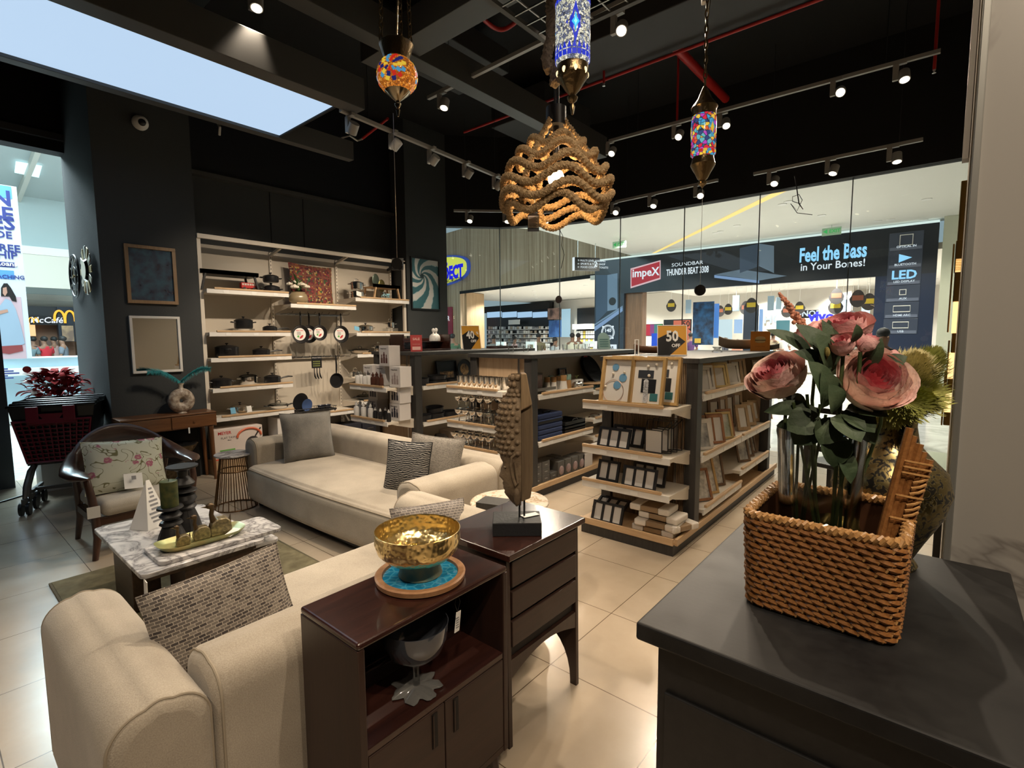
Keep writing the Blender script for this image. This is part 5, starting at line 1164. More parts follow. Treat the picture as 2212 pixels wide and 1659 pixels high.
# armchair
ac=thing('armchair','dark wooden armchair with cream seat beside the marble coffee table','armchair',(1.10,4.95,0),.06)
WAL=wood('reddish_walnut',(.030,.014,.009),(.085,.038,.024),2,1.0,.3,.2)
WALX=wood('reddish_walnut_bow',(.030,.014,.009),(.085,.038,.024),0,1.0,.3,.2)
OATM=fabric('oatmeal_cloth',(.42,.38,.31),(.58,.53,.45),300)
for sx in(-1,1):
 MB().tube([(sx*.345,-.30,0),(sx*.315,-.275,.16),(sx*.315,-.27,.30),(sx*.335,-.29,.46),(sx*.345,-.25,.585)],[.019,.026,.031,.026,.022],10).build('leg',WAL,ac)
 MB().tube([(sx*.30,.33,0),(sx*.285,.27,.2),(sx*.29,.25,.40),(sx*.315,.20,.585)],[.018,.025,.028,.02],10).build('leg',WAL,ac)
b=MB()
def bow(u,v):
 a=PI*(u*1.30-.15);x=.385*math.cos(a);y=-.02+.36*math.sin(a);
 if y<-.02:y=-.02-(.0-math.sin(a))*.62
 back=max(0,math.sin(a));hh=.030+.16*back**2.0;zc_=.605+.10*back**1.5;th=.035-.012*back
 ww=th+.03*(1-back)*(1 if math.sin(a)<.55 else 0);q=2*PI*v;c,s=math.cos(q),math.sin(q)
 n=Vector((math.cos(a),math.sin(a),0));e=abs(c)**.7*math.copysign(1,c);f=abs(s)**.7*math.copysign(1,s)
 endf=min(1,min(u,1-u)*14+.25)
 return(x+n.x*ww*e*endf,y+n.y*ww*e*endf,zc_+hh*f*(endf if back<.05 else 1)+back*.02*e)
b.grid(bow,60,14,False,True);b.f+=[tuple(range(14)),tuple(59*14+j for j in reversed(range(14)))];b.m+=[0,0]
b.build('bow_rail',WALX,ac,ang=60)
MB().bar((-.31,-.27,.27),(.31,-.27,.27),.03,.06).bar((-.29,.25,.27),(.29,.25,.27),.03,.06).bar((-.31,-.27,.27),(-.29,.25,.27),.03,.06).bar((.31,-.27,.27),(.29,.25,.27),.03,.06).build('seat_frame',WALX,ac,smooth=False,bevel=.006)
MB().box(-.285,.285,-.32,.28,.30,.42).build('seat',OATM,ac,bevel=.05,seg=6,ang=70)
MB().obox((-.335,-.315,.36),(.075,.002,.085),(.05,.0,-.15)).build('price_tag',PAPER,ac,smooth=False)
MB().box(-.27,.27,.24,.275,.42,.56).build('back_pad',OATM,ac,bevel=.015,seg=4)
def m_floral():
 m,nt,b=_bsdf('floral_cloth');L=nt.links;v=coords(nt,(1,1,1),(PI/2,0,0))
 n=N(nt,'ShaderNodeTexNoise',Scale=8.5,Detail=1,Distortion=1.2);L.new(v,n.inputs['Vector'])
 s=nt.nodes.new('ShaderNodeMath');s.operation='SUBTRACT';s.inputs[1].default_value=.5;L.new(n.outputs['Fac'],s.inputs[0]);a=nt.nodes.new('ShaderNodeMath');a.operation='ABSOLUTE';L.new(s.outputs[0],a.inputs[0])
 vo=N(nt,'ShaderNodeTexVoronoi',Scale=10);L.new(v,vo.inputs['Vector']);w=N(nt,'ShaderNodeTexNoise',Scale=45,Detail=2);L.new(v,w.inputs['Vector'])
 md=nt.nodes.new('ShaderNodeMath');md.operation='MULTIPLY_ADD';md.inputs[1].default_value=.35;L.new(w.outputs['Fac'],md.inputs[0]);L.new(vo.outputs['Distance'],md.inputs[2])
 m1=nt.nodes.new('ShaderNodeMix');m1 .data_type='RGBA';L.new(ramp(nt,a.outputs[0],[(.010,(1,1,1)),(.018,(0,0,0))]),m1 .inputs['Factor']);m1 .inputs['A'].default_value=(.56,.57,.46,1);m1 .inputs['B'].default_value=(.16,.15,.07,1)
 m2=nt.nodes.new('ShaderNodeMix');m2 .data_type='RGBA';L.new(ramp(nt,md.outputs[0],[(.42,(1,1,1)),(.47,(0,0,0))]),m2 .inputs['Factor']);L.new(m1 .outputs['Result'],m2 .inputs['A'])
 L.new(ramp(nt,md.outputs[0],[(.25,(.55,.36,.30)),(.36,(.36,.09,.16)),(.45,(.45,.22,.25))]),m2 .inputs['B'])
 L.new(m2 .outputs['Result'],b.inputs['Base Color']);b.inputs['Roughness'].default_value=.9;return m
FLC=m_floral()
cushion('pale floral cushion leaning in the dark wooden armchair',(1.06,4.93,.605),.54,.42,.15,FLC,(-.42,.08,.04),'armchair cushion',FLC)
t=tag(MB().obox((0,0,0),(.125,.002,.12),(-.42,.12,.1)).build('info_card',PAPER,loc=(1.07,4.785,.50),smooth=False),'white printed info card on the floral cushion of the armchair','card')
q=MB().obox((.0,-.0125,.028),(.03,.001,.03),(-.42,.12,.1)).obox((-.02,-.0,-.01),(.06,.001,.006),(-.42,.12,.1)).obox((-.02,.013,-.035),(.05,.001,.008),(-.42,.12,.1));q.v=[(x,y-.004,z)for x,y,z in q.v];q.build('print',MATS['grey_ink'],t,smooth=False)
# console table, vase, stools
TEAK=wood('teak_console',(.105,.042,.015),(.20,.085,.033),0,1.0,.35,.2);TEAKZ=wood('teak_leg',(.105,.042,.015),(.20,.085,.033),2,1.0,.35,.2)
cs=thing('console_table','narrow teak console table with two drawers against the dark pillar','console table',(1.76,6.45,0))
X0c,X1c,Y0c,Y1c,Zc=1.325,2.225,6.28,6.60,.785
MB().box(X0c,X1c,Y0c,Y1c,Zc-.018,Zc).build('top',TEAK,cs,smooth=False,bevel=.004,world=True)
MB().box(X0c,X1c,Y0c+.012,Y1c,Zc-.165,Zc-.019).build('case',TEAK,cs,smooth=False,bevel=.003,world=True)
for k in range(2):
 d=MB().box(X0c+.015+.44*k,X0c+.445+.44*k,Y0c,Y0c+.011,Zc-.155,Zc-.025).build('drawer',TEAK,cs,smooth=False,bevel=.002,world=True)
 MB().cyl((X0c+.23+.44*k,Y0c-.012,Zc-.09),(X0c+.23+.44*k,Y0c,Zc-.09),.012,.008,12).build('knob',TEAK,d,world=True)
for x,dx in((X0c+.06,-.02),(X1c-.06,.02)):
 for y in(Y0c+.03,Y1c-.03):MB().cyl((x,y,Zc-.165),(x+dx,y,0),.028,.016,12).build('leg',TEAKZ,cs,world=True)
MB().box(1.93,1.945,Y0c-.004,Y0c-.002,Zc-.215,Zc-.15).build('price_tag',PAPER,cs,smooth=False,world=True)
p=ay(391,890,6.45);pv=(1.93,6.44,.785)
t=thing('ring_vase','speckled cream ring-shaped vase holding turquoise feathers on the teak console','vase',pv)
SHEL=mat('shell_mosaic',(.52,.45,.36),.35,var=((.20,.14,.10),28),bump=(40,.2))
b=MB();RR,rr=.076,.058
def torus(u,v):
 a,c=2*PI*u,2*PI*v;sq=1.0+.06*math.cos(a)
 return((RR+rr*math.cos(c))*math.cos(a)*.98,rr*.95*math.sin(c),.135+(RR+rr*math.cos(c))*math.sin(a)*1.04)
b.grid(torus,40,18,True,True).lathe([(.04,0),(.05,.0),(.035,.02),(.03,.03),(0,.03)],20).lathe([(.045,.25),(.026,.275),(.024,.30),(.034,.325),(.036,.33),(.028,.33),(.018,.30),(.018,.27)],20);b.build('body',SHEL,t,ang=60)
TURQ=mat('turquoise_feather',(.05,.36,.40),.8)
for s,px,lb in((-1,0,'turquoise feather curving left out of the ring vase'),(1,0,'turquoise feather curving right out of the ring vase')):
 t=thing('feather',lb,'feather',(pv[0],pv[1],pv[2]+.33),0,'turquoise feathers')
 spn=[(s*(.0+.30*(k/14)**1.0),-.02*k/14,.02+.13*math.sin(k/14*PI*.62))for k in range(15)]
 MB().tube([(0,0,-.08)]+spn,.0025,6).build('quill',TURQ,t)
 b=MB()
 for k in range(1,15):
  c=Vector(spn[k])
  for j in range(46):
   a=2*PI*j/46+k*.3;L_=.046*(1 if k<13 else.8)*(.75+.5*rnd.random());d=Vector((.6*math.cos(a)*s*.3+s*.5,.55*math.sin(a),.9*math.cos(a)))*L_
   sd=Vector((.0030,.0022,-.001));c=Vector(spn[k]).lerp(Vector(spn[k-1]),rnd.random());b.add([c-sd,c+sd,c+d+Vector((0,0,-.006))],[(0,1,2)])
 b.build('barbs',TURQ,t,smooth=False)
DRUM=mat('hammered_bronze',(.07,.048,.025),.4,.6,bump=(50,.5),var=((.16,.115,.06),40))
t=thing('drum_stool','dark hammered bowl-shaped drum stool under the teak console','stool',(1.86,6.42,0),0,'hammered drum stools');MB().lathe([(0,.0),(.10,0),(.07,.06),(.07,.2),(.10,.30),(.19,.43),(.195,.44),(.18,.44),(.0,.42)],30).build('body',DRUM,t);MB().lathe([(0,.435),(.18,.441),(.18,.449),(0,.449)],30).build('top',BLK,t)
t=thing('drum_stool','dark ribbed drum stool in front of the bowl-shaped one behind the armchair','stool',(1.66,6.08,0),0,'hammered drum stools');MB().lathe([(0,0),(.135,0),(.14,.03),(.125,.1),(.125,.22),(.15,.32),(.0,.32)],40,fn=lambda r,z,a:r*(1+.025*abs(math.sin(20*a)))).build('body',DRUM,t);MB().lathe([(0,.321),(.155,.321),(.155,.345),(.0,.345)],30).build('top',BLK,t)
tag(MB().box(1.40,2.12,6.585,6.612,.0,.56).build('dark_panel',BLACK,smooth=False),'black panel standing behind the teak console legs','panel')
# wire side table and round marble table
t=thing('wire_side_table','small side table with white marble top and conical gold wire base beside the long sofa','side table',(1.93,5.10,0))
RB,RT,HT=.185,.115,.50
GOLDW2=mat('antique_gold_wire',(.16,.085,.035),.4,.7)
b=MB()
for k in range(22):
 a=2*PI*k/22;b.cyl((RB*math.cos(a),RB*math.sin(a),.006),(RT*math.cos(a),RT*math.sin(a),HT-.012),.0042,n=6)
for r,z in((RB,.006),(RT,HT-.012),(RB+(RT-RB)*.72,HT*.72)):b.tube([(r*math.cos(2*PI*k/32),r*math.sin(2*PI*k/32),z)for k in range(32)],.006,6,True)
b.build('wire_base',GOLDW2,t);MB().lathe([(0,HT),(.155,HT),(.165,HT+.008),(.162,HT+.018),(0,HT+.02)],36).build('top',CARR,t)
CREMA=m_marble('cream_marble',(.60,.54,.45),(.36,.25,.14),2.2,.15,.5,.012)
t=thing('round_table','round cream marble side table behind the carved wooden head','side table',(2.50,2.14,0));HT=.52
MB().lathe([(0,HT-.022),(.255,HT-.022),(.26,HT-.016),(.26,HT-.004),(.255,HT),(0,HT)],48).build('top',CREMA,t);MB().cyl((0,0,.012),(0,0,HT-.022),.025,n=16).build('stem',DARKB,t);MB().lathe([(0,0),(.17,0),(.17,.01),(.02,.016),(0,.016)],36).build('base',DARKB,t)
tag(MB().box(-.07,.07,-.09,.09,0,.06).build('wooden_block',CHARW,loc=(2.30,2.10,HT+.001),rot=(0,0,.3),bevel=.003,smooth=False),'dark wooden block on the round marble table','block')
# pictures and clocks on the pillar
MIR=mat('dark_glazed_art',(.012,.018,.05),.06,spec=.8,var=((.03,.10,.16),11),coat=1)
MIR2=mat('mirror_glass',(.55,.55,.55),.02,1.0)
def wall_frame(label,x0,x1,z0,z1,y,fm,b,pm,name='wall_picture',cat='picture',d=.035,grp='pictures on the walls',mount=None):
 t=thing(name,label,cat,((x0+x1)/2,y,z0),0,grp);w,h=x1-x0,z1-z0
 MB().frame(w,h,d,b,y=-d).build('frame',fm,t,smooth=False,bevel=.002)
 MB().box(-w/2+b,w/2-b,-.014,-.002,b,h-b).build('picture',pm,t,smooth=False)
 if mount:MB().box(-w/2+b,w/2-b,-.016,-.014,b,h-b).build('mount',mount,t,smooth=False)
 return t
wall_frame('oak-framed dark blue picture, upper of two on the pillar',1.543,2.012,1.985,2.602,6.62,wood('oak_frame',(.22,.13,.06),(.33,.21,.11),2,1,.45),.035,MIR)
wall_frame('white-framed mirror, lower of two frames on the pillar',1.543,2.012,1.235,1.852,6.62,WHITE,.026,MIR2,'wall_mirror','mirror',mount=None)
def m_swirl():
 m,nt,b=_bsdf('teal_swirl_art');L=nt.links;v=coords(nt,(1,1,1),(0,0,0),(.07,0,-.55))
 sp=nt.nodes.new('ShaderNodeSeparateXYZ');L.new(v,sp.inputs[0])
 def M_(op,a,c=None):
  q=nt.nodes.new('ShaderNodeMath');q.operation=op
  for i,x in enumerate((a,c)):
   if x is None:continue
   if isinstance(x,(int,float)):q.inputs[i].default_value=x
   else:L.new(x,q.inputs[i])
  return q.outputs[0]
 ang=M_('ARCTAN2',sp.outputs['Z'],sp.outputs['X']);rad=M_('SQRT',M_('ADD',M_('POWER',sp.outputs['X'],2),M_('POWER',sp.outputs['Z'],2)))
 lg=M_('LOGARITHM',M_('ADD',rad,.02),2.718);n=N(nt,'ShaderNodeTexNoise',Scale=9,Detail=3);L.new(v,n.inputs['Vector'])
 w=M_('SINE',M_('ADD',M_('MULTIPLY',ang,7),M_('MULTIPLY',lg,7)));w2=M_('MULTIPLY_ADD',n.outputs['Fac'],.8);nt.nodes[-1].inputs[2].default_value=0
 s=M_('ADD',w,M_('MULTIPLY',n.outputs['Fac'],1.9))
 c1=ramp(nt,s,[(.5,(.66,.66,.64)),(.85,(.40,.56,.58)),(.97,(.05,.16,.19))])
 mx=nt.nodes.new('ShaderNodeMix');mx.data_type='RGBA';L.new(ramp(nt,rad,[(.03,(1,1,1)),(.06,(0,0,0))]),mx.inputs['Factor']);L.new(c1,mx.inputs['A']);mx.inputs['B'].default_value=(.01,.04,.05,1)
 L.new(mx.outputs['Result'],b.inputs['Base Color']);b.inputs['Roughness'].default_value=.3;return m
wall_frame('black-framed teal swirl picture on the dark wall next to the shop window',5.315,5.93,2.055,2.90,6.62,DARKB,.022,m_swirl())
BRASS=mat('aged_brass',(.55,.42,.20),.3,.9);SILV=mat('silver_leaf',(.60,.58,.52),.3,.9)
p=ax(167,597,1.335)
t=thing('wall_clock','black round openwork wall clock on the side of the pillar','clock',(1.34,p.y,p.z),RX,'clocks on the pillar side')
b=MB();b.T=Matrix.Rotation(PI/2,4,'X')
for r,w in((.235,.012),(.10,.007)):b.tube([(r*math.cos(2*PI*k/40),r*math.sin(2*PI*k/40),.03)for k in range(40)],w,8,True)
b.build('rim',DARKB,t)
b=MB()
for k in range(12):
 a=2*PI*k/12;b.bar((.17*math.cos(a),-.03,.17*math.sin(a)),(.215*math.cos(a),-.03,.215*math.sin(a)),.016,.006,up=(0,1,0))
 if k%3==0:b.bar((.0,-.025,.0),(.23*math.cos(a),-.025,.23*math.sin(a)),.008,.006,up=(0,1,0))
b.build('numeral',SILV,t,smooth=False);MB().bar((0,-.04,0),(.05,-.04,.1),.008,.004,up=(0,1,0)).bar((0,-.042,0),(-.06,-.042,-.02),.01,.004,up=(0,1,0)).cyl((0,-.045,0),(0,0,0),.012,n=10).build('hand',BRASS,t)
p=ax(194,585,1.335)
t=thing('sunburst_mirror','silver and brass petal-edged sunburst mirror nearest the pillar corner','mirror',(1.34,p.y,p.z),RX)
b=MB();b.T=Matrix.Rotation(PI/2,4,'X');b.cyl((0,0,.03),(0,0,.06),.13,.10,28);b.build('glass',MIR2,t)
for k in range(12):
 a=2*PI*k/12;b=MB();b.obox((.19*math.cos(a),-.035,.19*math.sin(a)),(.13,.012,.07),(0,-a,0));b.build('petal',SILV if k%2 else BRASS,t,bevel=.01)
# shopping cart by the entrance, poinsettia, pedestal
BURG=mat('burgundy_plastic',(.16,.008,.022),.35);BLKP=mat('glossy_black_plastic',(.010,.010,.011),.18)
ct2=thing('shopping_cart','row end of black and burgundy plastic shopping baskets on a wheeled cart near the entrance','cart',(.87,6.49,0),-.36);ct2 .scale=(.92,.92,.98)
GR=mat('grey_cart_steel',(.12,.115,.105),.4,.5)
def baskety(yo,zo,m,front,name):
 b=MB();W0,W1,D_,H0,H1=.245,.34,.42,.42+zo,1.0+zo
 def P(s,f,d):w=W0+(W1-W0)*f;return(s*w,yo-.07*f+d*(D_+.05*f),H0+(H1-H0)*f)
 b.add([P(-1,0,0),P(1,0,0),P(1,0,1),P(-1,0,1),P(-1,1,0),P(1,1,0),P(1,1,1),P(-1,1,1)],[(3,2,1,0),(1,2,6,5),(2,3,7,6),(3,0,4,7)])
 if not front:b.add([P(-1,0,0),P(1,0,0),P(1,1,0),P(-1,1,0)],[(0,1,2,3)])
 o=b.build(name,BLKP,ct2,smooth=False,solid=.008)
 q=MB();q.tube([P(-1.02,1,0),P(1.02,1,0),P(1.02,1,1),P(-1.02,1,1)],.016,8,True);q.build('rim',BLKP,ct2);return P
for k in range(3):baskety(.10*k+.02,.012*k,BLKP,False,'basket')
b=MB();W0,W1=.235,.305;z0_,z1_=.45,.86
def Q(s,f):w=W0+(W1-W0)*f;return(s*w,-.008-.07*f,z0_+(z1_-z0_)*f)
for i in range(11):
 f=i/10;b.bar(Q(-1,f),Q(1,f),.010,.010)
for j in range(12):
 s=-1+2*j/11;b.bar(Q(s,0),Q(s,1),.010,.010)
b.tube([Q(-1.02,0),Q(1.02,0),Q(1.02,1),Q(-1.02,1)],.014,8,True)
b.build('front_grille',BURG,ct2,smooth=False)
MB().box(-.20,-.10,-.105,-.088,.85,1.0).box(.09,.19,-.105,-.088,.85,1.0).add([(-.11,-.1,.93),(.10,-.1,.93),(.03,-.098,.84),(-.04,-.098,.84)],[(0,3,2,1)]).box(-.20,.19,-.10,-.088,.83,.88).build('latch',BURG,ct2,smooth=False,bevel=.006)
for s in(-1,1):
 for k in range(2):MB().tube([(s*.20,-.0+.1*k,.42),(s*.21,-.08+.1*k,.38),(s*.22,-.20+.1*k,.26),(s*.225,-.24+.1*k,.15)],[.018,.024,.024,.02],8).build('chassis_tube',GR,ct2)
 for(y)in(-.25,-.03,.25):
  wb=MB().box(s*.225-.02,s*.225+.02,y-.03,y+.03,.10,.16).build('caster',GR,ct2,smooth=False,bevel=.006)
  for dx in(-.028,.028):MB().cyl((s*.225+dx-.013,y,.063),(s*.225+dx+.013,y,.063),.062,n=22).build('wheel',DARKB,wb)
MB().bar((-.22,.05,.18),(.22,.05,.18),.03,.03).bar((-.22,-.05,.18),(-.22,.3,.18),.03,.03).bar((.22,-.05,.18),(.22,.3,.18),.03,.03).build('chassis',GR,ct2,smooth=False)
PED=mat('white_plinth',(.62,.62,.60),.5)
tag(MB().box(-.2,.2,-.2,.2,0,.42).build('pedestal',PED,loc=(1.02,7.36,0),smooth=False,bevel=.004),'low white display pedestal behind the shopping cart','pedestal')
t=thing('poinsettia','red-leaved artificial poinsettia in a silver pot behind the shopping cart','plant',(1.02,7.36,.421))
MB().lathe([(0,0),(.10,0),(.12,.02),(.15,.42),(.14,.42),(.0,.38)],24).build('pot',STEELD,t)
PR=[mat('poinsettia_red',(.40,.03,.03),.85,spec=.15),mat('poinsettia_dark',(.24,.025,.03),.85,spec=.15),mat('poinsettia_pale',(.50,.40,.36),.5)]
b=MB()
for k in range(260):
 a=rnd.uniform(0,2*PI);el=rnd.uniform(-.35,1.2);r=rnd.uniform(.08,.25);c=Vector((r*math.cos(a)*math.cos(el),r*.9*math.sin(a)*math.cos(el),.62+.22*math.sin(el)))
 d=Vector((math.cos(a)*.8,math.sin(a)*.8,rnd.uniform(-.4,.6))).normalized()*rnd.uniform(.08,.13)
 leafmesh(b,c,c+d,.034,m=0 if k%3 else(1 if k%9 else 2))
b.build('leaves',PR,t,ang=80)
b=MB()
for k in range(9):a=2*PI*k/9;b.tube([(.03*math.cos(a),.03*math.sin(a),.36),(.16*math.cos(a),.16*math.sin(a),.60)],.006,6)
b.build('stem',PR[1],t)
tag(MB().cyl((0,-.008,0),(0,0,0),.034,n=20).build('hanging_disc',mat('red_disc',(.30,.02,.025),.5),loc=(ay(58,798,7.3).x,7.3,ay(58,798,7.3).z)),'small red round disc at the left edge of the poinsettia','disc')
tag(MB().tube([az(-25,1092,.008),az(10,1082,.008),az(40,1073,.008),az(58,1068,.008),az(70,1060,.02)],.008,8).build('power_cable',DARKB),'black cable lying on the floor by the cart wheels','cable')
# dark counter at the right
def m_counter():
 m,nt,b=_bsdf('worn_black_top');L=nt.links;v=coords(nt);b.inputs['Specular IOR Level'].default_value=.3
 n=N(nt,'ShaderNodeTexNoise',Scale=7,Detail=8,Roughness=.7);L.new(v,n.inputs['Vector'])
 n2=N(nt,'ShaderNodeTexNoise',Scale=90,Detail=4);L.new(coords(nt,(1,.35,1),(0,0,.5)),n2 .inputs['Vector'])
 L.new(ramp(nt,n.outputs['Fac'],[(.35,(.007,.007,.0075)),(.75,(.026,.0255,.025))]),b.inputs['Base Color'])
 mr=nt.nodes.new('ShaderNodeMapRange');mr.inputs['To Min'].default_value=.38;mr.inputs['To Max'].default_value=.66;L.new(n.outputs['Fac'],mr.inputs['Value']);L.new(mr.outputs[0],b.inputs['Roughness'])
 bumpn(nt,n2 .outputs['Fac'],b,.06,.003);return m
HC=.95
cn=thing('display_counter','worn black display counter in the foreground carrying the woven basket','counter',(1.46,.16,0))
MB().box(1.028,1.90,-.175,.503,HC-.042,HC).build('counter_top',m_counter(),cn,smooth=False,bevel=.006,seg=3,world=True)
BLKB=wood('black_stained_body',(.008,.008,.008),(.016,.015,.015),0,1,.55)
MB().box(1.065,1.88,-.15,.465,.0,HC-.043).build('body',BLKB,cn,smooth=False,bevel=.004,world=True)
MB().box(1.056,1.065,-.13,.445,.08,HC-.16).build('front_panel',BLKB,cn,smooth=False,bevel=.003,world=True)
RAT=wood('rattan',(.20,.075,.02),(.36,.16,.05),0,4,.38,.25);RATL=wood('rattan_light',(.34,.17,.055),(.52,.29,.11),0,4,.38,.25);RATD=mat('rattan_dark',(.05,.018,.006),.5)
bx0,bx1,by0,by1,bh=1.275,1.585,.045,.335,.228
bk=thing('woven_basket','rectangular brown woven rattan basket on the black counter','basket',((bx0+bx1)/2,(by0+by1)/2,HC))
hw,hd,rc=(bx1-bx0)/2,(by1-by0)/2,.03
segs=[('l',(hw,-hd+rc),(hw,hd-rc)),('a',(hw-rc,hd-rc),0),('l',(hw-rc,hd),(-hw+rc,hd)),('a',(-hw+rc,hd-rc),PI/2),('l',(-hw,hd-rc),(-hw,-hd+rc)),('a',(-hw+rc,-hd+rc),PI),('l',(-hw+rc,-hd),(hw-rc,-hd)),('a',(hw-rc,-hd+rc),3*PI/2)]
slen=[math.dist(s[1],s[2])if s[0]=='l' else rc*PI/2 for s in segs];PL=sum(slen)
def bpath(s):
 s%=PL
 for g,l in zip(segs,slen):
  if s<=l:
   if g[0]=='l':t=s/l;p=Vector((g[1][0]+(g[2][0]-g[1][0])*t,g[1][1]+(g[2][1]-g[1][1])*t,0));d=Vector((g[2][0]-g[1][0],g[2][1]-g[1][1],0)).normalized()
   else:a=g[2]+PI/2*s/l;p=Vector((g[1][0]+rc*math.cos(a),g[1][1]+rc*math.sin(a),0));d=Vector((-math.sin(a),math.cos(a),0))
   return p,Vector((d.y,-d.x,0))
  s-=l
 return bpath(0)
def wallpt(s,z,off):
 p,n=bpath(s);f=1+.045*z/bh-.02*(1-z/bh);return Vector((p.x*f,p.y*f,z))+n*off
b1,b2=MB(),MB();rows=15;pit=.0235
nst=int(PL/pit)
for r in range(rows):
 z=.012+(bh-.03)*r/(rows-1)
 for k in range(nst):
  s0=PL*k/nst+(r%2)*pit*.5+.004*math.sin(k*7.7+r);L_=.036
  b1 .tube([wallpt(s0+L_*t,z+.007*(t-.5)*-1.2,.0005+.0062*math.sin(PI*t))for t in(0,.25,.5,.75,1)],[.0038,.0064,.007,.0064,.0038],6)
  if(k+2*r)%3!=9:
   b2 .tube([wallpt(s0+.002+.010*t,z-.012+.022*t,.001+.0075*math.sin(PI*t))for t in(0,.33,.66,1)],[.002,.0034,.0034,.002],5)
b1 .build('woven_wall',RAT,bk);b2 .build('weave_strand',RATL,bk)
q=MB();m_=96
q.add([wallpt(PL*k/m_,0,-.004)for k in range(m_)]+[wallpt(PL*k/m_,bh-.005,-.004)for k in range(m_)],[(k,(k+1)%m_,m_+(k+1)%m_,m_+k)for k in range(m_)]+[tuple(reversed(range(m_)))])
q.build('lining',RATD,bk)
q=MB()
for j in range(3):
 q.tube([wallpt(PL*k/220,bh-.003+.008*math.sin(2*PI*(k/5.0+j/3)),.008*math.cos(2*PI*(k/5.0+j/3)))for k in range(220)],.0052,6,True)
q.build('rim',RATL,bk)
q=MB()
for k in range(9):q.tube([(-hw*.9,-hd*.9+2*hd*.9*k/8,.005),(hw*.9,-hd*.9+2*hd*.9*k/8,.005)],.005,6)
q.build('bottom',RAT,bk)
ha=ad(1885,1150,1.42);hb=ad(2000,928,1.62);hc=Vector(bk.location)
A0=Vector((1.40,.085,HC+.06));A1=ax(1995,930,1.44);dirh=(A1-A0);sd=dirh.cross(FWD).normalized()
hd_=MB()
for j in range(5):
 o=sd*(.0135*(j-2))+FWD*(.003*(j%2));l_=.84+.04*j
 hd_.tube([A0+o,A0+dirh*.5*l_+o*1.05+Vector((0,0,.004)),A0+dirh*l_+o*1.15],[.0085,.0088,.008],8)
hd_.build('handle',RAT,bk,world=True)
q=MB()
for k in range(23):
 c=A0+dirh*(.06+.034*k);w=.030
 if k>19 or k%4==0 or k<3:q.tube([c-sd*w-FWD*.012,c-FWD*.017,c+sd*w*.9-FWD*.012,c+sd*w*.9+FWD*.012,c+FWD*.014,c-sd*w+FWD*.012],.0028,5,True)
 else:q.tube([c-sd*w-FWD*.010+dirh.normalized()*.008,c-sd*w*.45-FWD*.016,c+sd*.002-FWD*.013-dirh.normalized()*.006],.003,5)
q.build('wrapping',RATL,bk,world=True)
# glass vase with roses
VC=Vector((1.42,.215,HC+.0115))
VG=mat('vase_glass',(1,1,1),.0,trans=1.0,ior=1.08)
VG=glass('vase_clear',(.97,.98,.975),.8)
t=thing('glass_vase','tall clear cylindrical glass vase standing in the woven basket','vase',VC)
MB().lathe([(0,0),(.080,0),(.083,.006),(.086,.2),(.096,.408),(.098,.412),(.095,.412),(.083,.2),(.079,.012),(0,.010)],40).build('body',VG,t)
q=MB()
for k in range(60):a=rnd.uniform(0,6.28);r=.07*math.sqrt(rnd.random());q.ell((r*math.cos(a),r*math.sin(a),.018+.012*rnd.random()),(.010,.008,.007),7,5)
tag(q.build('glass_pebbles',CLEAR,loc=VC),'clear glass pebbles covering the bottom of the tall vase','pebbles',kind='stuff')
PIN=mat('petal_deep_pink',(.60,.16,.19),.75,var=((.74,.32,.33),16),bump=(60,.35))
PMD=mat('petal_pink',(.70,.33,.33),.75,var=((.80,.48,.45),14),bump=(60,.35))
POU=mat('petal_cream_pink',(.80,.50,.46),.75,var=((.86,.68,.58),12),bump=(60,.35))
LFM=mat('rose_leaf',(.030,.055,.025),.6,var=((.065,.095,.048),14),bump=(40,.3));STM=mat('rose_stem',(.045,.07,.02),.6)
def basis(axis):
 z=Vector(axis).normalized();x=z.cross(Vector((0,0,1))if abs(z.z)<.95 else Vector((1,0,0))).normalized();return x,z.cross(x),z
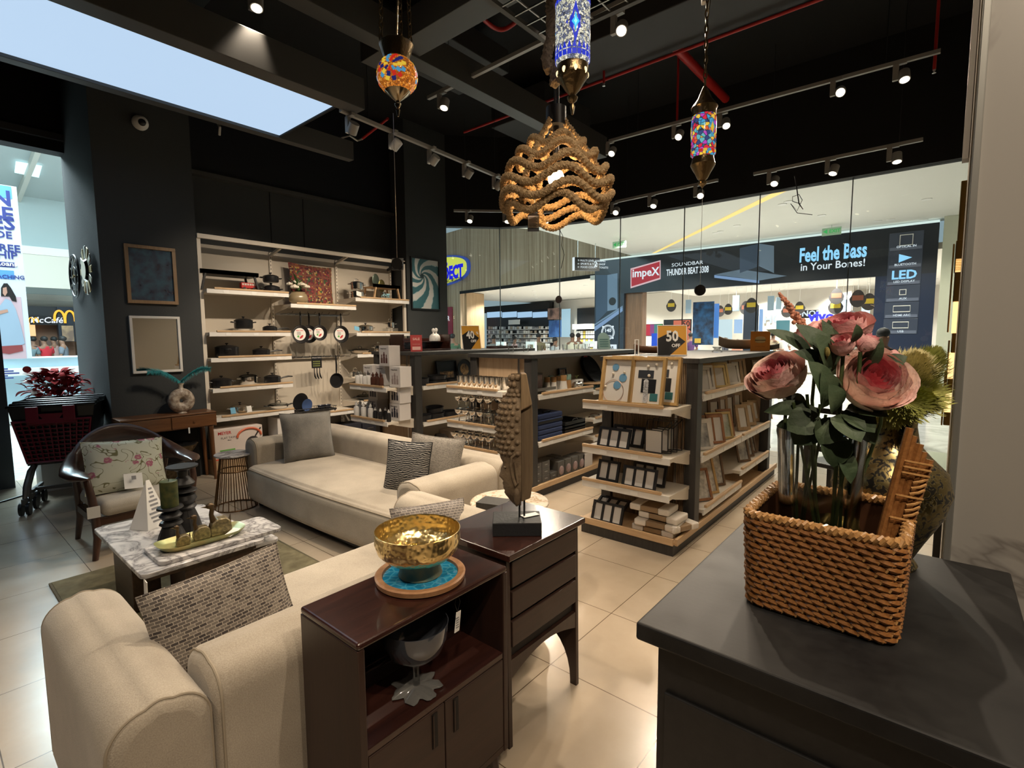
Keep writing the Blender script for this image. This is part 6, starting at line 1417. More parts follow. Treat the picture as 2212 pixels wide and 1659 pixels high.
def rose(name,label,c,axis,r,stems=True,layers=None,pal=None,group='artificial roses in the glass vase'):
 t=thing(name,label,'rose',c,0,group);X,Y,Z=basis(axis);pal=pal or(PIN,PMD,POU);rr=random.Random(int(c[1]*9999))
 LY=layers or[(3,.12,.66,.02,0),(4,.22,.70,.03,0),(5,.34,.72,.04,0),(5,.47,.73,.05,0),(6,.60,.73,.07,1),(6,.73,.70,.09,2),(6,.86,.64,.12,2),(5,.98,.52,.17,2)]
 ms=[MB(),MB(),MB()]
 for li,(n,R,H,flare,mi)in enumerate(LY):
  for k in range(n):
   a0=2*PI*k/n+li*.61+rr.uniform(-.12,.12);half=PI/n*1.55;tw=rr.uniform(-.04,.05);hk=H*rr.uniform(.93,1.07)
   def pf(u,v,a0=a0,half=half,R=R,hk=hk,flare=flare,tw=tw,li=li):
    s=2*u-1;w=half*(.35+.65*math.sin(PI*min(1,.12+.60*v)));a=a0+s*w
    top=1-.16*abs(s)**2.4
    prof=(math.sin(PI*.5*min(1,v*1.35)))**.75*(1-.16*max(0,v-.5)*2*(1 if R<.95 else 0))
    rad=r*(R*(.22+.78*prof)+flare*max(0,v-.68)**1.3*3.0*(1-.25*s*s))+r*(.035*s+tw)*R
    z=r*(-.55+(hk+.55)*v*top)-r*flare*.9*max(0,v-.80)*1.2+r*.03*math.sin(5*s+a0*3)*v
    return c0+X*(rad*math.cos(a))+Y*(rad*math.sin(a))+Z*z
   c0=Vector((0,0,0));ms[mi].grid(pf,9,9)
 for m_,nm,mt in zip(ms,('inner_petals','middle_petals','outer_petals'),pal):
  if m_.v:m_.build(nm,mt,t,ang=180)
 q=MB()
 for k in range(5):
  a=2*PI*k/5;d=X*math.cos(a)+Y*math.sin(a);leafmesh(q,d*r*.12-Z*r*.55,d*r*.75-Z*r*.35,r*.13,up=Z)
 q.build('sepals',LFM,t,ang=180)
 if stems:
  e=Vector((VC.x+(c[0]-VC.x)*.45+rr.uniform(-.02,.02),VC.y+(c[1]-VC.y)*.35+rr.uniform(-.02,.02),VC.z+.02))-Vector(c);st=-Z*r*.6
  MB().tube([st,st*.5+Vector((0,0,-.08))+(e-st)*.12,st.lerp(e,.5),e],.0042,7).build('stem',STM,t)
 return t
TC=lambda c:(EYE-Vector(c)).normalized()
c1=ad(1684,822,1.42);rose('rose','large cream-pink rose at the left of the bouquet',c1,(-.50,.28,.62),.068)
c2=ad(1880,830,1.40);rose('rose','large open cream-pink rose at the right of the bouquet',c2,(-.62,-.35,.55),.074)
c3=ad(1822,722,1.46);rose('rose','deeper pink rose at the top of the bouquet',c3,(-.35,.10,.85),.060,pal=(PIN,PMD,PMD))
c4=ad(1752,728,1.52);rose('rose','small pink rose at the back left of the top rose',c4,(.1,.5,.75),.045,layers=[(4,.3,.6,.05,0),(5,.6,.66,.12,1),(5,.9,.6,.2,1)])
c5=ad(1818,752,1.36);rose('rose_bud','half-open pink rosebud under the top rose',c5,(-.45,.1,.8),.032,layers=[(4,.35,.8,.0,0),(5,.62,.85,.05,1),(4,.85,.7,.1,1)])
c6=ad(1868,748,1.36);rose('rose_bud','slim closed red-pink rosebud right of the top rose',c6,(.25,-.45,.75),.024,layers=[(4,.35,1.2,.0,0),(4,.6,1.1,.02,0),(4,.8,.9,.05,1)])
c7=ad(1925,775,1.44);rose('rose_bud','small pink bud at the right edge of the bouquet',c7,(.3,-.5,.6),.020,layers=[(4,.35,1.0,.0,0),(4,.7,.9,.02,1)])
lv=thing('rose_foliage','dark green artificial rose leaves and stems filling the glass vase','foliage',VC)
def leafs(mb,spec):
 for(x0,y0,x1,y1,d0,d1,w)in spec:
  a=ad(x0,y0,d0)-VC;b_=ad(x1,y1,d1)-VC;leafmesh(mb,a,b_,w,up=(-.6,-.5,.6),curl=.12,n=7)
LS=[(1800,800,1718,700,1.38,1.36,.030),(1795,800,1715,760,1.36,1.34,.022),(1790,800,1760,720,1.36,1.33,.028),(1760,780,1655,712,1.40,1.36,.020),(1800,810,1775,690,1.42,1.40,.025),(1780,860,1745,780,1.34,1.30,.030),(1780,880,1775,800,1.35,1.31,.034),(1770,900,1700,930,1.36,1.33,.036),(1770,890,1650,890,1.38,1.38,.022),(1765,905,1715,960,1.36,1.34,.034),(1800,905,1770,960,1.35,1.32,.030),(1800,900,1860,955,1.35,1.32,.036),(1820,890,1890,935,1.37,1.35,.034),(1830,880,1920,900,1.38,1.36,.028),(1800,890,1790,830,1.33,1.30,.028),(1860,800,1905,730,1.40,1.38,.018),(1900,800,1960,770,1.42,1.42,.020),(1880,790,1930,815,1.42,1.42,.016),(1740,880,1690,860,1.42,1.44,.024),(1795,930,1800,1010,1.36,1.34,.036),(1805,960,1838,1045,1.37,1.36,.022),(1730,910,1680,945,1.44,1.45,.026),(1830,910,1890,960,1.42,1.40,.03),(1780,760,1790,690,1.44,1.42,.020),(1840,740,1850,700,1.34,1.32,.014)]
for sp in LS:
 q=MB();leafs(q,[sp]);q.build('leaf',LFM,lv,ang=180)
for k in range(9):
 a=k*1.3;r=.045+.02*(k%3);top=Vector((r*1.1*math.cos(a),r*1.1*math.sin(a),.44+.02*(k%4)));bt=Vector((.05*math.cos(a+1.1),.05*math.sin(a+1.1),.022))
 MB().tube([bt,bt.lerp(top,.5)+Vector((.008*math.sin(k),.008*math.cos(k),0)),top],.0036,6).build('stem',STM,lv)
t=thing('amaranth_spike','peach amaranth spike rising at the left above the roses','flower',ad(1738,708,1.48));a,b_=Vector((0,0,0)),ad(1682,632,1.50)-ad(1738,708,1.48)
PEACH=mat('peach_spike',(.50,.21,.13),.8,bump=(90,.5));q=MB()
for k in range(110):
 f=(k/110)**.8;c=a.lerp(b_,f)+Vector((rnd.gauss(0,1),rnd.gauss(0,1),rnd.gauss(0,1)))*.0045*(1.25-f);q.ell(c,.0062*(1.15-f*.7),6,4)
q.build('florets',PEACH,t);MB().tube([ad(1790,800,1.44)-ad(1738,708,1.48),a],.003,6).build('stem',STM,t)
t=thing('rosehip_cluster','small yellow-green withered bud among the top rose leaves','flower',ad(1780,750,1.34));q=MB()
for k in range(7):q.ell((rnd.gauss(0,.006),rnd.gauss(0,.006),-.004*k),(.006,.006,.009),7,5)
q.build('bud',mat('olive_bud',(.17,.13,.03),.7),t)
GBK=None
def m_goldleaf():
 m,nt,b=_bsdf('crackled_gold');L=nt.links;v=coords(nt)
 n=N(nt,'ShaderNodeTexNoise',Scale=46,Detail=3,Distortion=1.5);L.new(v,n.inputs['Vector'])
 f=ramp(nt,n.outputs['Fac'],[(.44,(1,1,1)),(.50,(0,0,0))])
 mx=nt.nodes.new('ShaderNodeMix');mx.data_type='RGBA';L.new(f,mx.inputs['Factor']);mx.inputs['A'].default_value=(.36,.29,.13,1);mx.inputs['B'].default_value=(.012,.011,.009,1)
 L.new(mx.outputs['Result'],b.inputs['Base Color']);sp=nt.nodes.new('ShaderNodeInvert');L.new(f,sp.inputs['Color']);L.new(sp.outputs[0],b.inputs['Metallic']);b.inputs['Roughness'].default_value=.32;return m
vp=Vector((1.755,.095,HC+.001))
t=thing('gourd_vase','tall crackled gold and black gourd vase behind the rose bouquet','vase',vp)
MB().lathe([(0,0),(.07,0),(.075,.01),(.062,.03),(.085,.08),(.125,.16),(.140,.22),(.128,.275),(.09,.315),(.062,.35),(.054,.40),(.058,.46),(.066,.485),(.058,.485),(.048,.45),(.046,.40),(.05,.36),(0,.34)],44).build('body',m_goldleaf(),t)
GPOT=mat('shiny_brass',(.42,.31,.11),.2,1.0,bump=(24,.15))
t=thing('brass_pot','squat shiny brass pot with a wide open mouth behind the glass vase','pot',(1.655,.20,HC+.001))
MB().lathe([(0,0),(.06,0),(.09,.03),(.105,.09),(.09,.15),(.055,.18),(.05,.19),(.062,.20),(.060,.203),(.045,.19),(.05,.17),(.08,.14),(.09,.09),(.07,.03),(0,.02)],40).build('body',GPOT,t)
t=thing('pampas_bouquet','yellow-green plumes of artificial pampas in the gold gourd vase','plumes',vp+Vector((0,0,.46)))
YG=mat('plume_green',(.30,.33,.06),.85,var=((.52,.50,.18),7));YT=mat('plume_tip',(.62,.56,.30),.85)
def plume(name,tip,base,w,n,m):
 q=MB();n*=9;L_=(tip-base).length;d=(tip-base).normalized();X,Y,Z=basis(d)
 q.tube([base-d*.1,base,tip],.003,5)
 for k in range(n):
  f=rnd.random()**.8;c=base+(tip-base)*f;ww=w*math.sin(PI*min(1,.15+.83*f))*(.7+.5*rnd.random());a=rnd.uniform(0,2*PI)
  ww*=rnd.random()**.6;o=(X*math.cos(a)+Y*math.sin(a))*ww;c=c+o*.75+d*ww*.5;o=o.normalized()*.011;ww=.016;e=c+o*.9+d*.017;s_=d.cross(o).normalized()*.0011
  q.add([c-s_,c+s_,c+o*.55+d*ww*.35+s_*1.6,c+o*.55+d*ww*.35-s_*1.6,e],[(0,1,2,3),(3,2,4)])
 q.build(name,m,t,ang=180)
V0=vp+Vector((0,0,.46))
for(px,py,d,w,n,m)in((2022,762,1.80,.07,320,YG),(1985,770,1.72,.075,300,YT),(2010,850,1.70,.075,360,YG),(1960,870,1.62,.07,340,YG),(1915,890,1.68,.06,260,YG),(1862,770,1.72,.045,160,YT),(1945,800,1.78,.06,220,YT)):
 plume('plume',ad(px,py,d)-V0,Vector((.0,.0,.0)),w,n,m)
# dark cabinets at the centre
MAH=wood('mahogany',(.018,.0065,.005),(.050,.017,.012),0,1.0,.22,.35);MAHZ=wood('mahogany_side',(.018,.0085,.006),(.034,.015,.010),2,1.0,.4)
MAHF=wood('mahogany_front',(.022,.011,.008),(.038,.018,.012),0,1.0,.45)
cb=thing('shelf_cabinet','dark brown cabinet with an open niche and two doors carrying the brass bowl','cabinet',(1.02,1.30,0))
X0,X1,Y0,Y1,Z0,Z1=.716,1.328,1.150,1.458,.085,.785;th=.022
MB().box(X0,X1,Y0,Y1,Z1-th,Z1).build('top',MAH,cb,smooth=False,bevel=.008,seg=3,world=True)
for x in(X0,X1-th):MB().box(x,x+th,Y0,Y1,Z0,Z1-th).build('side_panel',MAHZ,cb,smooth=False,bevel=.003,world=True)
MB().box(X0+th,X1-th,Y0+.004,Y1-.01,Z0,Z0+th).build('bottom',MAHZ,cb,smooth=False,world=True)
MB().box(X0+th,X1-th,Y0+.004,Y1-.01,.445,.467).build('niche_shelf',MAH,cb,smooth=False,bevel=.002,world=True)
MB().box(X0+th,X1-th,Y1-.014,Y1-.004,Z0,.70).build('back_panel',MAHZ,cb,smooth=False,world=True)
MB().box(X0+th,X1-th,Y1-.09,Y1-.015,.467,.515).build('niche_ledge',MAHZ,cb,smooth=False,bevel=.002,world=True)
xm=(X0+X1)/2
for a,b_,hx in((X0+th+.002,xm-.002,xm-.055),(xm+.002,X1-th-.002,xm+.035)):
 d=MB().box(a,b_,Y0+.002,Y0+.02,Z0+th+.003,.442).build('door',MAHF,cb,smooth=False,bevel=.003,world=True)
 MB().box(hx,hx+.022,Y0-.0005,Y0+.003,.318,.432).build('recessed_pull',mat('recess_black',(.004,.003,.003),.6),d,smooth=False,world=True)
 MB().box(hx+.002,hx+.006,Y0-.003,Y0+.002,.322,.428).build('pull_edge',MAHZ,d,smooth=False,world=True)
for x in(X0+.05,X1-.05):
 for y in(Y0+.04,Y1-.05):MB().cyl((x,y,Z0),(x+(.012 if x>xm else-.012),y-(.01 if y<1.3 else-.01),0),.024,.014,12).build('leg',MAHZ,cb,world=True)
tgp=ay(978,1338,1.20)
t=thing('hanging_price_tag','white price tag hanging in the cabinet niche on a black cord','tag',(1.12,1.19,.70));MB().obox((0,0,-.045),(.035,.0015,.065),(.0,.25,.35)).build('card',PAPER,t,smooth=False);MB().tube([(0,0,-.012),(.012,0,.02),(.0,.0,.06),(-.012,.0,.02),(0,0,-.012)],.0012,5).build('cord',DARKB,t)
q=MB()
for k in range(5):q.obox((0.0-.004,-.003,-.03-.008*k),(.022,.001,.003),(.0,.25,.35))
q.build('print',MATS['grey_ink'],t,smooth=False)
SMK=glass('smoky_glass',(.42,.45,.50),1.6,.03)
g=thing('footed_glass_bowl','smoky blue-grey footed glass bowl inside the cabinet niche','bowl',(.985,1.245,.468))
MB().lathe([(.012,.095),(.05,.105),(.085,.135),(.103,.18),(.107,.225),(.1045,.225),(.100,.18),(.082,.138),(.048,.109),(0,.10)],36).build('bowl',mat('blue_grey_glass',(.16,.18,.22),.08,trans=.7,coat=.6),g)
MB().lathe([(0,.012),(.012,.014),(.010,.05),(.012,.095),(0,.097)],14).build('stem',CLEAR,g)
MB().lathe([(0,.002),(.06,.001),(.074,.004),(.05,.012),(.012,.016),(0,.016)],48,fn=lambda r,z,a:r*(1+.16*math.sin(7*a)+.08*math.sin(13*a))).build('foot',mat('splash_glass',(.50,.50,.48),.06,.2,trans=.75),g)
tp=Vector((1.072,1.318,.786))
BLT=None
def m_bluetray():
 m,nt,b=_bsdf('turquoise_enamel');L=nt.links;v=coords(nt)
 vo=N(nt,'ShaderNodeTexVoronoi',Scale=34);vo.feature='DISTANCE_TO_EDGE';L.new(v,vo.inputs['Vector'])
 L.new(ramp(nt,vo.outputs['Distance'],[(.03,(.06,.36,.55)),(.12,(.015,.22,.42))]),b.inputs['Base Color']);b.inputs['Roughness'].default_value=.12;bumpn(nt,vo.outputs['Distance'],b,.7,.004);return m
t=thing('round_tray','round wooden tray with embossed turquoise enamel base on the brown cabinet','tray',tp)
MB().lathe([(0,.002),(.135,.0),(.149,.004),(.152,.020),(.146,.024),(.128,.022),(.126,.012),(0,.012)],56).build('rim',wood('mango_wood',(.30,.14,.06),(.46,.25,.12),0,1.2,.4),t)
MB().lathe([(0,.0125),(.1255,.0125),(.1255,.0138),(0,.0138)],56).build('enamel',m_bluetray(),t)
t=thing('patina_stand','short patinated green ring stand under the brass bowl','stand',tp+Vector((0,0,.014)))
MB().lathe([(.070,0),(.074,.004),(.066,.03),(.070,.046),(.062,.048),(.056,.03),(.06,0)],40).build('ring',mat('verdigris',(.09,.17,.15),.4,.1,var=((.30,.24,.12),18),bump=(30,.3)),t)
HAM=mat('hammered_brass',(.50,.35,.10),.16,1.0)
def m_ham():
 m,nt,b=_bsdf('hammered_brass_bowl');L=nt.links;v=coords(nt,(1,1,1))
 b.inputs['Base Color'].default_value=(.80,.63,.30,1);b.inputs['Metallic'].default_value=1;b.inputs['Roughness'].default_value=.27
 vo=N(nt,'ShaderNodeTexVoronoi',Scale=62,Randomness=.7);vo.feature='SMOOTH_F1';L.new(v,vo.inputs['Vector']);bumpn(nt,vo.outputs['Distance'],b,.55,.006);return m
bp=tp+Vector((-.008,.0,.063))
t=thing('brass_bowl','wide hammered brass bowl on the turquoise tray','bowl',bp)
MB().lathe([(0,0),(.07,.002),(.108,.018),(.134,.044),(.143,.074),(.1405,.105),(.1425,.112),(.1405,.113),(.138,.105),(.140,.074),(.131,.046),(.105,.021),(.068,.005),(0,.004)],72).build('bowl',m_ham(),t)
t=thing('gold_ornament','small gilded flower ornament standing inside the brass bowl','ornament',bp+Vector((-.035,-.02,.006)))
GLD=mat('bright_gold',(.75,.45,.06),.15,1.0);MB().cyl((0,0,0),(0,0,.058),.0075,n=12).cyl((.022,-.004,0),(.022,-.004,.036),.0075,n=12).build('stem',GLD,t)
q=MB();blossom(q,(0,0,.064),.012,7);blossom(q,(.022,-.004,.041),.010,7);blossom(q,(-.012,.0,.046),.007,5,1);q.build('flower',[GLD,mat('garnet',(.2,.01,.04),.2)],t)
t=MB()
for k in range(46):a=k*.137*2;r=.012+.0012*k*.6;t.ell((.02+r*math.cos(a)*.9,.035+r*math.sin(a)*.5,.004),.0032,6,4)
tag(t.build('pearl_chain',mat('pearl_gold',(.72,.58,.30),.2,.6),loc=bp+Vector((0,0,.003))),'coiled pearl chain lying in the brass bowl','chain')
ch=thing('drawer_chest','dark brown three-drawer chest with arched base carrying the carved head','chest of drawers',(1.62,1.40,0))
X0,X1,Y0,Y1,Z1=1.395,1.90,1.185,1.60,.792
MB().box(X0-.015,X1+.008,Y0,Y1,Z1-.026,Z1).build('top',MAH,ch,smooth=False,bevel=.004,world=True)
def archside(x):
 out=[(Y0+.02,0),(Y0+.055,0)];ym=(Y0+Y1)/2;R_=(Y1-Y0)/2-.055
 out+=[(ym-R_*math.cos(PI*k/14),.02+R_*1.45*math.sin(PI*k/14))for k in range(15)]
 out+=[(Y1-.055,0),(Y1-.02,0),(Y1-.03,Z1-.027),(Y0+.03,Z1-.027)]
 n=len(out);q=MB();q.add([(x,a,z)for a,z in out]+[(x+.022,a,z)for a,z in out],[tuple(range(n)),tuple(reversed(range(n,2*n)))]+[(i,n+i,n+(i+1)%n,(i+1)%n)for i in range(n)])
 return q
for x in(X0+.002,X1-.03):archside(x).build('side_panel',MAHZ,ch,smooth=False,bevel=.002,world=True)
xa,xb=X0+.024,X1-.03
MB().box(xa,xb,Y0+.04,Y1-.05,.36,Z1-.027).build('carcass',mat('chest_dark',(.006,.004,.003),.6),ch,smooth=False,world=True)
for k,(za,zb)in enumerate(((.645,.748),(.525,.628),(.405,.508))):
 MB().box(xa+.004,xb-.004,Y0+.022,Y0+.042,za,zb).build('drawer',MAHF,ch,smooth=False,bevel=.003,world=True)
q=MB();n=14;pts=[(xa,.355),(xb,.355)]+[(xb-(xb-xa)*k/n,.355-.075+.05*math.sin(PI*k/n))for k in range(n+1)]
q.add([(x,Y0+.026,z)for x,z in pts]+[(x,Y0+.046,z)for x,z in pts],[tuple(range(len(pts))),tuple(reversed(range(len(pts),2*len(pts))))]+[(i,(i+1)%len(pts),len(pts)+(i+1)%len(pts),len(pts)+i)for i in range(len(pts))])
q.build('arched_rail',MAHZ,ch,smooth=False,world=True)
# carved wooden head
SRZ=-math.radians(49)
hp=Vector((1.600,1.330,Z1+.0005))
CARV=mat('aged_carved_wood',(.10,.068,.040),.7,var=((.21,.15,.09),9),bump=(45,.5));CARV2=wood('split_wood_side',(.15,.10,.052),(.28,.19,.10),2,1.2,.6);CARVB=wood('dark_wood_board',(.075,.048,.026),(.14,.095,.05),2,1.2,.7)
t=thing('carved_head','carved wooden profile head with curled hair mounted on rods over a black block','sculpture',hp,SRZ)
MB().box(-.10,.10,-.075,.07,0,.056).build('plinth',mat('black_plinth',(.013,.014,.016),.5,bump=(80,.15)),t,smooth=False,bevel=.003)
for x in(.012,.032):MB().cyl((x,0,.056),(x,0,.16),.0045,n=10).build('rod',DARKB,t)
zb=.112
PR_=[(0,.012,.022),(.02,.030,.034),(.05,.046,.042),(.085,.052,.047),(.13,.057,.050),(.17,.060,.053),(.21,.064,.056),(.25,.074,.060),(.29,.078,.062),(.34,.078,.062),(.39,.070,.058),(.43,.054,.050),(.455,.036,.040),(.465,.026,.034),(.49,.026,.034),(.53,.022,.030),(.545,.0195,.027)]
def pl(z,i):
 for(a,b_)in zip(PR_[:-1],PR_[1:]):
  if a[0]<=z<=b_[0]:f=(z-a[0])/(b_[0]-a[0]);return a[i]*(1-f)+b_[i]*f
 return PR_[-1][i]
def face(z):
 g=lambda c,w,h:h*math.exp(-((z-c)/w)**2)
 return g(.045,.012,.006)+g(.072,.006,.007)+g(.086,.006,.008)+g(.120,.013,.016)+g(.145,.018,.008)-g(.175,.012,.006)+g(.205,.012,.005)
b=MB()
def hf(u,v):
 z=.545*v;a=PI*(u-.5);fx=pl(z,1);hy=pl(z,2);c,s=math.cos(a),math.sin(a)
 bump=face(z)*max(0,math.cos(a))**10 if z<.23 else 0
 return(.018-(fx+.018+0)*c**.75-bump if c>1e-6 else.018,hy*s,zb+z)
b.grid(hf,33,56);n=len(b.v)
b.build('head',CARV,t,ang=70)
bd=[(.018,.02),(.056,.035),(.066,.10),(.068,.28),(.066,.40),(.062,.43),(.052,.475),(.044,.53),(.040,.548),(.018,.548)]
q=MB();q.add([(x,-.040,zb+z)for x,z in bd]+[(x,.048,zb+z)for x,z in bd],[tuple(range(len(bd))),tuple(reversed(range(len(bd),2*len(bd))))]+[(i,len(bd)+i,len(bd)+(i+1)%len(bd),(i+1)%len(bd))for i in range(len(bd))])
q.build('back_board',CARVB,t,smooth=False,bevel=.004)
q=MB();q.add([(x,-.058,zb+z)for x,z in((.018,.40),(.064,.425),(.054,.475),(.045,.53),(.041,.55),(.018,.55))]+[(x,-.04,zb+z)for x,z in((.018,.40),(.064,.425),(.054,.475),(.045,.53),(.041,.55),(.018,.55))],[tuple(range(6)),tuple(reversed(range(6,12)))]+[(i,6+i,6+(i+1)%6,(i+1)%6)for i in range(6)])
q.build('crown_edge',CARV2,t,smooth=False,bevel=.004)
q=MB()
for r in range(11):
 z=.225+.0235*r;
 for k in range(9):
  a=-PI/2+PI*(k+.5*(r%2)+.25)/9;fx=pl(z,1);hy=pl(z,2);c,s=math.cos(a),math.sin(a)
  if c<.05:continue
  ce=Vector((.018-(fx+.018)*c**.75,hy*s,zb+z));q.ell(ce,(.0105,.0105,.0105),9,6);q.ell(ce+Vector((-c*.008,s*.008,.0)),(.005,.005,.005),7,5)
for r in range(3):
 z=.475+.028*r
 for k in range(5):
  a=-PI/2+PI*(k+.5*(r%2)+.3)/5;fx=pl(z,1);hy=pl(z,2);c,s=math.cos(a),math.sin(a);q.ell((.018-(fx+.018)*max(0,c)**.75,hy*s,zb+z),(.012,.012,.013),9,6)
q.build('hair_curls',CARV,t)
q=MB();ey=-.050
q.tube([(.006,ey,zb+.212),(-.006,ey-.006,zb+.222),(-.020,ey-.007,zb+.212),(-.024,ey-.006,zb+.18),(-.016,ey-.005,zb+.13),(-.004,ey-.004,zb+.095),(.004,ey-.004,zb+.105),(-.002,ey-.006,zb+.15),(-.008,ey-.006,zb+.19)],[.006,.006,.006,.006,.006,.007,.006,.005,.004],8)
q.build('ear',CARV,t)
q=MB();q.ell((.0,-.038,zb+.045),(.014,.012,.045),12,10);q.build('ear_lobe',CARV,t)
q=MB()
for sy in(-1,1):q.tube([(-.050,sy*.018,zb+.188),(-.046,sy*.032,zb+.195),(-.030,sy*.045,zb+.186)],[.003,.0035,.002],6).ell((-.046,sy*.028,zb+.165),(.008,.012,.0055),10,6)
q.build('brow',CARV,t)
tag(MB().obox((0,0,.001),(.075,.035,.001),(0,0,.3)).build('price_tag',PAPER,loc=hp+Vector((.045,-.035,.0585)),rot=(0,0,SRZ+.2),smooth=False),'white price tag lying on the black block of the carved head','tag','loose tags')
# dining chair and glass table behind the vases
t=thing('dining_chair','dark wooden slat-back chair glimpsed behind the gold gourd vase','chair',(5.25,.62,0),1.2)
for x in(-.21,.21):
 MB().box(x-.02,x+.02,.17,.21,0,.98).build('leg',DARKB,t,smooth=False);MB().box(x-.02,x+.02,-.21,-.17,0,.44).build('leg',DARKB,t,smooth=False)
for z in(.58,.66,.74,.82,.92):MB().box(-.19,.19,.18,.2,z,z+.045).build('back_slat',DARKB,t,smooth=False)
MB().box(-.23,.23,-.22,.2,.44,.48).build('seat',DARKB,t,smooth=False,bevel=.01)
t=thing('glass_table','table with a thick pale green glass top beside the marble pillar','table',(4.3,.13,0))
MB().box(-.35,.45,-.24,.2,.73,.75).build('glass_top',mat('green_glass_edge',(.40,.50,.43),.1,coat=.5),t,smooth=False)
for x in(-.28,.36):
 for y in(-.18,.14):MB().box(x-.03,x+.03,y-.03,y+.03,0,.73).build('leg',DARKB,t,smooth=False)
# stepped brass wall light next to the pillar
BRL=mat('satin_brass',(.40,.25,.08),.3,1.0);LED=emis('warm_led',(1.0,.66,.27),1.6)
q0=ax(2086,395,PX+.07)
wl=thing('brass_wall_light','stepped satin brass wall light with glowing strips left of the marble pillar','wall light',(PX+.07,q0 .y,1.0))
xw=PX+.085
def strip(px0,px1,y0,y1,lit):
 a=ax(px0,(y0+y1)/2,xw);b_=ax(px1,(y0+y1)/2,xw);zt_=ax((px0+px1)/2,y0,xw).z;zb_=ax((px0+px1)/2,y1,xw).z
 MB().box(xw-.012,xw+.03,b_.y,a.y,zb_,zt_).build('lit_strip' if lit else 'brass_strip',LED if lit else BRL,wl,smooth=False,bevel=.0 if lit else.002,world=True)
for spc in((2072,2090,392,520,0),(2063,2083,520,588,0),(2064,2080,560,588,1),(2060,2078,588,652,0),(2057,2072,652,720,1),(2055,2075,718,762,0),(2048,2064,762,818,1),(2046,2064,815,848,0),(2040,2060,848,890,1),(2038,2058,888,918,0),(2052,2056,528,718,0),(2044,2048,735,860,0),(2036,2040,800,918,0)):strip(*spc)
# hanging lamps
BRZ=mat('antique_bronze',(.22,.16,.085),.28,1.0,bump=(70,.25));CHN=mat('bronze_chain',(.12,.09,.05),.4,.9)
def m_mosaic(name,stops,scale,s,grout=(.02,.02,.03)):
 m=bpy.data.materials.new(name);m.use_nodes=True;nt=m.node_tree;b=nt.nodes['Principled BSDF'];L=nt.links;v=coords(nt)
 vo=N(nt,'ShaderNodeTexVoronoi',Scale=scale);L.new(v,vo.inputs['Vector']);e=N(nt,'ShaderNodeTexVoronoi',Scale=scale);e.feature='DISTANCE_TO_EDGE';L.new(v,e.inputs['Vector'])
 sp=nt.nodes.new('ShaderNodeSeparateColor');L.new(vo.outputs['Color'],sp.inputs[0])
 mx=nt.nodes.new('ShaderNodeMix');mx.data_type='RGBA';L.new(ramp(nt,e.outputs['Distance'],[(.03,(0,0,0)),(.09,(1,1,1))]),mx.inputs['Factor']);mx.inputs['A'].default_value=(*grout,1);L.new(ramp(nt,sp.outputs[0],stops,'CONSTANT'),mx.inputs['B'])
 L.new(mx.outputs['Result'],b.inputs['Base Color']);L.new(mx.outputs['Result'],b.inputs['Emission Color']);b.inputs['Emission Strength'].default_value=s;b.inputs['Roughness'].default_value=.15;m.cycles.emission_sampling='NONE';return m
def link_chain(mb,p0,p1,pitch=.02,r=.0028):
 p0,p1=Vector(p0),Vector(p1);d=p1-p0;n=max(2,int(d.length/pitch));X,Y,Z=basis(d)
 for k in range(n):
  c=p0+d*(k+.5)/n;A=X if k%2 else Y;h=d.length/n*.68
  mb.tube([c+Z*h*math.cos(q*PI/4)+A*.0075*math.sin(q*PI/4)for q in range(8)],r,5,True)
def lampz(px,d):
 o=ad(px,400,d);return lambda y:ad(px,y,d).z
def bulb_light(loc,e,col,r=.02):
 l=bpy.data.lights.new('lamp_bulb','POINT');l.energy=e;l.color=col;l.shadow_soft_size=r;o=bpy.data.objects.new('lamp_bulb',l);C.objects.link(o);o.location=loc
d=2.0;Z_=lampz(858,d);o=ad(858,165,d);S=.00182
t=thing('mosaic_lamp','orange mosaic globe lamp hanging on three chains near the light panel','pendant lamp',(o.x,o.y,o.z),0,'mosaic lamps')
b=MB();b.ell((0,0,0),(.0735,.0735,.070),28,18);b.build('globe',m_mosaic('orange_mosaic',[(0,(.42,.12,.012)),(.4,(.62,.20,.02)),(.7,(.75,.30,.05)),(.9,(.30,.08,.01))],130,.75,(.12,.04,.01)),t)
MC=[emis('glass_red',(.55,.02,.01),.9),emis('glass_navy',(.01,.015,.12),.9),emis('glass_yellow',(.75,.50,.04),.9),emis('glass_sky',(.06,.28,.48),.9)]
for side in range(3):
 q=MB();X,Y,Zn=basis(Vector((math.cos(2.1*side-2.55),math.sin(2.1*side-2.55),.12)))
 for ring,(n,r0,r1)in enumerate(((1,0,.010),(8,.010,.026),(10,.026,.042),(12,.042,.056))):
  for k in range(n):
   pts=[];a0,a1=2*PI*(k+.08+ring*.3)/n,2*PI*(k+.92+ring*.3)/n
   for(rr_,a)in((r0,a0),(r1,a0+.1),(r1,a1-.1),(r0,a1)):u=(Zn+X*math.tan(rr_/.073)*math.cos(a)+Y*math.tan(rr_/.073)*math.sin(a)).normalized();pts.append(Vector((u.x*.0748,u.y*.0748,u.z*.0713)))
   if n==1:continue
   q.add(pts,[(0,1,2,3)],(k*3+ring)%4)
 q.build('glass_flower',MC,t,smooth=False)
b=MB().lathe([(.040,.052),(.046,.062),(.058,.098),(.062,.108),(.058,.112),(.05,.108),(.0,.10)],30,fn=lambda r,z,a:r*(1+.02*math.sin(20*a)));b.build('crown',BRZ,t)
MB().lathe([(0,-.142),(.003,-.14),(.008,-.118),(.005,-.112),(.012,-.10),(.012,-.095),(.007,-.088),(.018,-.08),(.044,-.058),(.052,-.046),(.048,-.042),(0,-.05)],28).build('base_cup',mat('bright_bronze',(.35,.29,.20),.15,1.0),t)
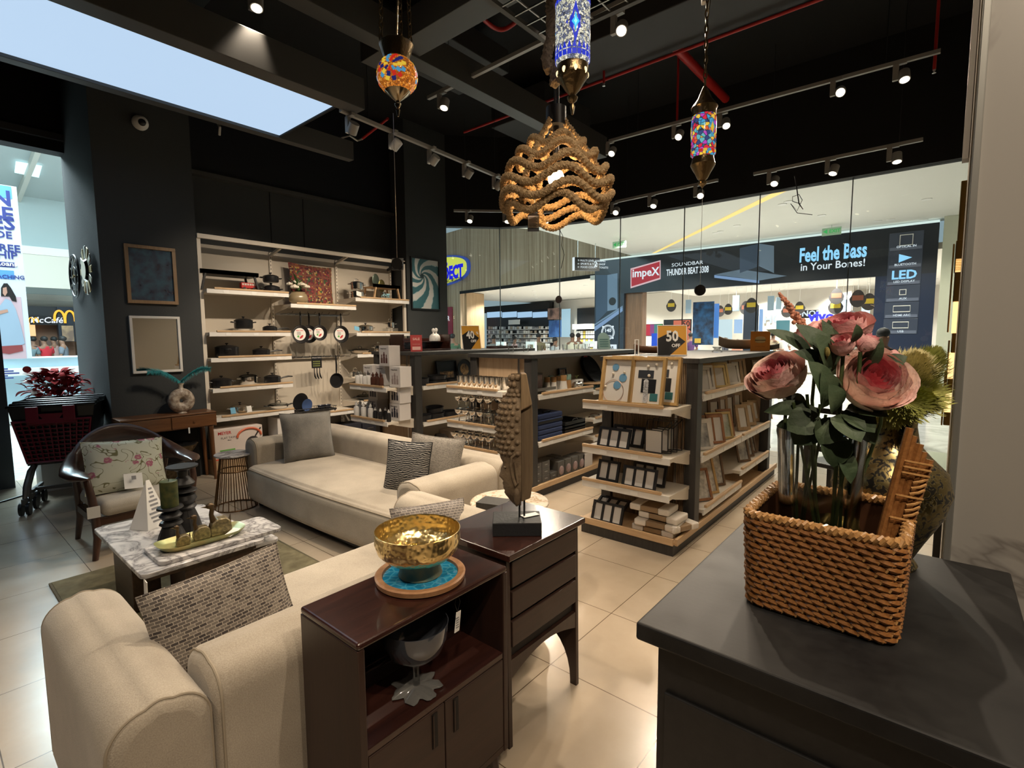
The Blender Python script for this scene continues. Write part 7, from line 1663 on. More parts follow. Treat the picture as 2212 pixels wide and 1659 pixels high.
for k,(x,y)in enumerate(((-.052,.02),(.046,.030),(.025,-.048))):q=MB();link_chain(q,(x,y,.108),(x*.55,y*.55,1.25),.022);q.build('chain',CHN,t)
MB().tube([(0,0,.10),(.012,0,.3),(-.004,0,.6),(0,0,1.25)],.0035,6).build('cord',BRZ,t)
MB().lathe([(0,1.25),(.05,1.25),(.05,1.27),(0,1.27)],20).cyl((0,0,1.27),(0,0,NZ-o.z-.01),.004,n=6).build('canopy',BRZ,t)
bulb_light((o.x,o.y,o.z),1.2,(1,.5,.15))
p=ad(858,570,d);pt=ad(856,245,d)
t=thing('pull_disc','round dark glass disc on the long cord under the orange lamp','pull',p,0,'discs on long cords')
MB().cyl((0,0,0),(0,0,pt.z-p.z),.0011,n=5).build('cord',STEELD,t);R=Matrix.Rotation(YAW-PI/2,4,'Z')@Matrix.Rotation(PI/2,4,'X')
q=MB();q.T=R;q.cyl((0,0,-.006),(0,0,.006),.021,n=24);q.build('disc',mat('smoky_disc',(.012,.011,.010),.12),t);q=MB();q.T=R;q.box(-.022,.022,-.022,.022,-.008,-.0065);q.build('plate',STEELD,t,smooth=False)
d=2.55;o=ad(1520,292,d);s=.0022
t=thing('mosaic_lamp','slim multicoloured mosaic lamp hanging on a chain in front of the upper track','pendant lamp',o,0,'mosaic lamps')
MB().lathe([(.045,-.098),(.053,-.085),(.054,-.0),(.054,.07),(.050,.082)],32).build('glass',m_mosaic('multi_mosaic',[(0,(.05,.28,.5)),(.2,(.5,.02,.05)),(.36,(.70,.45,.05)),(.5,(.03,.05,.16)),(.62,(.35,.05,.38)),(.76,(.10,.35,.40)),(.88,(.55,.10,.03))],62,1.0),t)
q=MB()
for k in range(3):
 for(w,h,m_)in((.026,.060,0),(.017,.045,3),(.009,.025,2)):
  a0=YAW+PI+.35+2.1*k;pts=[]
  for(u,v)in((-w,0),(0,-h),(w,0),(0,h)):a=a0+u/.054;rr_=.0545+.0006*(3 if m_==2 else m_>0);pts.append((rr_*math.cos(a),rr_*math.sin(a),v+.015))
  q.add(pts,[(0,1,2,3)],m_)
for k in range(18):a=2*PI*k/18;q.box(*(0,)*6)if False else q.add([(.0545*math.cos(a),.0545*math.sin(a),-.086),(.0545*math.cos(a+.3),.0545*math.sin(a+.3),-.086),(.0548*math.cos(a+.3),.0548*math.sin(a+.3),-.074),(.0548*math.cos(a),.0548*math.sin(a),-.074)],[(0,1,2,3)],(0,2,3)[k%3])
q.build('glass_diamond',MC,t,smooth=False)
MB().lathe([(.047,.082),(.05,.09),(.05,.105),(.056,.118),(.045,.135),(.03,.155),(.018,.185),(.012,.20),(.006,.21),(0,.21)],30,fn=lambda r,z,a:r*(1+.04*abs(math.sin(8*a)))).build('crown',BRZ,t)
MB().lathe([(0,-.235),(.006,-.225),(.018,-.215),(.02,-.205),(.012,-.20),(.022,-.19),(.034,-.165),(.046,-.145),(.053,-.13),(.048,-.112),(.045,-.098)],30,fn=lambda r,z,a:r*(1+.03*abs(math.sin(8*a)))).build('base_cup',BRZ,t)
q=MB();link_chain(q,(0,0,.21),(0,0,.66),.032,.003);q.build('chain',BRZ,t);MB().lathe([(0,.66),(.012,.67),(.03,.70),(.045,.76),(.045,.77),(0,.77)],24,fn=lambda r,z,a:r*(1+.05*abs(math.sin(6*a)))).cyl((0,0,.77),(0,0,NZ-o.z-.01),.004,n=6).build('canopy',BRZ,t)
MB().tube([(0,0,.69),(.05,.0,.62),(.012,0,.52),(0,0,.3)],.0025,6).tube([(-.02,.0,.76),(-.075,0,.74),(-.06,0,.62),(-.045,0,.56)],.0025,6).build('cord',CHN,t);MB().obox((-.045,0,.55),(.022,.016,.03),(0,.3,.5)).build('plug',PAPER,t,smooth=False,bevel=.003)
bulb_light(o,1.0,(1,.8,.6))
p=ad(1512,627,d);t2=thing('pull_disc','round dark disc on the long cord under the multicoloured lamp','pull',p,0,'discs on long cords')
MB().cyl((0,0,0),(0,0,o.z-.238-p.z),.001,n=5).build('cord',STEELD,t2);q=MB();q.T=R;q.cyl((0,0,-.006),(0,0,.006),.025,n=24);q.build('disc',MATS['smoky_disc'],t2)
d=1.9;o=ad(1237,78,d)
t=thing('mosaic_lamp','tall blue and silver mosaic cylinder lamp at the top of the photo','pendant lamp',o,0,'mosaic lamps')
MB().lathe([(.054,-.10),(.0605,-.085),(.0605,.10),(.055,.112)],36).build('glass',m_mosaic('silver_mosaic',[(0,(.62,.62,.50)),(.35,(.12,.14,.22)),(.6,(.80,.82,.72)),(.8,(.25,.29,.38))],130,.85),t)
BLU=[emis('glass_cobalt',(.01,.03,.55),1.0),emis('glass_cyan',(.03,.45,.80),1.3),emis('glass_aqua',(.25,.8,.8),1.5)]
q=MB()
for k in range(3):
 for(w,h,m_)in((.034,.068,0),(.014,.032,1),(.006,.016,2)):
  a0=YAW+PI+.05+2.1*k;pts=[];rr_=.0612+.0007*m_
  for(u,v)in((-w,0),(-w*.35,-h*.35),(0,-h),(w*.35,-h*.35),(w,0),(w*.35,h*.35),(0,h),(-w*.35,h*.35)):a=a0+u/.061;pts.append((rr_*math.cos(a),rr_*math.sin(a),v+.015))
  q.add(pts,[tuple(range(8))],m_)
for k in range(22):
 a=2*PI*k/22
 for(z0,z1)in((-.088,-.070),(.092,.104)):q.add([(.061*math.cos(a),.061*math.sin(a),z0),(.061*math.cos(a+.24),.061*math.sin(a+.24),z0),(.0615*math.cos(a+.24),.0615*math.sin(a+.24),z1),(.0615*math.cos(a),.0615*math.sin(a),z1)],[(0,1,2,3)],0)
 q.add([(.0613*math.cos(a),.0613*math.sin(a),-.066),(.0613*math.cos(a+.24),.0613*math.sin(a+.24),-.066),(.0613*math.cos(a+.12),.0613*math.sin(a+.12),-.042)],[(0,1,2)],0)
q.build('glass_diamond',BLU,t,smooth=False)
MB().lathe([(.05,.108),(.062,.12),(.058,.14),(.05,.17),(.03,.22),(.012,.26),(0,.26)],30).build('crown',BRZ,t)
MB().lathe([(0,-.265),(.004,-.262),(.009,-.235),(.005,-.225),(.016,-.215),(.019,-.205),(.010,-.198),(.026,-.18),(.042,-.155),(.055,-.135),(.052,-.118),(.054,-.10)],30,fn=lambda r,z,a:r*(1+.02*abs(math.sin(9*a)))).build('base_cup',BRZ,t)
q=MB()
for k in range(8):a=2*PI*k/8;q.ell((.052*math.cos(a),.052*math.sin(a),-.128),(.007,.007,.011),8,6)
q.build('lit_hole',emis('lamp_hole',(1,.72,.35),2.0),t)
q=MB();link_chain(q,(0,0,.26),(0,0,1.1),.03,.003);q.build('chain',CHN,t);MB().cyl((0,0,1.1),(0,0,NZ-o.z-.01),.004,n=6).build('canopy',BRZ,t)
bulb_light(o,1.4,(.75,.85,1))
d=2.1;o=ad(1201,385,d);S=o.z
JUTE=mat('jute_rope',(.32,.21,.10),.9,var=((.46,.32,.17),60),bump=(220,.8));JUTED=mat('dark_jute',(.15,.11,.07),.95,bump=(120,.6))
t=thing('rope_lamp','lit pendant lamp of wavy coiled jute rope hanging over the dark cabinets','pendant lamp',o,0)
def rope(path,r,pitch,closed):
 q=MB();n=len(path);acc=0;ph=[]
 for k in range(n):ph.append(acc);acc+=(Vector(path[(k+1)%n])-Vector(path[k])).length
 turns=round(acc/pitch)if closed else acc/pitch
 for j in range(3):
  out=[]
  for k in range(n):
   c=Vector(path[k]);dd=(Vector(path[(k+1)%n])-Vector(path[k-1]))if closed or 0<k<n-1 else(Vector(path[min(k+1,n-1)])-Vector(path[max(k-1,0)]))
   dd.normalize();X=dd.cross(Vector((.13,.11,1)).normalized()).normalized();Y=dd.cross(X);a=2*PI*(turns*ph[k]/acc+j/3);out.append(c+X*math.cos(a)*r*.52+Y*math.sin(a)*r*.52)
  q.tube(out,r*.62,7,closed)
 return q
PXM=.00191
RINGS=[(318,58,9,5,.3),(346,84,11,5,.7),(378,106,12,5,.2),(408,117,12,5,.8),(436,119,12,5,.3),(458,106,13,5,1.2)]
for(y,rp,am,wv,ph)in RINGS:
 z=ad(1201,y,d).z-S;R_=rp*PXM*.93
 path=[(R_*(1+.03*math.sin(wv*a+1))*math.cos(a),R_*(1+.03*math.sin(wv*a+1))*math.sin(a),z+am*PXM*math.sin(wv*a+ph))for a in[2*PI*k/230 for k in range(230)]]
 rope(path,.0145,.027,True).build('rope_ring',JUTE,t)
for k in range(3):
 a=2*PI*k/3+.9;pts=[]
 for j in range(40):
  f=j/39;y=252+f*205;rp=12+108*math.sin(min(1,f*1.08)*PI/2)**1.15 if f<.93 else 119-(f-.93)*150;pts.append((rp*PXM*.86*math.cos(a+.15*math.sin(3*f)),rp*PXM*.86*math.sin(a+.15*math.sin(3*f)),ad(1201,y,d).z-S))
 rope(pts,.0140,.027,False).build('rope_strut',JUTE,t)
zc_=ad(1201,250,d).z-S
MB().cyl((0,0,zc_-.04),(0,0,zc_+.03),.040,n=28).cyl((-.008,0,zc_+.03),(-.008,0,NZ-S-.01),.004,n=8).cyl((.012,0,zc_+.03),(.012,0,zc_+.17),.006,n=8).build('socket_cap',DARKB,t)
MB().cyl((0,0,zc_-.04),(0,0,.06),.012,n=10).cyl((0,0,.03),(0,0,.07),.022,n=16).build('socket',DARKB,t)
MB().ell((0,0,.0),(.032,.032,.036),20,12).build('bulb',emis('bulb_glow',(1,.68,.36),22),t)
bulb_light((o.x,o.y,o.z-.0),55,(1,.62,.28),.035)
p=ad(1152,478,2.0);t=thing('price_tag','black and white paper price tag hanging from the rope lamp','tag',p,YAW-PI/2)
MB().add([(-.022,0,-.038),(.022,0,-.038),(.022,0,.022),(0,0,.042),(-.022,0,.022)],[(0,1,2,3,4)]).build('card',DARKB,t,solid=.0012,smooth=False)
MB().box(-.020,.020,-.0022,-.001,-.024,.02).build('label',PAPER,t,smooth=False)
q=MB()
for k in range(7):q.box(-.016,.010+.005*(k%2),-.003,-.0022,.012-.005*k,.0145-.005*k)
q.build('print',MATS['grey_ink'],t,smooth=False);text('Rs. 5,950',.007,MATS['print_charcoal'],t,(0,-.0028,-.0195),ex=.0003)
MB().tube([(0,0,.038),(.004,.02,.07),(.01,.05,.10)],.0008,4).build('string',DARKB,t)
pp=[ad(x,y,2.02)for x,y in((1196,-30),(1188,20),(1192,60),(1186,100),(1180,128),(1186,150),(1196,138),(1200,160),(1198,188))]
t=thing('rope_bundle','coarse jute rope bundle hanging beside the blue mosaic lamp','rope',pp[0]);L_=[]
for a,b_ in zip(pp[:-1],pp[1:]):L_+=[a.lerp(b_,k/6)-pp[0]for k in range(6)]
rope(L_,.020,.04,False).build('rope',JUTED,t)
tag(MB().tube([ad(1717,380,6.6),ad(1726,440,6.6),ad(1735,452,6.6)],.006,6).tube([ad(1728,440,6.6),ad(1712,435,6.6),ad(1712,425,6.6),ad(1726,420,6.6),ad(1733,432,6.6),ad(1722,455,6.6),ad(1708,440,6.6),ad(1722,460,6.6),ad(1755,464,6.6)],.004,6).build('loose_wire',DARKB),'loose black wire loop hanging in front of the shop window under the right track','wire')
tag(MB().tube([ad(1203,485,6.8),ad(1216,510,6.8),ad(1213,530,6.8),ad(1219,550,6.8),ad(1212,580,6.8)],.004,6).build('loose_wire',DARKB),'thin loose wire hanging in the shop window under the rope lamp','wire')
# the mall beyond the shop window
XB=15.35
MW=mat('mall_white',(.66,.64,.58),.6);MWC=mat('mall_cool_white',(.55,.64,.64),.6)
NAVB=mat('navy_hoarding',(.014,.018,.026),.35);NAV2=mat('hoarding_bluegrey',(.045,.075,.13),.4);NAV3=mat('hoarding_light',(.16,.23,.34),.4)
WHL=emis('lit_white',(.85,.92,1.0),1.0);CYL=emis('lit_cyan',(.30,.68,1.0),1.1);LIT=emis('downlight',(1,.95,.85),7)
def slabx(x,px0,px1,py0,py1,m,name,par=None,d=.03,off=0,lab=None,cat=None,grp=None,**k):
 pm,qm=(px0+px1)/2,(py0+py1)/2;a,b=ax(px0,qm,x),ax(px1,qm,x);z0,z1=ax(pm,py1,x).z,ax(pm,py0,x).z
 o=MB().box(x-off-d,x-off,b.y,a.y,z0,z1).build(name,m,par,smooth=False,world=par is not None,**k)
 return tag(o,lab,cat,grp)if lab else o
def slaby(y,px0,px1,py0,py1,m,name,par=None,d=.03,off=0,lab=None,cat=None,grp=None):
 pm,qm=(px0+px1)/2,(py0+py1)/2;a,b=ay(px0,qm,y),ay(px1,qm,y);z0,z1=ay(pm,py1,y).z,ay(pm,py0,y).z
 o=MB().box(a.x,b.x,y-off-d,y-off,z0,z1).build(name,m,par,smooth=False,world=par is not None)
 return tag(o,lab,cat,grp)if lab else o
ZC=4.22
e0,e1=az(1165,497,ZC),az(1392,559,ZC)
ce=MB().prism([(7.75,-3.5),(XB+.4,-3.5),(XB+.4,e1 .y),(e0 .x,e0 .y),(7.75,e0 .y+1.2)],ZC,ZC+.2).build('ceiling_mall',MW,smooth=False);struct(ce)
cv=az(1400,553,ZC-.006);cw=az(1690,412,ZC-.006);dv=(cw-cv);sdv=Vector((-dv.y,dv.x,0)).normalized()*.09
struct(MB().add([cv-sdv*.5,cw-sdv,cw+sdv,cv+sdv*.5],[(0,1,2,3)]).build('ceiling_cove',emis('amber_cove',(1.0,.62,.18),1.4),smooth=False))
def downlight(p,lab,r=.07,grp='mall downlights'):
 t=thing('downlight',lab,'downlight',p,0,grp);MB().cyl((0,0,-.012),(0,0,0),r,n=14).build('lens',LIT,t);MB().lathe([(r,-.014),(r+.025,-.012),(r+.025,0),(r,0)],14).build('trim',WHITE,t);return t
for(px,py)in((1703,435),(1690,441),(1775,465),(1592,487),(1556,500),(1546,503),(1440,547),(1430,548),(2002,430),(1896,477),(1924,474),(1996,475),(1460,541)):
 downlight(az(px,py,ZC),'small round downlight in the white ceiling of the concourse',.06)
for(x,y,pw)in((9.5,1.5,430),(9.5,4.5,430),(12.6,.5,430),(12.6,3.5,430),(12.6,6.5,560),(9.8,7.4,600)):spot('mall_lamp',(x,y,ZC-.03),(x,y,0),pw,(1,.93,.82),2.6,.4,.08)
for px,py,lab in((1338,524,'green exit sign under the concourse ceiling nearer the wooden facade'),(1797,494,'green exit sign under the concourse ceiling nearer the blue connector panel')):
 p=az(px,py-8,ZC);t=thing('exit_sign',lab,'sign',p,0,'green exit signs');MB().box(-.01,.01,-.2,.2,-.24,-.06).box(-.008,.008,-.004,.004,-.06,0).build('panel',mat('pale_green_panel',(.38,.56,.40),.4),t,smooth=False);text('◄ EXIT',.11,emis('exit_green',(.04,.55,.12),.8),t,(-.012,0,-.15),(0,-1,0),bold=.02)
hd2=thing('advertising_hoarding','black soundbar advertising hoarding framing the electronics shop across the concourse','hoarding',(XB,4,0))
P=lambda px,py,o=.03:ax(px,py,XB-o)
yl,yr=P(1284,680).y,P(2022,600).y;zt_,zo=P(1400,552).z,3.0;y1l,y1r=P(1347,700).y,P(1888,650).y
MB().box(XB-.02,XB+.15,yr,yl,zo,zt_).build('header',NAVB,hd2,smooth=False,world=True)
MB().box(XB-.021,XB+.15,y1l,yl,0,zo).build('pier',mat('slate_pier',(.022,.032,.048),.35),hd2,smooth=False,world=True)
MB().box(XB-.021,XB+.15,yr,y1r,0,zo).build('pier',mat('blue_pier',(.018,.028,.060),.35),hd2,smooth=False,world=True)
MB().box(XB-.05,XB+.15,yr,yl,zt_,zt_+.05).build('light_slot',emis('slot_glow',(.85,1,.95),.9),hd2,smooth=False,world=True)
T=dict(xd=(0,-1,0),world=True)
text('SOUNDBAR',.15,WHL,hd2,P(1484,570),sx=1.2,**T);text('THUNDER BEAT 3308',.27,WHL,hd2,P(1484,586),sx=.5,bold=.02,**T)
text('Feel the Bass',.50,CYL,hd2,P(1797,547),sx=.56,bold=.03,**T);text('in Your Bones!',.26,WHL,hd2,P(1797,573),sx=.9,bold=.01,**T)
ip=MB();ip.add([P(1364,583,.03),P(1425,565,.03),P(1425,600,.03),P(1364,619,.03)],[(3,2,1,0)],0);ip.add([P(1362,580,.024),P(1427,562,.024),P(1427,603,.024),P(1362,623,.024)],[(3,2,1,0)],1)
ip.build('logo_plate',[emis('impex_red',(.42,.012,.03),1.0),emis('pink_edge',(.85,.55,.60),.9)],hd2,smooth=False,world=True)
text('impeX',.36,WHL,hd2,P(1394,589,.035),bold=.02,sx=.95,**T)
q=MB();q.add([P(1598,536),P(1640,526),P(1640,575),P(1598,590)],[(3,2,1,0)],0).add([P(1640,526),P(1672,531),P(1672,590),P(1640,575)],[(3,2,1,0)],1)
q.add([P(1543,594,.032),P(1640,606,.032),P(1640,612,.032),P(1543,600,.032)],[(3,2,1,0)],2).add([P(1543,593,.03),P(1600,582,.03),P(1700,596,.03),P(1640,606,.03)],[(3,2,1,0)],1)
q.add([P(1287,594),P(1312,594),P(1312,672),P(1287,698)],[(3,2,1,0)],0).add([P(1312,594),P(1334,590),P(1334,668),P(1312,672)],[(3,2,1,0)],1).add([P(1284,706,.032),P(1345,664,.032),P(1345,672,.032),P(1284,716,.032)],[(3,2,1,0)],2).add([P(1284,700,.03),P(1345,660,.03),P(1345,664,.03),P(1284,704,.03)],[(3,2,1,0)],1)
q.build('printed_picture',[NAV2,NAV3,emis('bar_sheen',(.25,.40,.68),.8)],hd2,smooth=False,world=True)
c=P(1323,651,.034);q=MB();q.T=Matrix.Translation(c)@Matrix.Rotation(-PI/2,4,'Y');q.cyl((0,0,0),(0,0,.01),.13,n=20);q.build('printed_cone',DARKB,hd2,world=True)
def ring(px,py,r,w,m,par=hd2):
 c=P(px,py,.032);MB().tube([c+Vector((0,r*math.cos(k*PI/16),r*math.sin(k*PI/16)))for k in range(32)],w,5,True).build('ring',m,par,world=True)
ring(1313,718,.24,.016,WHL);ring(1313,718,.20,.008,WHL)
q=MB()
for sy in(-1,1):
 for sz in(-1,1):c=P(1313,718,.03)+Vector((0,.19*sy,.19*sz));q.ell(c,(.01,.035,.035),10,6)
q.build('screw_mark',WHL,hd2,world=True)
text('140',.17,WHL,hd2,P(1313,714),bold=.03,**T);text('WATTS',.075,WHL,hd2,P(1313,726),bold=.02,**T)
q=MB().box(*[0]*6)if False else MB();a,b=P(1296,744),P(1332,756);q.box(XB-.032,XB-.03,b.y,a.y,b.z,a.z);q.build('badge',WHL,hd2,smooth=False,world=True)
text('1 YEAR',.13,NAVB,hd2,P(1314,751,.036),bold=.02,**T)
PNL=mat('connector_panel',(.050,.062,.095),.3);PED_=mat('panel_edge',(.13,.15,.21),.3)
for k,(py,s)in enumerate(((521,'OPTICAL IN'),(560,'BLUETOOTH'),(597,'LED DISPLAY'),(634,'AUX'),(670,'HDMI ARC'),(705,'USB'))):
 px=1958-2.6*k;a,b=P(px-36,py-16),P(px+36,py+16);MB().box(XB-.034,XB-.024,b.y,a.y,b.z,a.z).build('panel',PNL,hd2,smooth=False,world=True,bevel=.012)
 MB().box(XB-.036,XB-.033,b.y+.02,a.y-.02,b.z+.01,b.z+.08).build('panel_strip',PED_,hd2,smooth=False,world=True)
 text(s,.07,WHL,hd2,P(px,py+11,.040),bold=.01,**T)
 q=MB();c=P(px,py-3,.038)
 if k==2:text('LED',.28,CYL,hd2,c,bold=.03,**T)
 elif k==1:text('ᛒ',.26,CYL,hd2,c,**T)if False else MB().add([c+Vector((0,.12,.1)),c+Vector((0,-.13,0)),c+Vector((0,.12,-.1))],[(0,2,1)]).build('icon',CYL,hd2,world=True)
 else:
  w,h=((.12,.12),0,0,(.06,.06),(.16,.07),(.15,.07))[k];q.tube([c+Vector((0,-w,-h)),c+Vector((0,w,-h)),c+Vector((0,w,h)),c+Vector((0,-w,h))],.012,5,True);q.build('icon',WHITE,hd2,world=True)
struct(slabx(XB+.02,2022,2072,470,1000,mat('pale_pier',(.52,.52,.40),.6),'wall_concourse',d=.2))
struct(MB().box(XB-.02,XB+.2,-3.5,P(2050,600).y,0,ZC).build('wall_concourse_end',MATS['pale_pier'],smooth=False))
XI=27
struct(MB().box(XB+.15,XI,-2,9.5,3.55,3.7).build('ceiling_shop',mat('shop_ceiling',(.66,.62,.56),.6),smooth=False))
struct(MB().box(XI,XI+.2,-2,14,0,3.6).build('wall_shop',mat('shop_wall',(.52,.48,.42),.6),smooth=False))
struct(MB().box(XB+.15,XI,-2.1,-2,0,3.6).build('wall_shop_side',MATS['shop_wall'],smooth=False))
struct(slabx(XB+.4,1350,1396,632,770,wood('walnut_pier',(.11,.055,.025),(.19,.10,.05),2,.5,.5),'column_shop',d=.3))
for(x,y)in[(x,y)for x in(17.5,20.5,24)for y in(0,3,6.2)]:spot('shop_lamp',(x,y,3.5),(x,y,0),620,(1,.95,.88),2.5,.4,.06)
n=0
for i in range(9):
 for j in range(8):
  x,y=16.2+i*1.2+.2*(j%2),-.6+j*.95+.25*(i%3);downlight(Vector((x,y,3.55)),'small round downlight in the ceiling of the electronics shop',.06+.02*((i*j)%2),'electronics shop downlights')
POST=[('blue gaming poster on the dark pillar of the electronics shop',1497,1542,652,745,17.5,mat('poster_navy',(.02,.025,.05),.4,var=((.03,.12,.28),5)),'poster'),('slim bright blue lit poster beside the gaming poster',1543,1553,656,730,17.6,emis('poster_blue',(.05,.22,.65),1.0),'poster'),('dark pillar standing in the middle of the electronics shop',1606,1638,660,760,18.5,NAVB,'pillar'),('slim lit blue poster on the dark middle pillar',1640,1648,668,720,18.6,emis('poster_pale',(.30,.50,.85),1.0),'poster'),('colour test television screen showing red to green',1396,1432,700,726,19.0,None,'screen'),('large orange portrait television screen',1434,1494,690,738,19.5,None,'screen'),('bright blue television screen on a low stand',1408,1444,720,757,17.2,emis('screen_blue',(.01,.10,.75),1.0),'screen'),('white lit display panel left of the aqua frame',1552,1582,690,735,21,emis('panel_white',(.62,.78,.85),1.0),'display panel'),('aqua lit display frame with a white phone picture',1677,1706,692,726,20,emis('panel_aqua',(.08,.28,.32),1.0),'display panel'),('pale lit phone display on the back wall',1586,1604,690,720,24,emis('panel_sky',(.45,.65,.95),1.0),'display panel'),('yellow notice on the dark gaming pillar base',1501,1514,731,741,17.4,mat('notice_yellow',(.62,.40,.06),.5),'notice')]
for lab,a,b,c_,d_,x,m_,cat in POST:
 if m_ is None:
  t=thing('television_screen',lab,'screen',ax((a+b)/2,d_,x));slabx(x,a,b,c_,d_,DARKB,'bezel',t,.04)
  if 'colour' in lab:
   for k,cc in enumerate(((.7,.02,.06),(.35,.05,.25),(.06,.25,.25),(.02,.55,.08))):slabx(x,a+1+k*8.6,a+1+(k+1)*8.6,c_+1,d_-1,emis('tv_%d'%k,cc,.9),'picture',t,.01,.042)
  else:
   slabx(x,a+22,b-2,c_+2,c_+20,emis('tv_coral',(.75,.14,.06),.9),'picture',t,.01,.042);p=ax(1466,728,x-.06);MB().ell(p,(.02,.55,.42),20,10).build('face_picture',MATS['tv_coral'],t,world=True);text('50',.3,DARKB,t,ax(1482,700,x-.07),bold=.02,**T)
 else:slabx(x,a,b,c_,d_,m_,{'poster':'wall_poster','pillar':'shop_pillar','screen':'television_screen','display panel':'display_board','notice':'notice_card'}[cat],lab=lab,cat=cat)
t=thing('lit_sign','glowing royal blue phone brand sign deep in the electronics shop','sign',ax(1774,684,24));text('vivo',.55,emis('vivo_blue',(.03,.03,.9),2.0),t,ax(1774,684,24),bold=.04,**T)
t=thing('lit_sign','glowing white phone brand sign on a black board deep in the shop','sign',ax(1738,678,24.4));slabx(24.4,1718,1768,670,687,DARKB,'board',t);text('HONOR',.32,WHL,t,ax(1738,678,24.3),bold=.03,**T)
t=thing('lit_sign','white letters on the beige wall left of the aqua frame','sign',ax(1668,690,25));text('HC',.5,WHL,t,ax(1668,690,25),bold=.04,**T)
YEL=mat('dangler_yellow',(.62,.46,.05),.5);DNK=mat('dangler_dark',(.05,.045,.045),.5);DNB=mat('dangler_phone',(.30,.42,.52),.4)
dn=[(1450,660,19),(1590,655,18),(1611,665,19),(1623,660,17),(1665,655,20),(1700,672,21),(1727,665,22),(1682,655,24),(1807,640,18),(1805,662,18.2),(1820,665,19),(1853,645,17),(1877,652,17.5),(1870,672,19),(1555,672,22),(1573,668,23),(1487,662,19.5),(1840,685,22)]
for i,(px,py,x)in enumerate(dn):
 k=i%3;p=ax(px,py,x);t=thing('hanging_dangler',['yellow and black shield-shaped dangler hanging from the electronics shop ceiling','pale blue phone-shaped dangler hanging from the electronics shop ceiling','dark shield-shaped dangler hanging from the electronics shop ceiling'][k],'dangler',p,0,['yellow danglers','phone danglers','dark danglers'][k])
 if k==1:MB().box(-.01,.01,-.11,.11,-.26,.26).build('card',DNB,t,smooth=False,bevel=.02)
 else:q=MB();q.T=Matrix.Rotation(-PI/2,4,'Y')@Matrix.Rotation(PI/2,4,'Z');q.prism([(.2*math.cos(a*PI/8)*(1 if a<9 else.8),.24*math.sin(a*PI/8))for a in range(16)],-.01,.01);q.build('card',DNK,t,smooth=False);MB().box(-.016,-.011,-.13,.13,-.05,.09).build('band',YEL if k==0 else mat('dangler_rust',(.30,.10,.06),.5),t,smooth=False)
 MB().cyl((0,0,.2),(0,0,3.55-p.z),.006,n=5).build('cord',PAPER,t)
for i,(px,x,w)in enumerate(((1540,18.2,1.6),(1665,19.5,1.8),(1745,18.5,1.7),(1480,21,1.8),(1830,20,1.5))):
 p=ax(px,765,x);t=thing('display_table','white phone display table in the electronics shop, %s from the left'%['second','third','fourth','first','fifth'][i],'table',(x,p.y,0),0,'phone display tables')
 MB().box(-.5,.5,-w/2,w/2,.86,.92).build('top',DARKB if i%2 else PAPER,t,smooth=False)
 for sx in(-.42,.42):
  for sy in(-1,1):MB().box(sx-.04,sx+.04,sy*(w/2-.08)-.04,sy*(w/2-.08)+.04,0,.86).build('leg',PAPER,t,smooth=False)
 for k in range(3):MB().box(-.1,.1,-w*.3+w*.3*k-.05,-w*.3+w*.3*k+.05,.92,1.08).build('phone_stand',DNB,t,smooth=False)
SKIN=mat('skin_brown',(.20,.10,.06),.6);HAIR=mat('black_hair',(.010,.008,.007),.6)
def skinned(name,V,E,par,m,loc=(0,0,0)):
 me=bpy.data.meshes.new(name);me.from_pydata([v[:3]for v in V],E,[]);me.materials.append(m);o=bpy.data.objects.new(name,me);C.objects.link(o);o.parent=par
 o.modifiers.new('k','SKIN').use_smooth_shade=True
 for d_,v in zip(me.skin_vertices[0].data,V):d_.radius=(v[3],v[4]if len(v)>4 else v[3])
 me.skin_vertices[0].data[0].use_root=True;s=o.modifiers.new('u','SUBSURF');s.levels=s.render_levels=1;return o
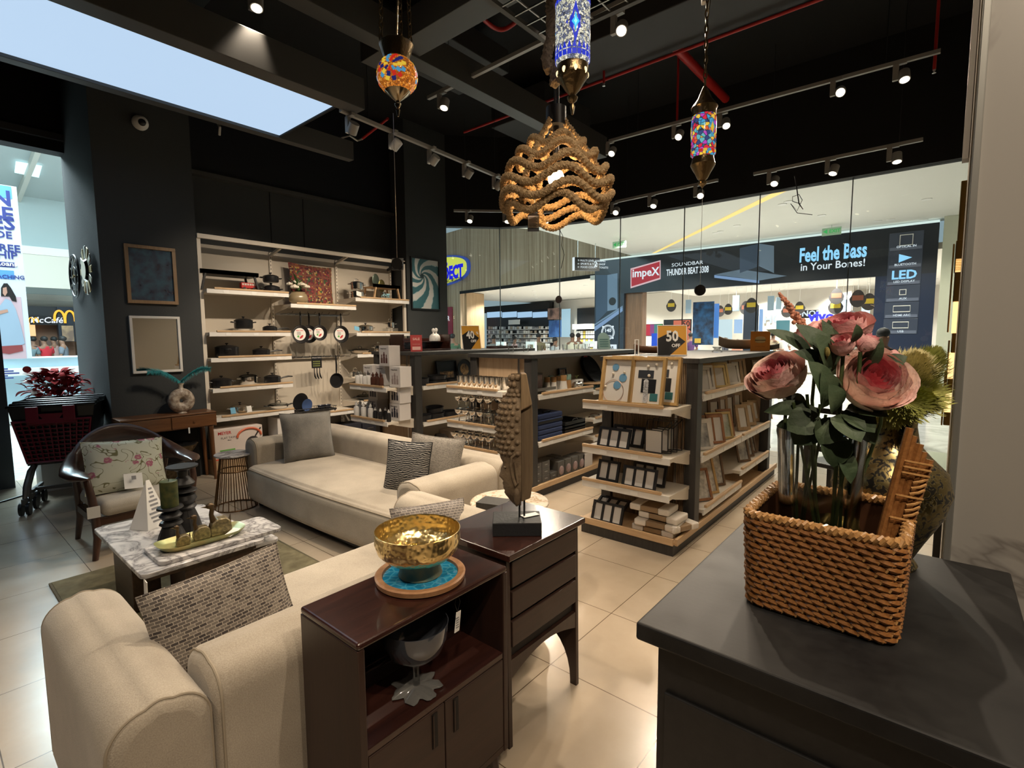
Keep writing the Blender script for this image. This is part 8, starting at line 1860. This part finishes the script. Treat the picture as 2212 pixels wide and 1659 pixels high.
def person(label,x,y,rz,shirt,pants=NAVB,h=1.68,reach=.3,lean=0,longhair=False,grp=None):
 t=thing('person',label,'person',(x,y,0),rz,grp);s=h/1.7
 def S(L):return[tuple(c*s for c in v)for v in L]
 l=lean
 skinned('body',S([(0,0,.92,.13,.10),(0,-l*.5,1.15,.12,.09),(0,-l,1.38,.13,.09),(0,-l-.01,1.47,.055),(0,-l-.03,1.55,.075),(0,-l-.03,1.64,.08),(-.18,-l,1.37,.055),(-.24,-l-.02,1.12,.042),(-.20,-l-reach,1.08,.032),(-.19,-l-reach-.08,1.09,.03),(.18,-l,1.37,.055),(.24,-l-.02,1.12,.042),(.20,-l-reach,1.08,.032),(.19,-l-reach-.08,1.09,.03),(-.09,0,.85,.085),(-.10,-.01,.48,.055),(-.10,.01,.08,.04),(-.10,-.12,.03,.035),(.09,0,.85,.085),(.10,-.01,.48,.055),(.10,.01,.08,.04),(.10,-.12,.03,.035)]),[(0,1),(1,2),(2,3),(3,4),(4,5),(2,6),(6,7),(7,8),(8,9),(2,10),(10,11),(11,12),(12,13),(0,14),(14,15),(15,16),(16,17),(0,18),(18,19),(19,20),(20,21)],t,SKIN)
 skinned('shirt',S([(0,0,.90,.155,.12),(0,-l*.5,1.15,.15,.115),(0,-l,1.37,.155,.11),(0,-l,1.43,.09),(-.185,-l,1.37,.075),(-.235,-l-.01,1.18,.062),(.185,-l,1.37,.075),(.235,-l-.01,1.18,.062)]),[(0,1),(1,2),(2,3),(2,4),(4,5),(2,6),(6,7)],t,shirt)
 skinned('trousers',S([(0,0,.90,.14,.12),(-.09,0,.83,.10),(-.10,-.01,.48,.075),(-.10,.01,.10,.06),(.09,0,.83,.10),(.10,-.01,.48,.075),(.10,.01,.10,.06)]),[(0,1),(1,2),(2,3),(0,4),(4,5),(5,6)],t,pants)
 q=MB();q.ell((0,(-l-.005)*s,1.66*s),(.088*s,.098*s,.085*s),14,10)
 if longhair:q.ell((0,(-l+.06)*s,1.52*s),(.085*s,.05*s,.17*s),12,8)
 q.build('hair',HAIR,t);MB().ell((0,(-l-.125)*s,1.595*s),(.012,.016,.016),8,6).build('nose',SKIN,t);return t
SH_=lambda n,c:mat('shirt_'+n,c,.9)
def pp_(px,d):p=ad(px,760,d);return p.x,p.y
for lab,px,d,rz,m_,kw in(('person in a cream shirt standing sideways at the counter of the wooden-fronted shop',1236,17.2,1.9,SH_('cream',(.58,.54,.42)),{}),('person in a white shirt just behind the cream-shirted one',1249,17.9,1.7,SH_('white',(.62,.62,.58)),{}),('person in an olive shirt with back turned in the wooden-fronted shop',1163,17.5,-.6,SH_('olive',(.20,.17,.10)),{}),('person in black and white bending over the counter in the wooden-fronted shop',1190,16.8,1.3,SH_('mono',(.40,.40,.40)),dict(lean=.18,h=1.55)),('person in a pink top among the phone shelves',1111,19.5,1.0,SH_('pink',(.60,.38,.36)),dict(h=1.6)),('person in a grey shirt at the left of the phone shelves',1067,18.5,-1.0,SH_('grey',(.22,.20,.18)),dict(h=1.62)),('person with a green bag outside the red offer poster',978,16.5,2.2,SH_('green',(.05,.09,.05)),{}),('person in a purple shirt beside the gaming poster',1491,20.0,2.0,SH_('purple',(.07,.03,.10)),{}),('person in a salmon top seated at a table in the electronics shop',1592,16.6,-.4,SH_('salmon',(.62,.25,.17)),dict(h=1.45)),('person in a dark top left of the salmon-topped one',1566,19.5,.6,SH_('dark',(.04,.04,.05)),dict(h=1.5)),('person in a beige shirt near the aqua display frame',1668,21,1.2,SH_('beige',(.42,.33,.22)),{}),('person in a white top right of the aqua display frame',1690,21.5,-1.2,SH_('pale',(.55,.55,.52)),{}),('person with dark tied hair and black top behind the rose bouquet',1905,9.5,-.9,SH_('black',(.02,.02,.022)),dict(h=1.66,longhair=True))):
 x,y=pp_(px,d);person(lab,x,y,rz,m_,**kw)
# wooden-fronted megastore
WA,WBp=(18.6,19.3),(16.72,8.3)
AW=lambda px,py,o=0.0:aline(px,py,WA,WBp)
dW=Vector((WBp[0]-WA[0],WBp[1]-WA[1],0)).normalized();nW=Vector((dW.y*1,-dW.x,0));nW=nW if nW.x<0 else-nW
def m_planks():
 m,nt,b=_bsdf('grey_oak_planks');L=nt.links;v=coords(nt,(1,1,.02))
 w=N(nt,'ShaderNodeTexNoise',Scale=9,Detail=4,Roughness=.7);L.new(v,w.inputs['Vector']);L.new(ramp(nt,w.outputs['Fac'],[(.32,(.22,.14,.075)),(.5,(.38,.265,.165)),(.68,(.52,.39,.26))]),b.inputs['Base Color']);b.inputs['Roughness'].default_value=.6;return m
PLK=m_planks()
A_,B_=Vector((*WA,0)),Vector((*WBp,0));A_=A_-dW*4
pj=AW(1043,700)
q=MB().bar(A_+Vector((0,0,5.45)),B_+Vector((0,0,5.45)),.3,3.1).build('wall_megastore',PLK,smooth=False);struct(q)
p0=AW(1000,700);q=MB().bar(A_+Vector((0,0,1.95)),Vector((p0 .x,p0 .y,1.95)),.3,3.9).build('wall_megastore_left',PLK,smooth=False);struct(q)
_o=nW*-1.6;jx=aline(1043,700,(WA[0]+_o.x,WA[1]+_o.y),(WBp[0]+_o.x,WBp[1]+_o.y));jx.z=1.95
struct(MB().bar(Vector((p0 .x,p0 .y,1.95))-nW*.15,jx,.2,3.9).build('wall_megastore_jamb',wood('warm_jamb',(.27,.17,.085),(.40,.27,.15),2,.4,.5),smooth=False))
struct(MB().bar(Vector((p0 .x,p0 .y,3.86))+nW*.16,B_+Vector((0,0,3.86))+nW*.16,.03,.14).build('trim_8',BLACK,smooth=False))
jl=Vector((p0 .x,p0 .y,3.8))-nW*1.2+dW*1.0;spot('jamb_lamp',jl,jl-Vector((0,0,3))-dW*.3,160,(1,.62,.25),1.4,.6,.05)
so=thing('megastore_sign','yellow and blue oval megastore sign on the wooden facade beside the dark wall','sign',AW(955,590))
cS=AW(925,594)+nW*.25
def oval(w,h,o,m,nm):
 q=MB();pts=[]
 for k in range(48):a=2*PI*k/48;e=.72;pts.append(cS+nW*o+dW*(w*math.copysign(abs(math.cos(a))**e,math.cos(a)))+Vector((0,0,h*math.copysign(abs(math.sin(a))**e,math.sin(a)))))
 q.add([p+nW*.0 for p in pts]+[p-nW*.12 for p in pts],[tuple(range(48)),tuple(reversed(range(48,96)))]+[(i,48+i,48+(i+1)%48,(i+1)%48)for i in range(48)]);q.build(nm,m,so,smooth=False,world=True)
hS=AW(955,557).z-AW(955,590).z;wS=(AW(1022,590)-AW(925,590)).length
oval(wS,hS*1.02,0,emis('sign_blue',(.03,.07,.36),.8),'border');oval(wS*.955,hS*.90,.03,emis('sign_yellow',(.72,.78,.10),.9),'face')
SB=emis('sign_ink_blue',(.0,.0,.75),1.0);KW=dict(xd=dW,world=True)
text('NOECT',.86,SB,so,AW(1014,587)+nW*.4,sx=.8,bold=.06,al='RIGHT',**KW);text('Alnile',.36,SB,so,AW(980,571)+nW*.4,shear=.3,bold=.03,al='RIGHT',**KW);text('ECTRONICS MEGASTORE',.26,DARKB,so,AW(1015,603)+nW*.4,sx=.72,bold=.01,al='RIGHT',**KW)
t=thing('offer_poster','dark red offer poster on the wooden facade under the oval sign','poster',AW(972,720));a,b=AW(957,720),AW(985,720);zt2,zb2=AW(972,664).z,AW(972,762).z
MB().bar(Vector((a.x,a.y,(zt2+zb2)/2))+nW*.2,Vector((b.x,b.y,(zt2+zb2)/2))+nW*.2,.04,zt2-zb2).build('board',mat('offer_red',(.26,.025,.045),.4),t,smooth=False,world=True);text('OFFER',.36,WHL,t,AW(969,689)+nW*.26,bold=.02,sx=.9,**KW)
XD=nW*-9
struct(MB().prism([(A_.x-nW.x*.2,A_.y),(B_.x+.4,B_.y),((B_-nW*11).x,(B_-nW*11).y),((A_-nW*11).x,(A_-nW*11).y)],3.92,4.0).build('ceiling_megastore',mat('megastore_ceiling',(.60,.56,.50),.6),smooth=False))
WI=((A_-nW*8.5).x,(A_-nW*8.5).y),((B_-nW*8.5).x,(B_-nW*8.5).y);AI=lambda px,py:aline(px,py,*WI)
struct(MB().bar((A_-nW*8.7)+Vector((0,0,1.95)),(B_-nW*8.7-dW*-4)+Vector((0,0,1.95)),.2,3.9).build('wall_megastore_back',MATS['shop_wall'],smooth=False))
def cardI(px0,px1,py0,py1,m,nm,par=None,o=.06,d=.08):
 a,b=AI(px0,(py0+py1)/2),AI(px1,(py0+py1)/2);z0,z1=AI((px0+px1)/2,py1).z,AI((px0+px1)/2,py0).z;zm=(z0+z1)/2
 return MB().bar(Vector((a.x,a.y,zm))+nW*o,Vector((b.x,b.y,zm))+nW*o,d,z1-z0).build(nm,m,par,smooth=False,world=par is not None)
t=thing('accessory_wall','wall of black shelves full of white phone accessory packets inside the wooden-fronted shop','shelving',AI(1128,740))
cardI(1052,1196,658,765,DARKB,'back_board',t,.0,.05);cardI(1052,1196,658,672,BLACK,'fascia',t,.25,.3)
for k in range(4):cardI(1062+33*k,1093+33*k,674,686,emis('fascia_light',(.42,.62,.88),1.0),'light_box',t,.42,.04)
cardI(1109,1133,691,701,PAPER,'arrow_sign',t,.44,.04)
sh_=MB();pk=MB()
for r in range(7):
 py=704+9*r
 for k in range(29):
  if rnd.random()<.12:continue
  px=1058+4.75*k;a,b=AI(px+.4,py+3),AI(px+4.0,py+3);z0,z1=AI(px,py+7.2).z,AI(px,py+.8+1.5*rnd.random()).z;pk.bar(Vector((a.x,a.y,(z0+z1)/2))+nW*.12,Vector((b.x,b.y,(z0+z1)/2))+nW*.12,.08,z1-z0,rnd.choice((0,0,0,1,2)))
tag(pk.build('packets',[PAPER,mat('packet_grey',(.30,.30,.31),.5),mat('packet_tan',(.50,.40,.30),.5)],t,smooth=False,world=True),kind='stuff')
for r in range(7):cardI(1056,1196,712+9*r-.8,712+9*r+.6,WHITE,'shelf',t,.14,.16)
for lab,a,b,c_,d_,m_,o in(('navy console game poster between the two accessory walls',1198,1225,692,728,mat('console_navy',(.02,.05,.16),.4,var=((.05,.13,.32),2)),.5),('black portrait poster above the navy console poster',1196,1224,666,690,mat('portrait_dark',(.05,.035,.035),.5,var=((.35,.22,.18),2)),.5),('pale blue lit phone poster with a figure beside the right shelves',1228,1246,668,728,emis('phone_poster',(.45,.68,.82),.9),.6),('pink lit cosmetics poster at the left of the phone shelves',1045,1058,672,756,emis('pink_poster',(.62,.45,.46),.9),.7)):tag(cardI(a,b,c_,d_,m_,'lit_poster',None,o,.06),lab,'poster')
t=thing('accessory_wall','right-hand shelf wall of dark and white packets beside the pale blue lit poster','shelving',AI(1265,740));cardI(1247,1290,665,765,DARKB,'back_board',t,.0,.05);cardI(1247,1290,700,711,PAPER,'fascia',t,.3,.3)
q=MB()
for r in range(5):
 for k in range(8):
  a,b=AI(1248+5.2*k,718+9*r),AI(1252+5.2*k,718+9*r);z0,z1=AI(1260,722+9*r).z,AI(1260,715+9*r).z;q.bar(Vector((a.x,a.y,(z0+z1)/2))+nW*.12,Vector((b.x,b.y,(z0+z1)/2))+nW*.12,.08,z1-z0,rnd.choice((0,0,1)))
tag(q.build('packets',[PAPER,mat('packet_gold',(.55,.40,.08),.5)],t,smooth=False,world=True),kind='stuff')
for k in range(26):
 p=A_.lerp(B_,.22+.115*(k%7))-nW*(1.0+1.7*(k//7));downlight(Vector((p.x,p.y,3.92)),'small round downlight in the ceiling of the wooden-fronted shop',.08,'megastore downlights')
for f in(.35,.6,.85):
 for g in(2,6):p=A_.lerp(B_,f)-nW*g;spot('megastore_lamp',(p.x,p.y,3.85),(p.x,p.y,0),1000,(1,.96,.9),2.5,.4,.06)
for i,(px,d_)in enumerate(((1085,16.0),(1150,16.2),(1278,16.4))):
 a=ad(px,770,d_);t=thing('security_gate','white anti-theft gate frame in the wooden-fronted shop, %s from the left'%['first','second','third'][i],'gate',(a.x,a.y,0),1.2,'anti-theft gates');MB().frame(.55,1.45,.08,.09).build('frame',PAPER,t,smooth=False)
t=thing('direction_sign','black hanging direction sign numbered 2 over the concourse','sign',ax(1270,572,12.5));a,b=ax(1240,570,12.3),ax(1294,574,12.9);z1,z0=ax(1266,557,12.6).z,ax(1266,585,12.6).z;zm=(z0+z1)/2;a.z=b.z=zm
MB().bar(a,b,.10,z1-z0).build('board',DARKB,t,smooth=False,world=True);ds=(b-a).normalized();ns_=Vector((ds.y,-ds.x,0));ns_=ns_ if ns_.x<0 else-ns_
MB().bar(a-ds*.03,a,.11,z1-z0).build('lit_edge',WHL,t,smooth=False,world=True)
for k,s in enumerate(('↑ MULTI LEVEL PARKING','← SPORTS & TOYS SHOP','← FOOD COURT · TOILETS')):text(s,.075,WHL,t,a+ds*.08+ns_*.055+Vector((0,0,.09-.09*k)),ds,al='LEFT',world=True)
text('2',.2,WHL,t,b-ds*.12+ns_*.055,ds,bold=.02,world=True)
for f in(.15,.85):p=a.lerp(b,f);MB().cyl((p.x,p.y,z1),(p.x,p.y,z1+1.6),.008,n=6).build('hanger',STEELD,t,world=True)
for px,py in((1207,647),):
 p=ax(px,py,7.3);t=thing('window_disc','brown round disc hanging in front of the shop window','disc',p);q=MB();q.T=Matrix.Rotation(-PI/2,4,'Y');q.cyl((0,0,-.006),(0,0,.006),.065,n=24);q.build('disc',mat('brown_disc',(.13,.07,.05),.5),t);MB().cyl((0,0,.06),(0,0,3.5-p.z),.0012,n=5).build('cord',STEELD,t)
# atrium seen through the entrance on the left
YF_=24
struct(MB().box(-12,13,YF_,YF_+.3,3.2,9).build('wall_atrium',MWC,smooth=False))
struct(MB().box(-12,13,YF_-1.5,YF_,4.35,4.6).build('trim_9',MW,smooth=False));struct(MB().box(-12,13,YF_-1.48,YF_-1.4,3.3,4.35).build('wall_atrium_band',mat('atrium_cream',(.58,.52,.44),.6),smooth=False))
struct(MB().box(-12,13,YF_+.3,YF_+8,3.0,3.2).build('ceiling_court',MW,smooth=False));struct(MB().box(-12,13,YF_+7,YF_+7.2,0,3.2).build('wall_court',mat('court_brown',(.20,.11,.06),.6),smooth=False))
ca=MB();ca.add([(-12,9,8.6),(13,9,8.6),(13,YF_+.3,6.4),(-12,YF_+.3,6.4)],[(0,1,2,3)]);struct(ca.build('ceiling_atrium',mat('atrium_ceiling',(.50,.55,.55),.7),smooth=False))
for k in range(8):struct(MB().bar((-6+2.2*k,9,8.5),(-6+2.2*k,YF_,6.35),.12,.25).build('beam_atrium_%d'%(k+1),MW,smooth=False))
za=lambda px,py:(lambda d:EYE+d*((8.6+.1466*9-.03-CH)/(d.z+.1466*d.y)))(_ray(px,py))
sk=[za(34,348),za(91,358),za(84,384),za(31,373)];struct(MB().add(sk,[(0,1,2,3)]).build('window_skylight',emis('skylight_glow',(.62,.95,1.0),1.6),smooth=False))
arealight('atrium_skylight',(2,15,7.2),(2,15,0),2100,(.66,.92,1.0),5,6)
bn=thing('hanging_banner','tall white printed shopping offer banner hanging in the atrium, cut by the left edge','banner',ay(20,600,12.6));Yb_=12.6
slaby(Yb_,-60,52,398,776,mat('banner_white',(.60,.64,.70),.6),'cloth',bn,.02);BB=mat('banner_blue',(.03,.045,.20),.5)
slaby(Yb_,-50,24,398,425,mat('banner_sky',(.10,.30,.65),.5),'print',bn,.006,.022);slaby(Yb_,-55,51,640,776,mat('banner_blush',(.55,.40,.44),.6),'print',bn,.004,.022)
for s,px,py,sz in(('N',1,428,.36),('LE',2,462,.32),('ES',6,482,.32),('IDE',4,507,.17),('FREE',14,536,.17),('SHIP',9,551,.17)):text(s,sz,BB,bn,ay(px,py,Yb_-.03),(1,0,0),bold=.02,al='CENTER',world=True)
slaby(Yb_,-40,31,565,576,BB,'print',bn,.004,.022);text('Loans',.11,PAPER,bn,ay(15,570,Yb_-.032),(1,0,0),bold=.02,world=True);slaby(Yb_,-40,30,583,602,MATS['banner_sky'],'print',bn,.003,.022);text('COACHING',.09,BB,bn,ay(12,598,Yb_-.032),(1,0,0),bold=.02,world=True)
def flat(pts,m,nm,o):
 v=[ay(x,y,Yb_-o)for x,y in pts];MB().add(v,[tuple(reversed(range(len(v))))]).build(nm,m,bn,smooth=False,world=True)
flat([(-10,745),(-8,690),(0,660),(12,645),(24,650),(34,668),(44,700),(54,742),(40,748),(15,750)],mat('print_dress',(.30,.40,.50),.6),'printed_dress',.034);flat([(2,640),(2,622),(8,612),(16,612),(24,622),(34,640),(36,652),(26,650),(20,640)],HAIR,'printed_hair',.036);flat([(6,622),(14,620),(16,632),(11,640),(6,634)],mat('print_skin',(.45,.25,.18),.6),'printed_face',.040);flat([(0,748),(48,745),(50,758),(20,765),(0,762)],mat('print_rust',(.25,.05,.05),.6),'printed_trousers',.036);flat([(-4,672),(16,668),(18,674),(-4,680)],MATS['print_skin'],'printed_arm',.040)
rl=thing('glass_balustrade','glass balustrade with white edge across the atrium void','balustrade',(1.5,14,0));zr=ay(90,770,14).z
MB().box(-6,5,13.98,14.0,.25,zr-.03).build('glass',mat('frosted_rail',(.42,.58,.66),.3,alpha=.8),rl,smooth=False);rl.location=(0,0,0)
MB().box(-6,5,13.95,14.03,zr-.03,zr).build('handrail',PAPER,rl,smooth=False);MB().box(-6,5,13.8,14.2,zr-.36,zr-.22).build('white_edge',WHITE,rl,smooth=False);MB().box(-6,5,13.9,14.1,0,.25).build('kerb',WHITE,rl,smooth=False)
q=MB()
for k in range(5):a=ay(0,797+5*k,13.9);q.box(a.x-.3,a.x+.10+.08*(k%3),13.795,13.80,a.z-.012,a.z+.012)
q.build('print',BB,rl,smooth=False)
YM=23.5
mc=thing('food_counter','burger restaurant counter with black fascia and yellow arches across the atrium','restaurant',ay(100,760,YM));GA_=emis('arch_yellow',(1.0,.50,.02),1.3)
slaby(YM,48,122,662,690,DARKB,'fascia',mc,.2);slaby(YM,122,157,664,738,NAVB,'sign_pillar',mc,.3);slaby(YM,62,122,683,702,BLACK,'sign_board',mc,.05,.22);slaby(YM,52,75,697,726,emis('amber_screen',(1.0,.62,.28),1.1),'lit_panel',mc,.05,.1)
slaby(YM+.3,48,160,690,790,mat('court_wood',(.13,.06,.03),.6),'back_wall',mc,.1);slaby(YM-.1,85,122,735,765,mat('court_front',(.09,.05,.035),.6),'counter_front',mc,.3);slaby(YM,130,155,704,737,mat('menu_print',(.16,.10,.07),.5,var=((.48,.30,.15),3)),'menu_poster',mc,.03,.31)
text('McCafé',.27,WHL,mc,ay(101,692,YM-.32),(1,0,0),shear=.15,bold=.015,world=True)
def arches(px,py,w,h):
 c=ay(px,py,YM-.36);q=MB()
 for s in(-1,1):q.tube([c+Vector((s*w*(.5-.5*math.cos(PI*k/12))if 1 else 0,0,h*math.sin(PI*k/12)**.7*(1)if k<=6 else h*(.15+.85*math.sin(PI*k/12)**.7)))for k in range(13)],w*.13,6)
 q.build('arch_logo',GA_,mc,world=True)
arches(141,698,.27,.42);arches(73,698,.12,.18)
for i,(px,d_,m_,lb)in enumerate(((62,20.5,SH_('teal',(.10,.14,.15)),'person in a dark teal top queuing at the far left of the burger counter'),(75,22.6,SH_('black2',(.02,.02,.022)),'person in black queuing second from the left at the burger counter'),(99,21.2,SH_('red',(.42,.02,.03)),'person in a red shirt at the burger counter'),(120,22.8,SH_('pink2',(.35,.22,.2)),'person in a muted pink top at the burger counter'),(139,20.4,SH_('grey2',(.12,.13,.15)),'person in grey under the tall arches sign'))):
 p=ad(px,770,d_);person(lb,p.x,p.y,PI+.3*i,m_)
t=thing('food_court_table','dark bar table and stools behind the glass balustrade','table',(1.75,17,0));MB().box(-.5,.5,-.3,.3,1.0,1.04).build('top',DARKB,t,smooth=False)
for x in(-.45,.45):MB().box(x-.02,x+.02,-.28,-.24,0,1.0).box(x-.02,x+.02,-.28,.28,.3,.33).build('leg',DARKB,t,smooth=False)
for y_ in(9.5,12):arealight('mall_lamp',(0,y_,6),(0,y_,0),420,(.78,.94,1.0),2,2)
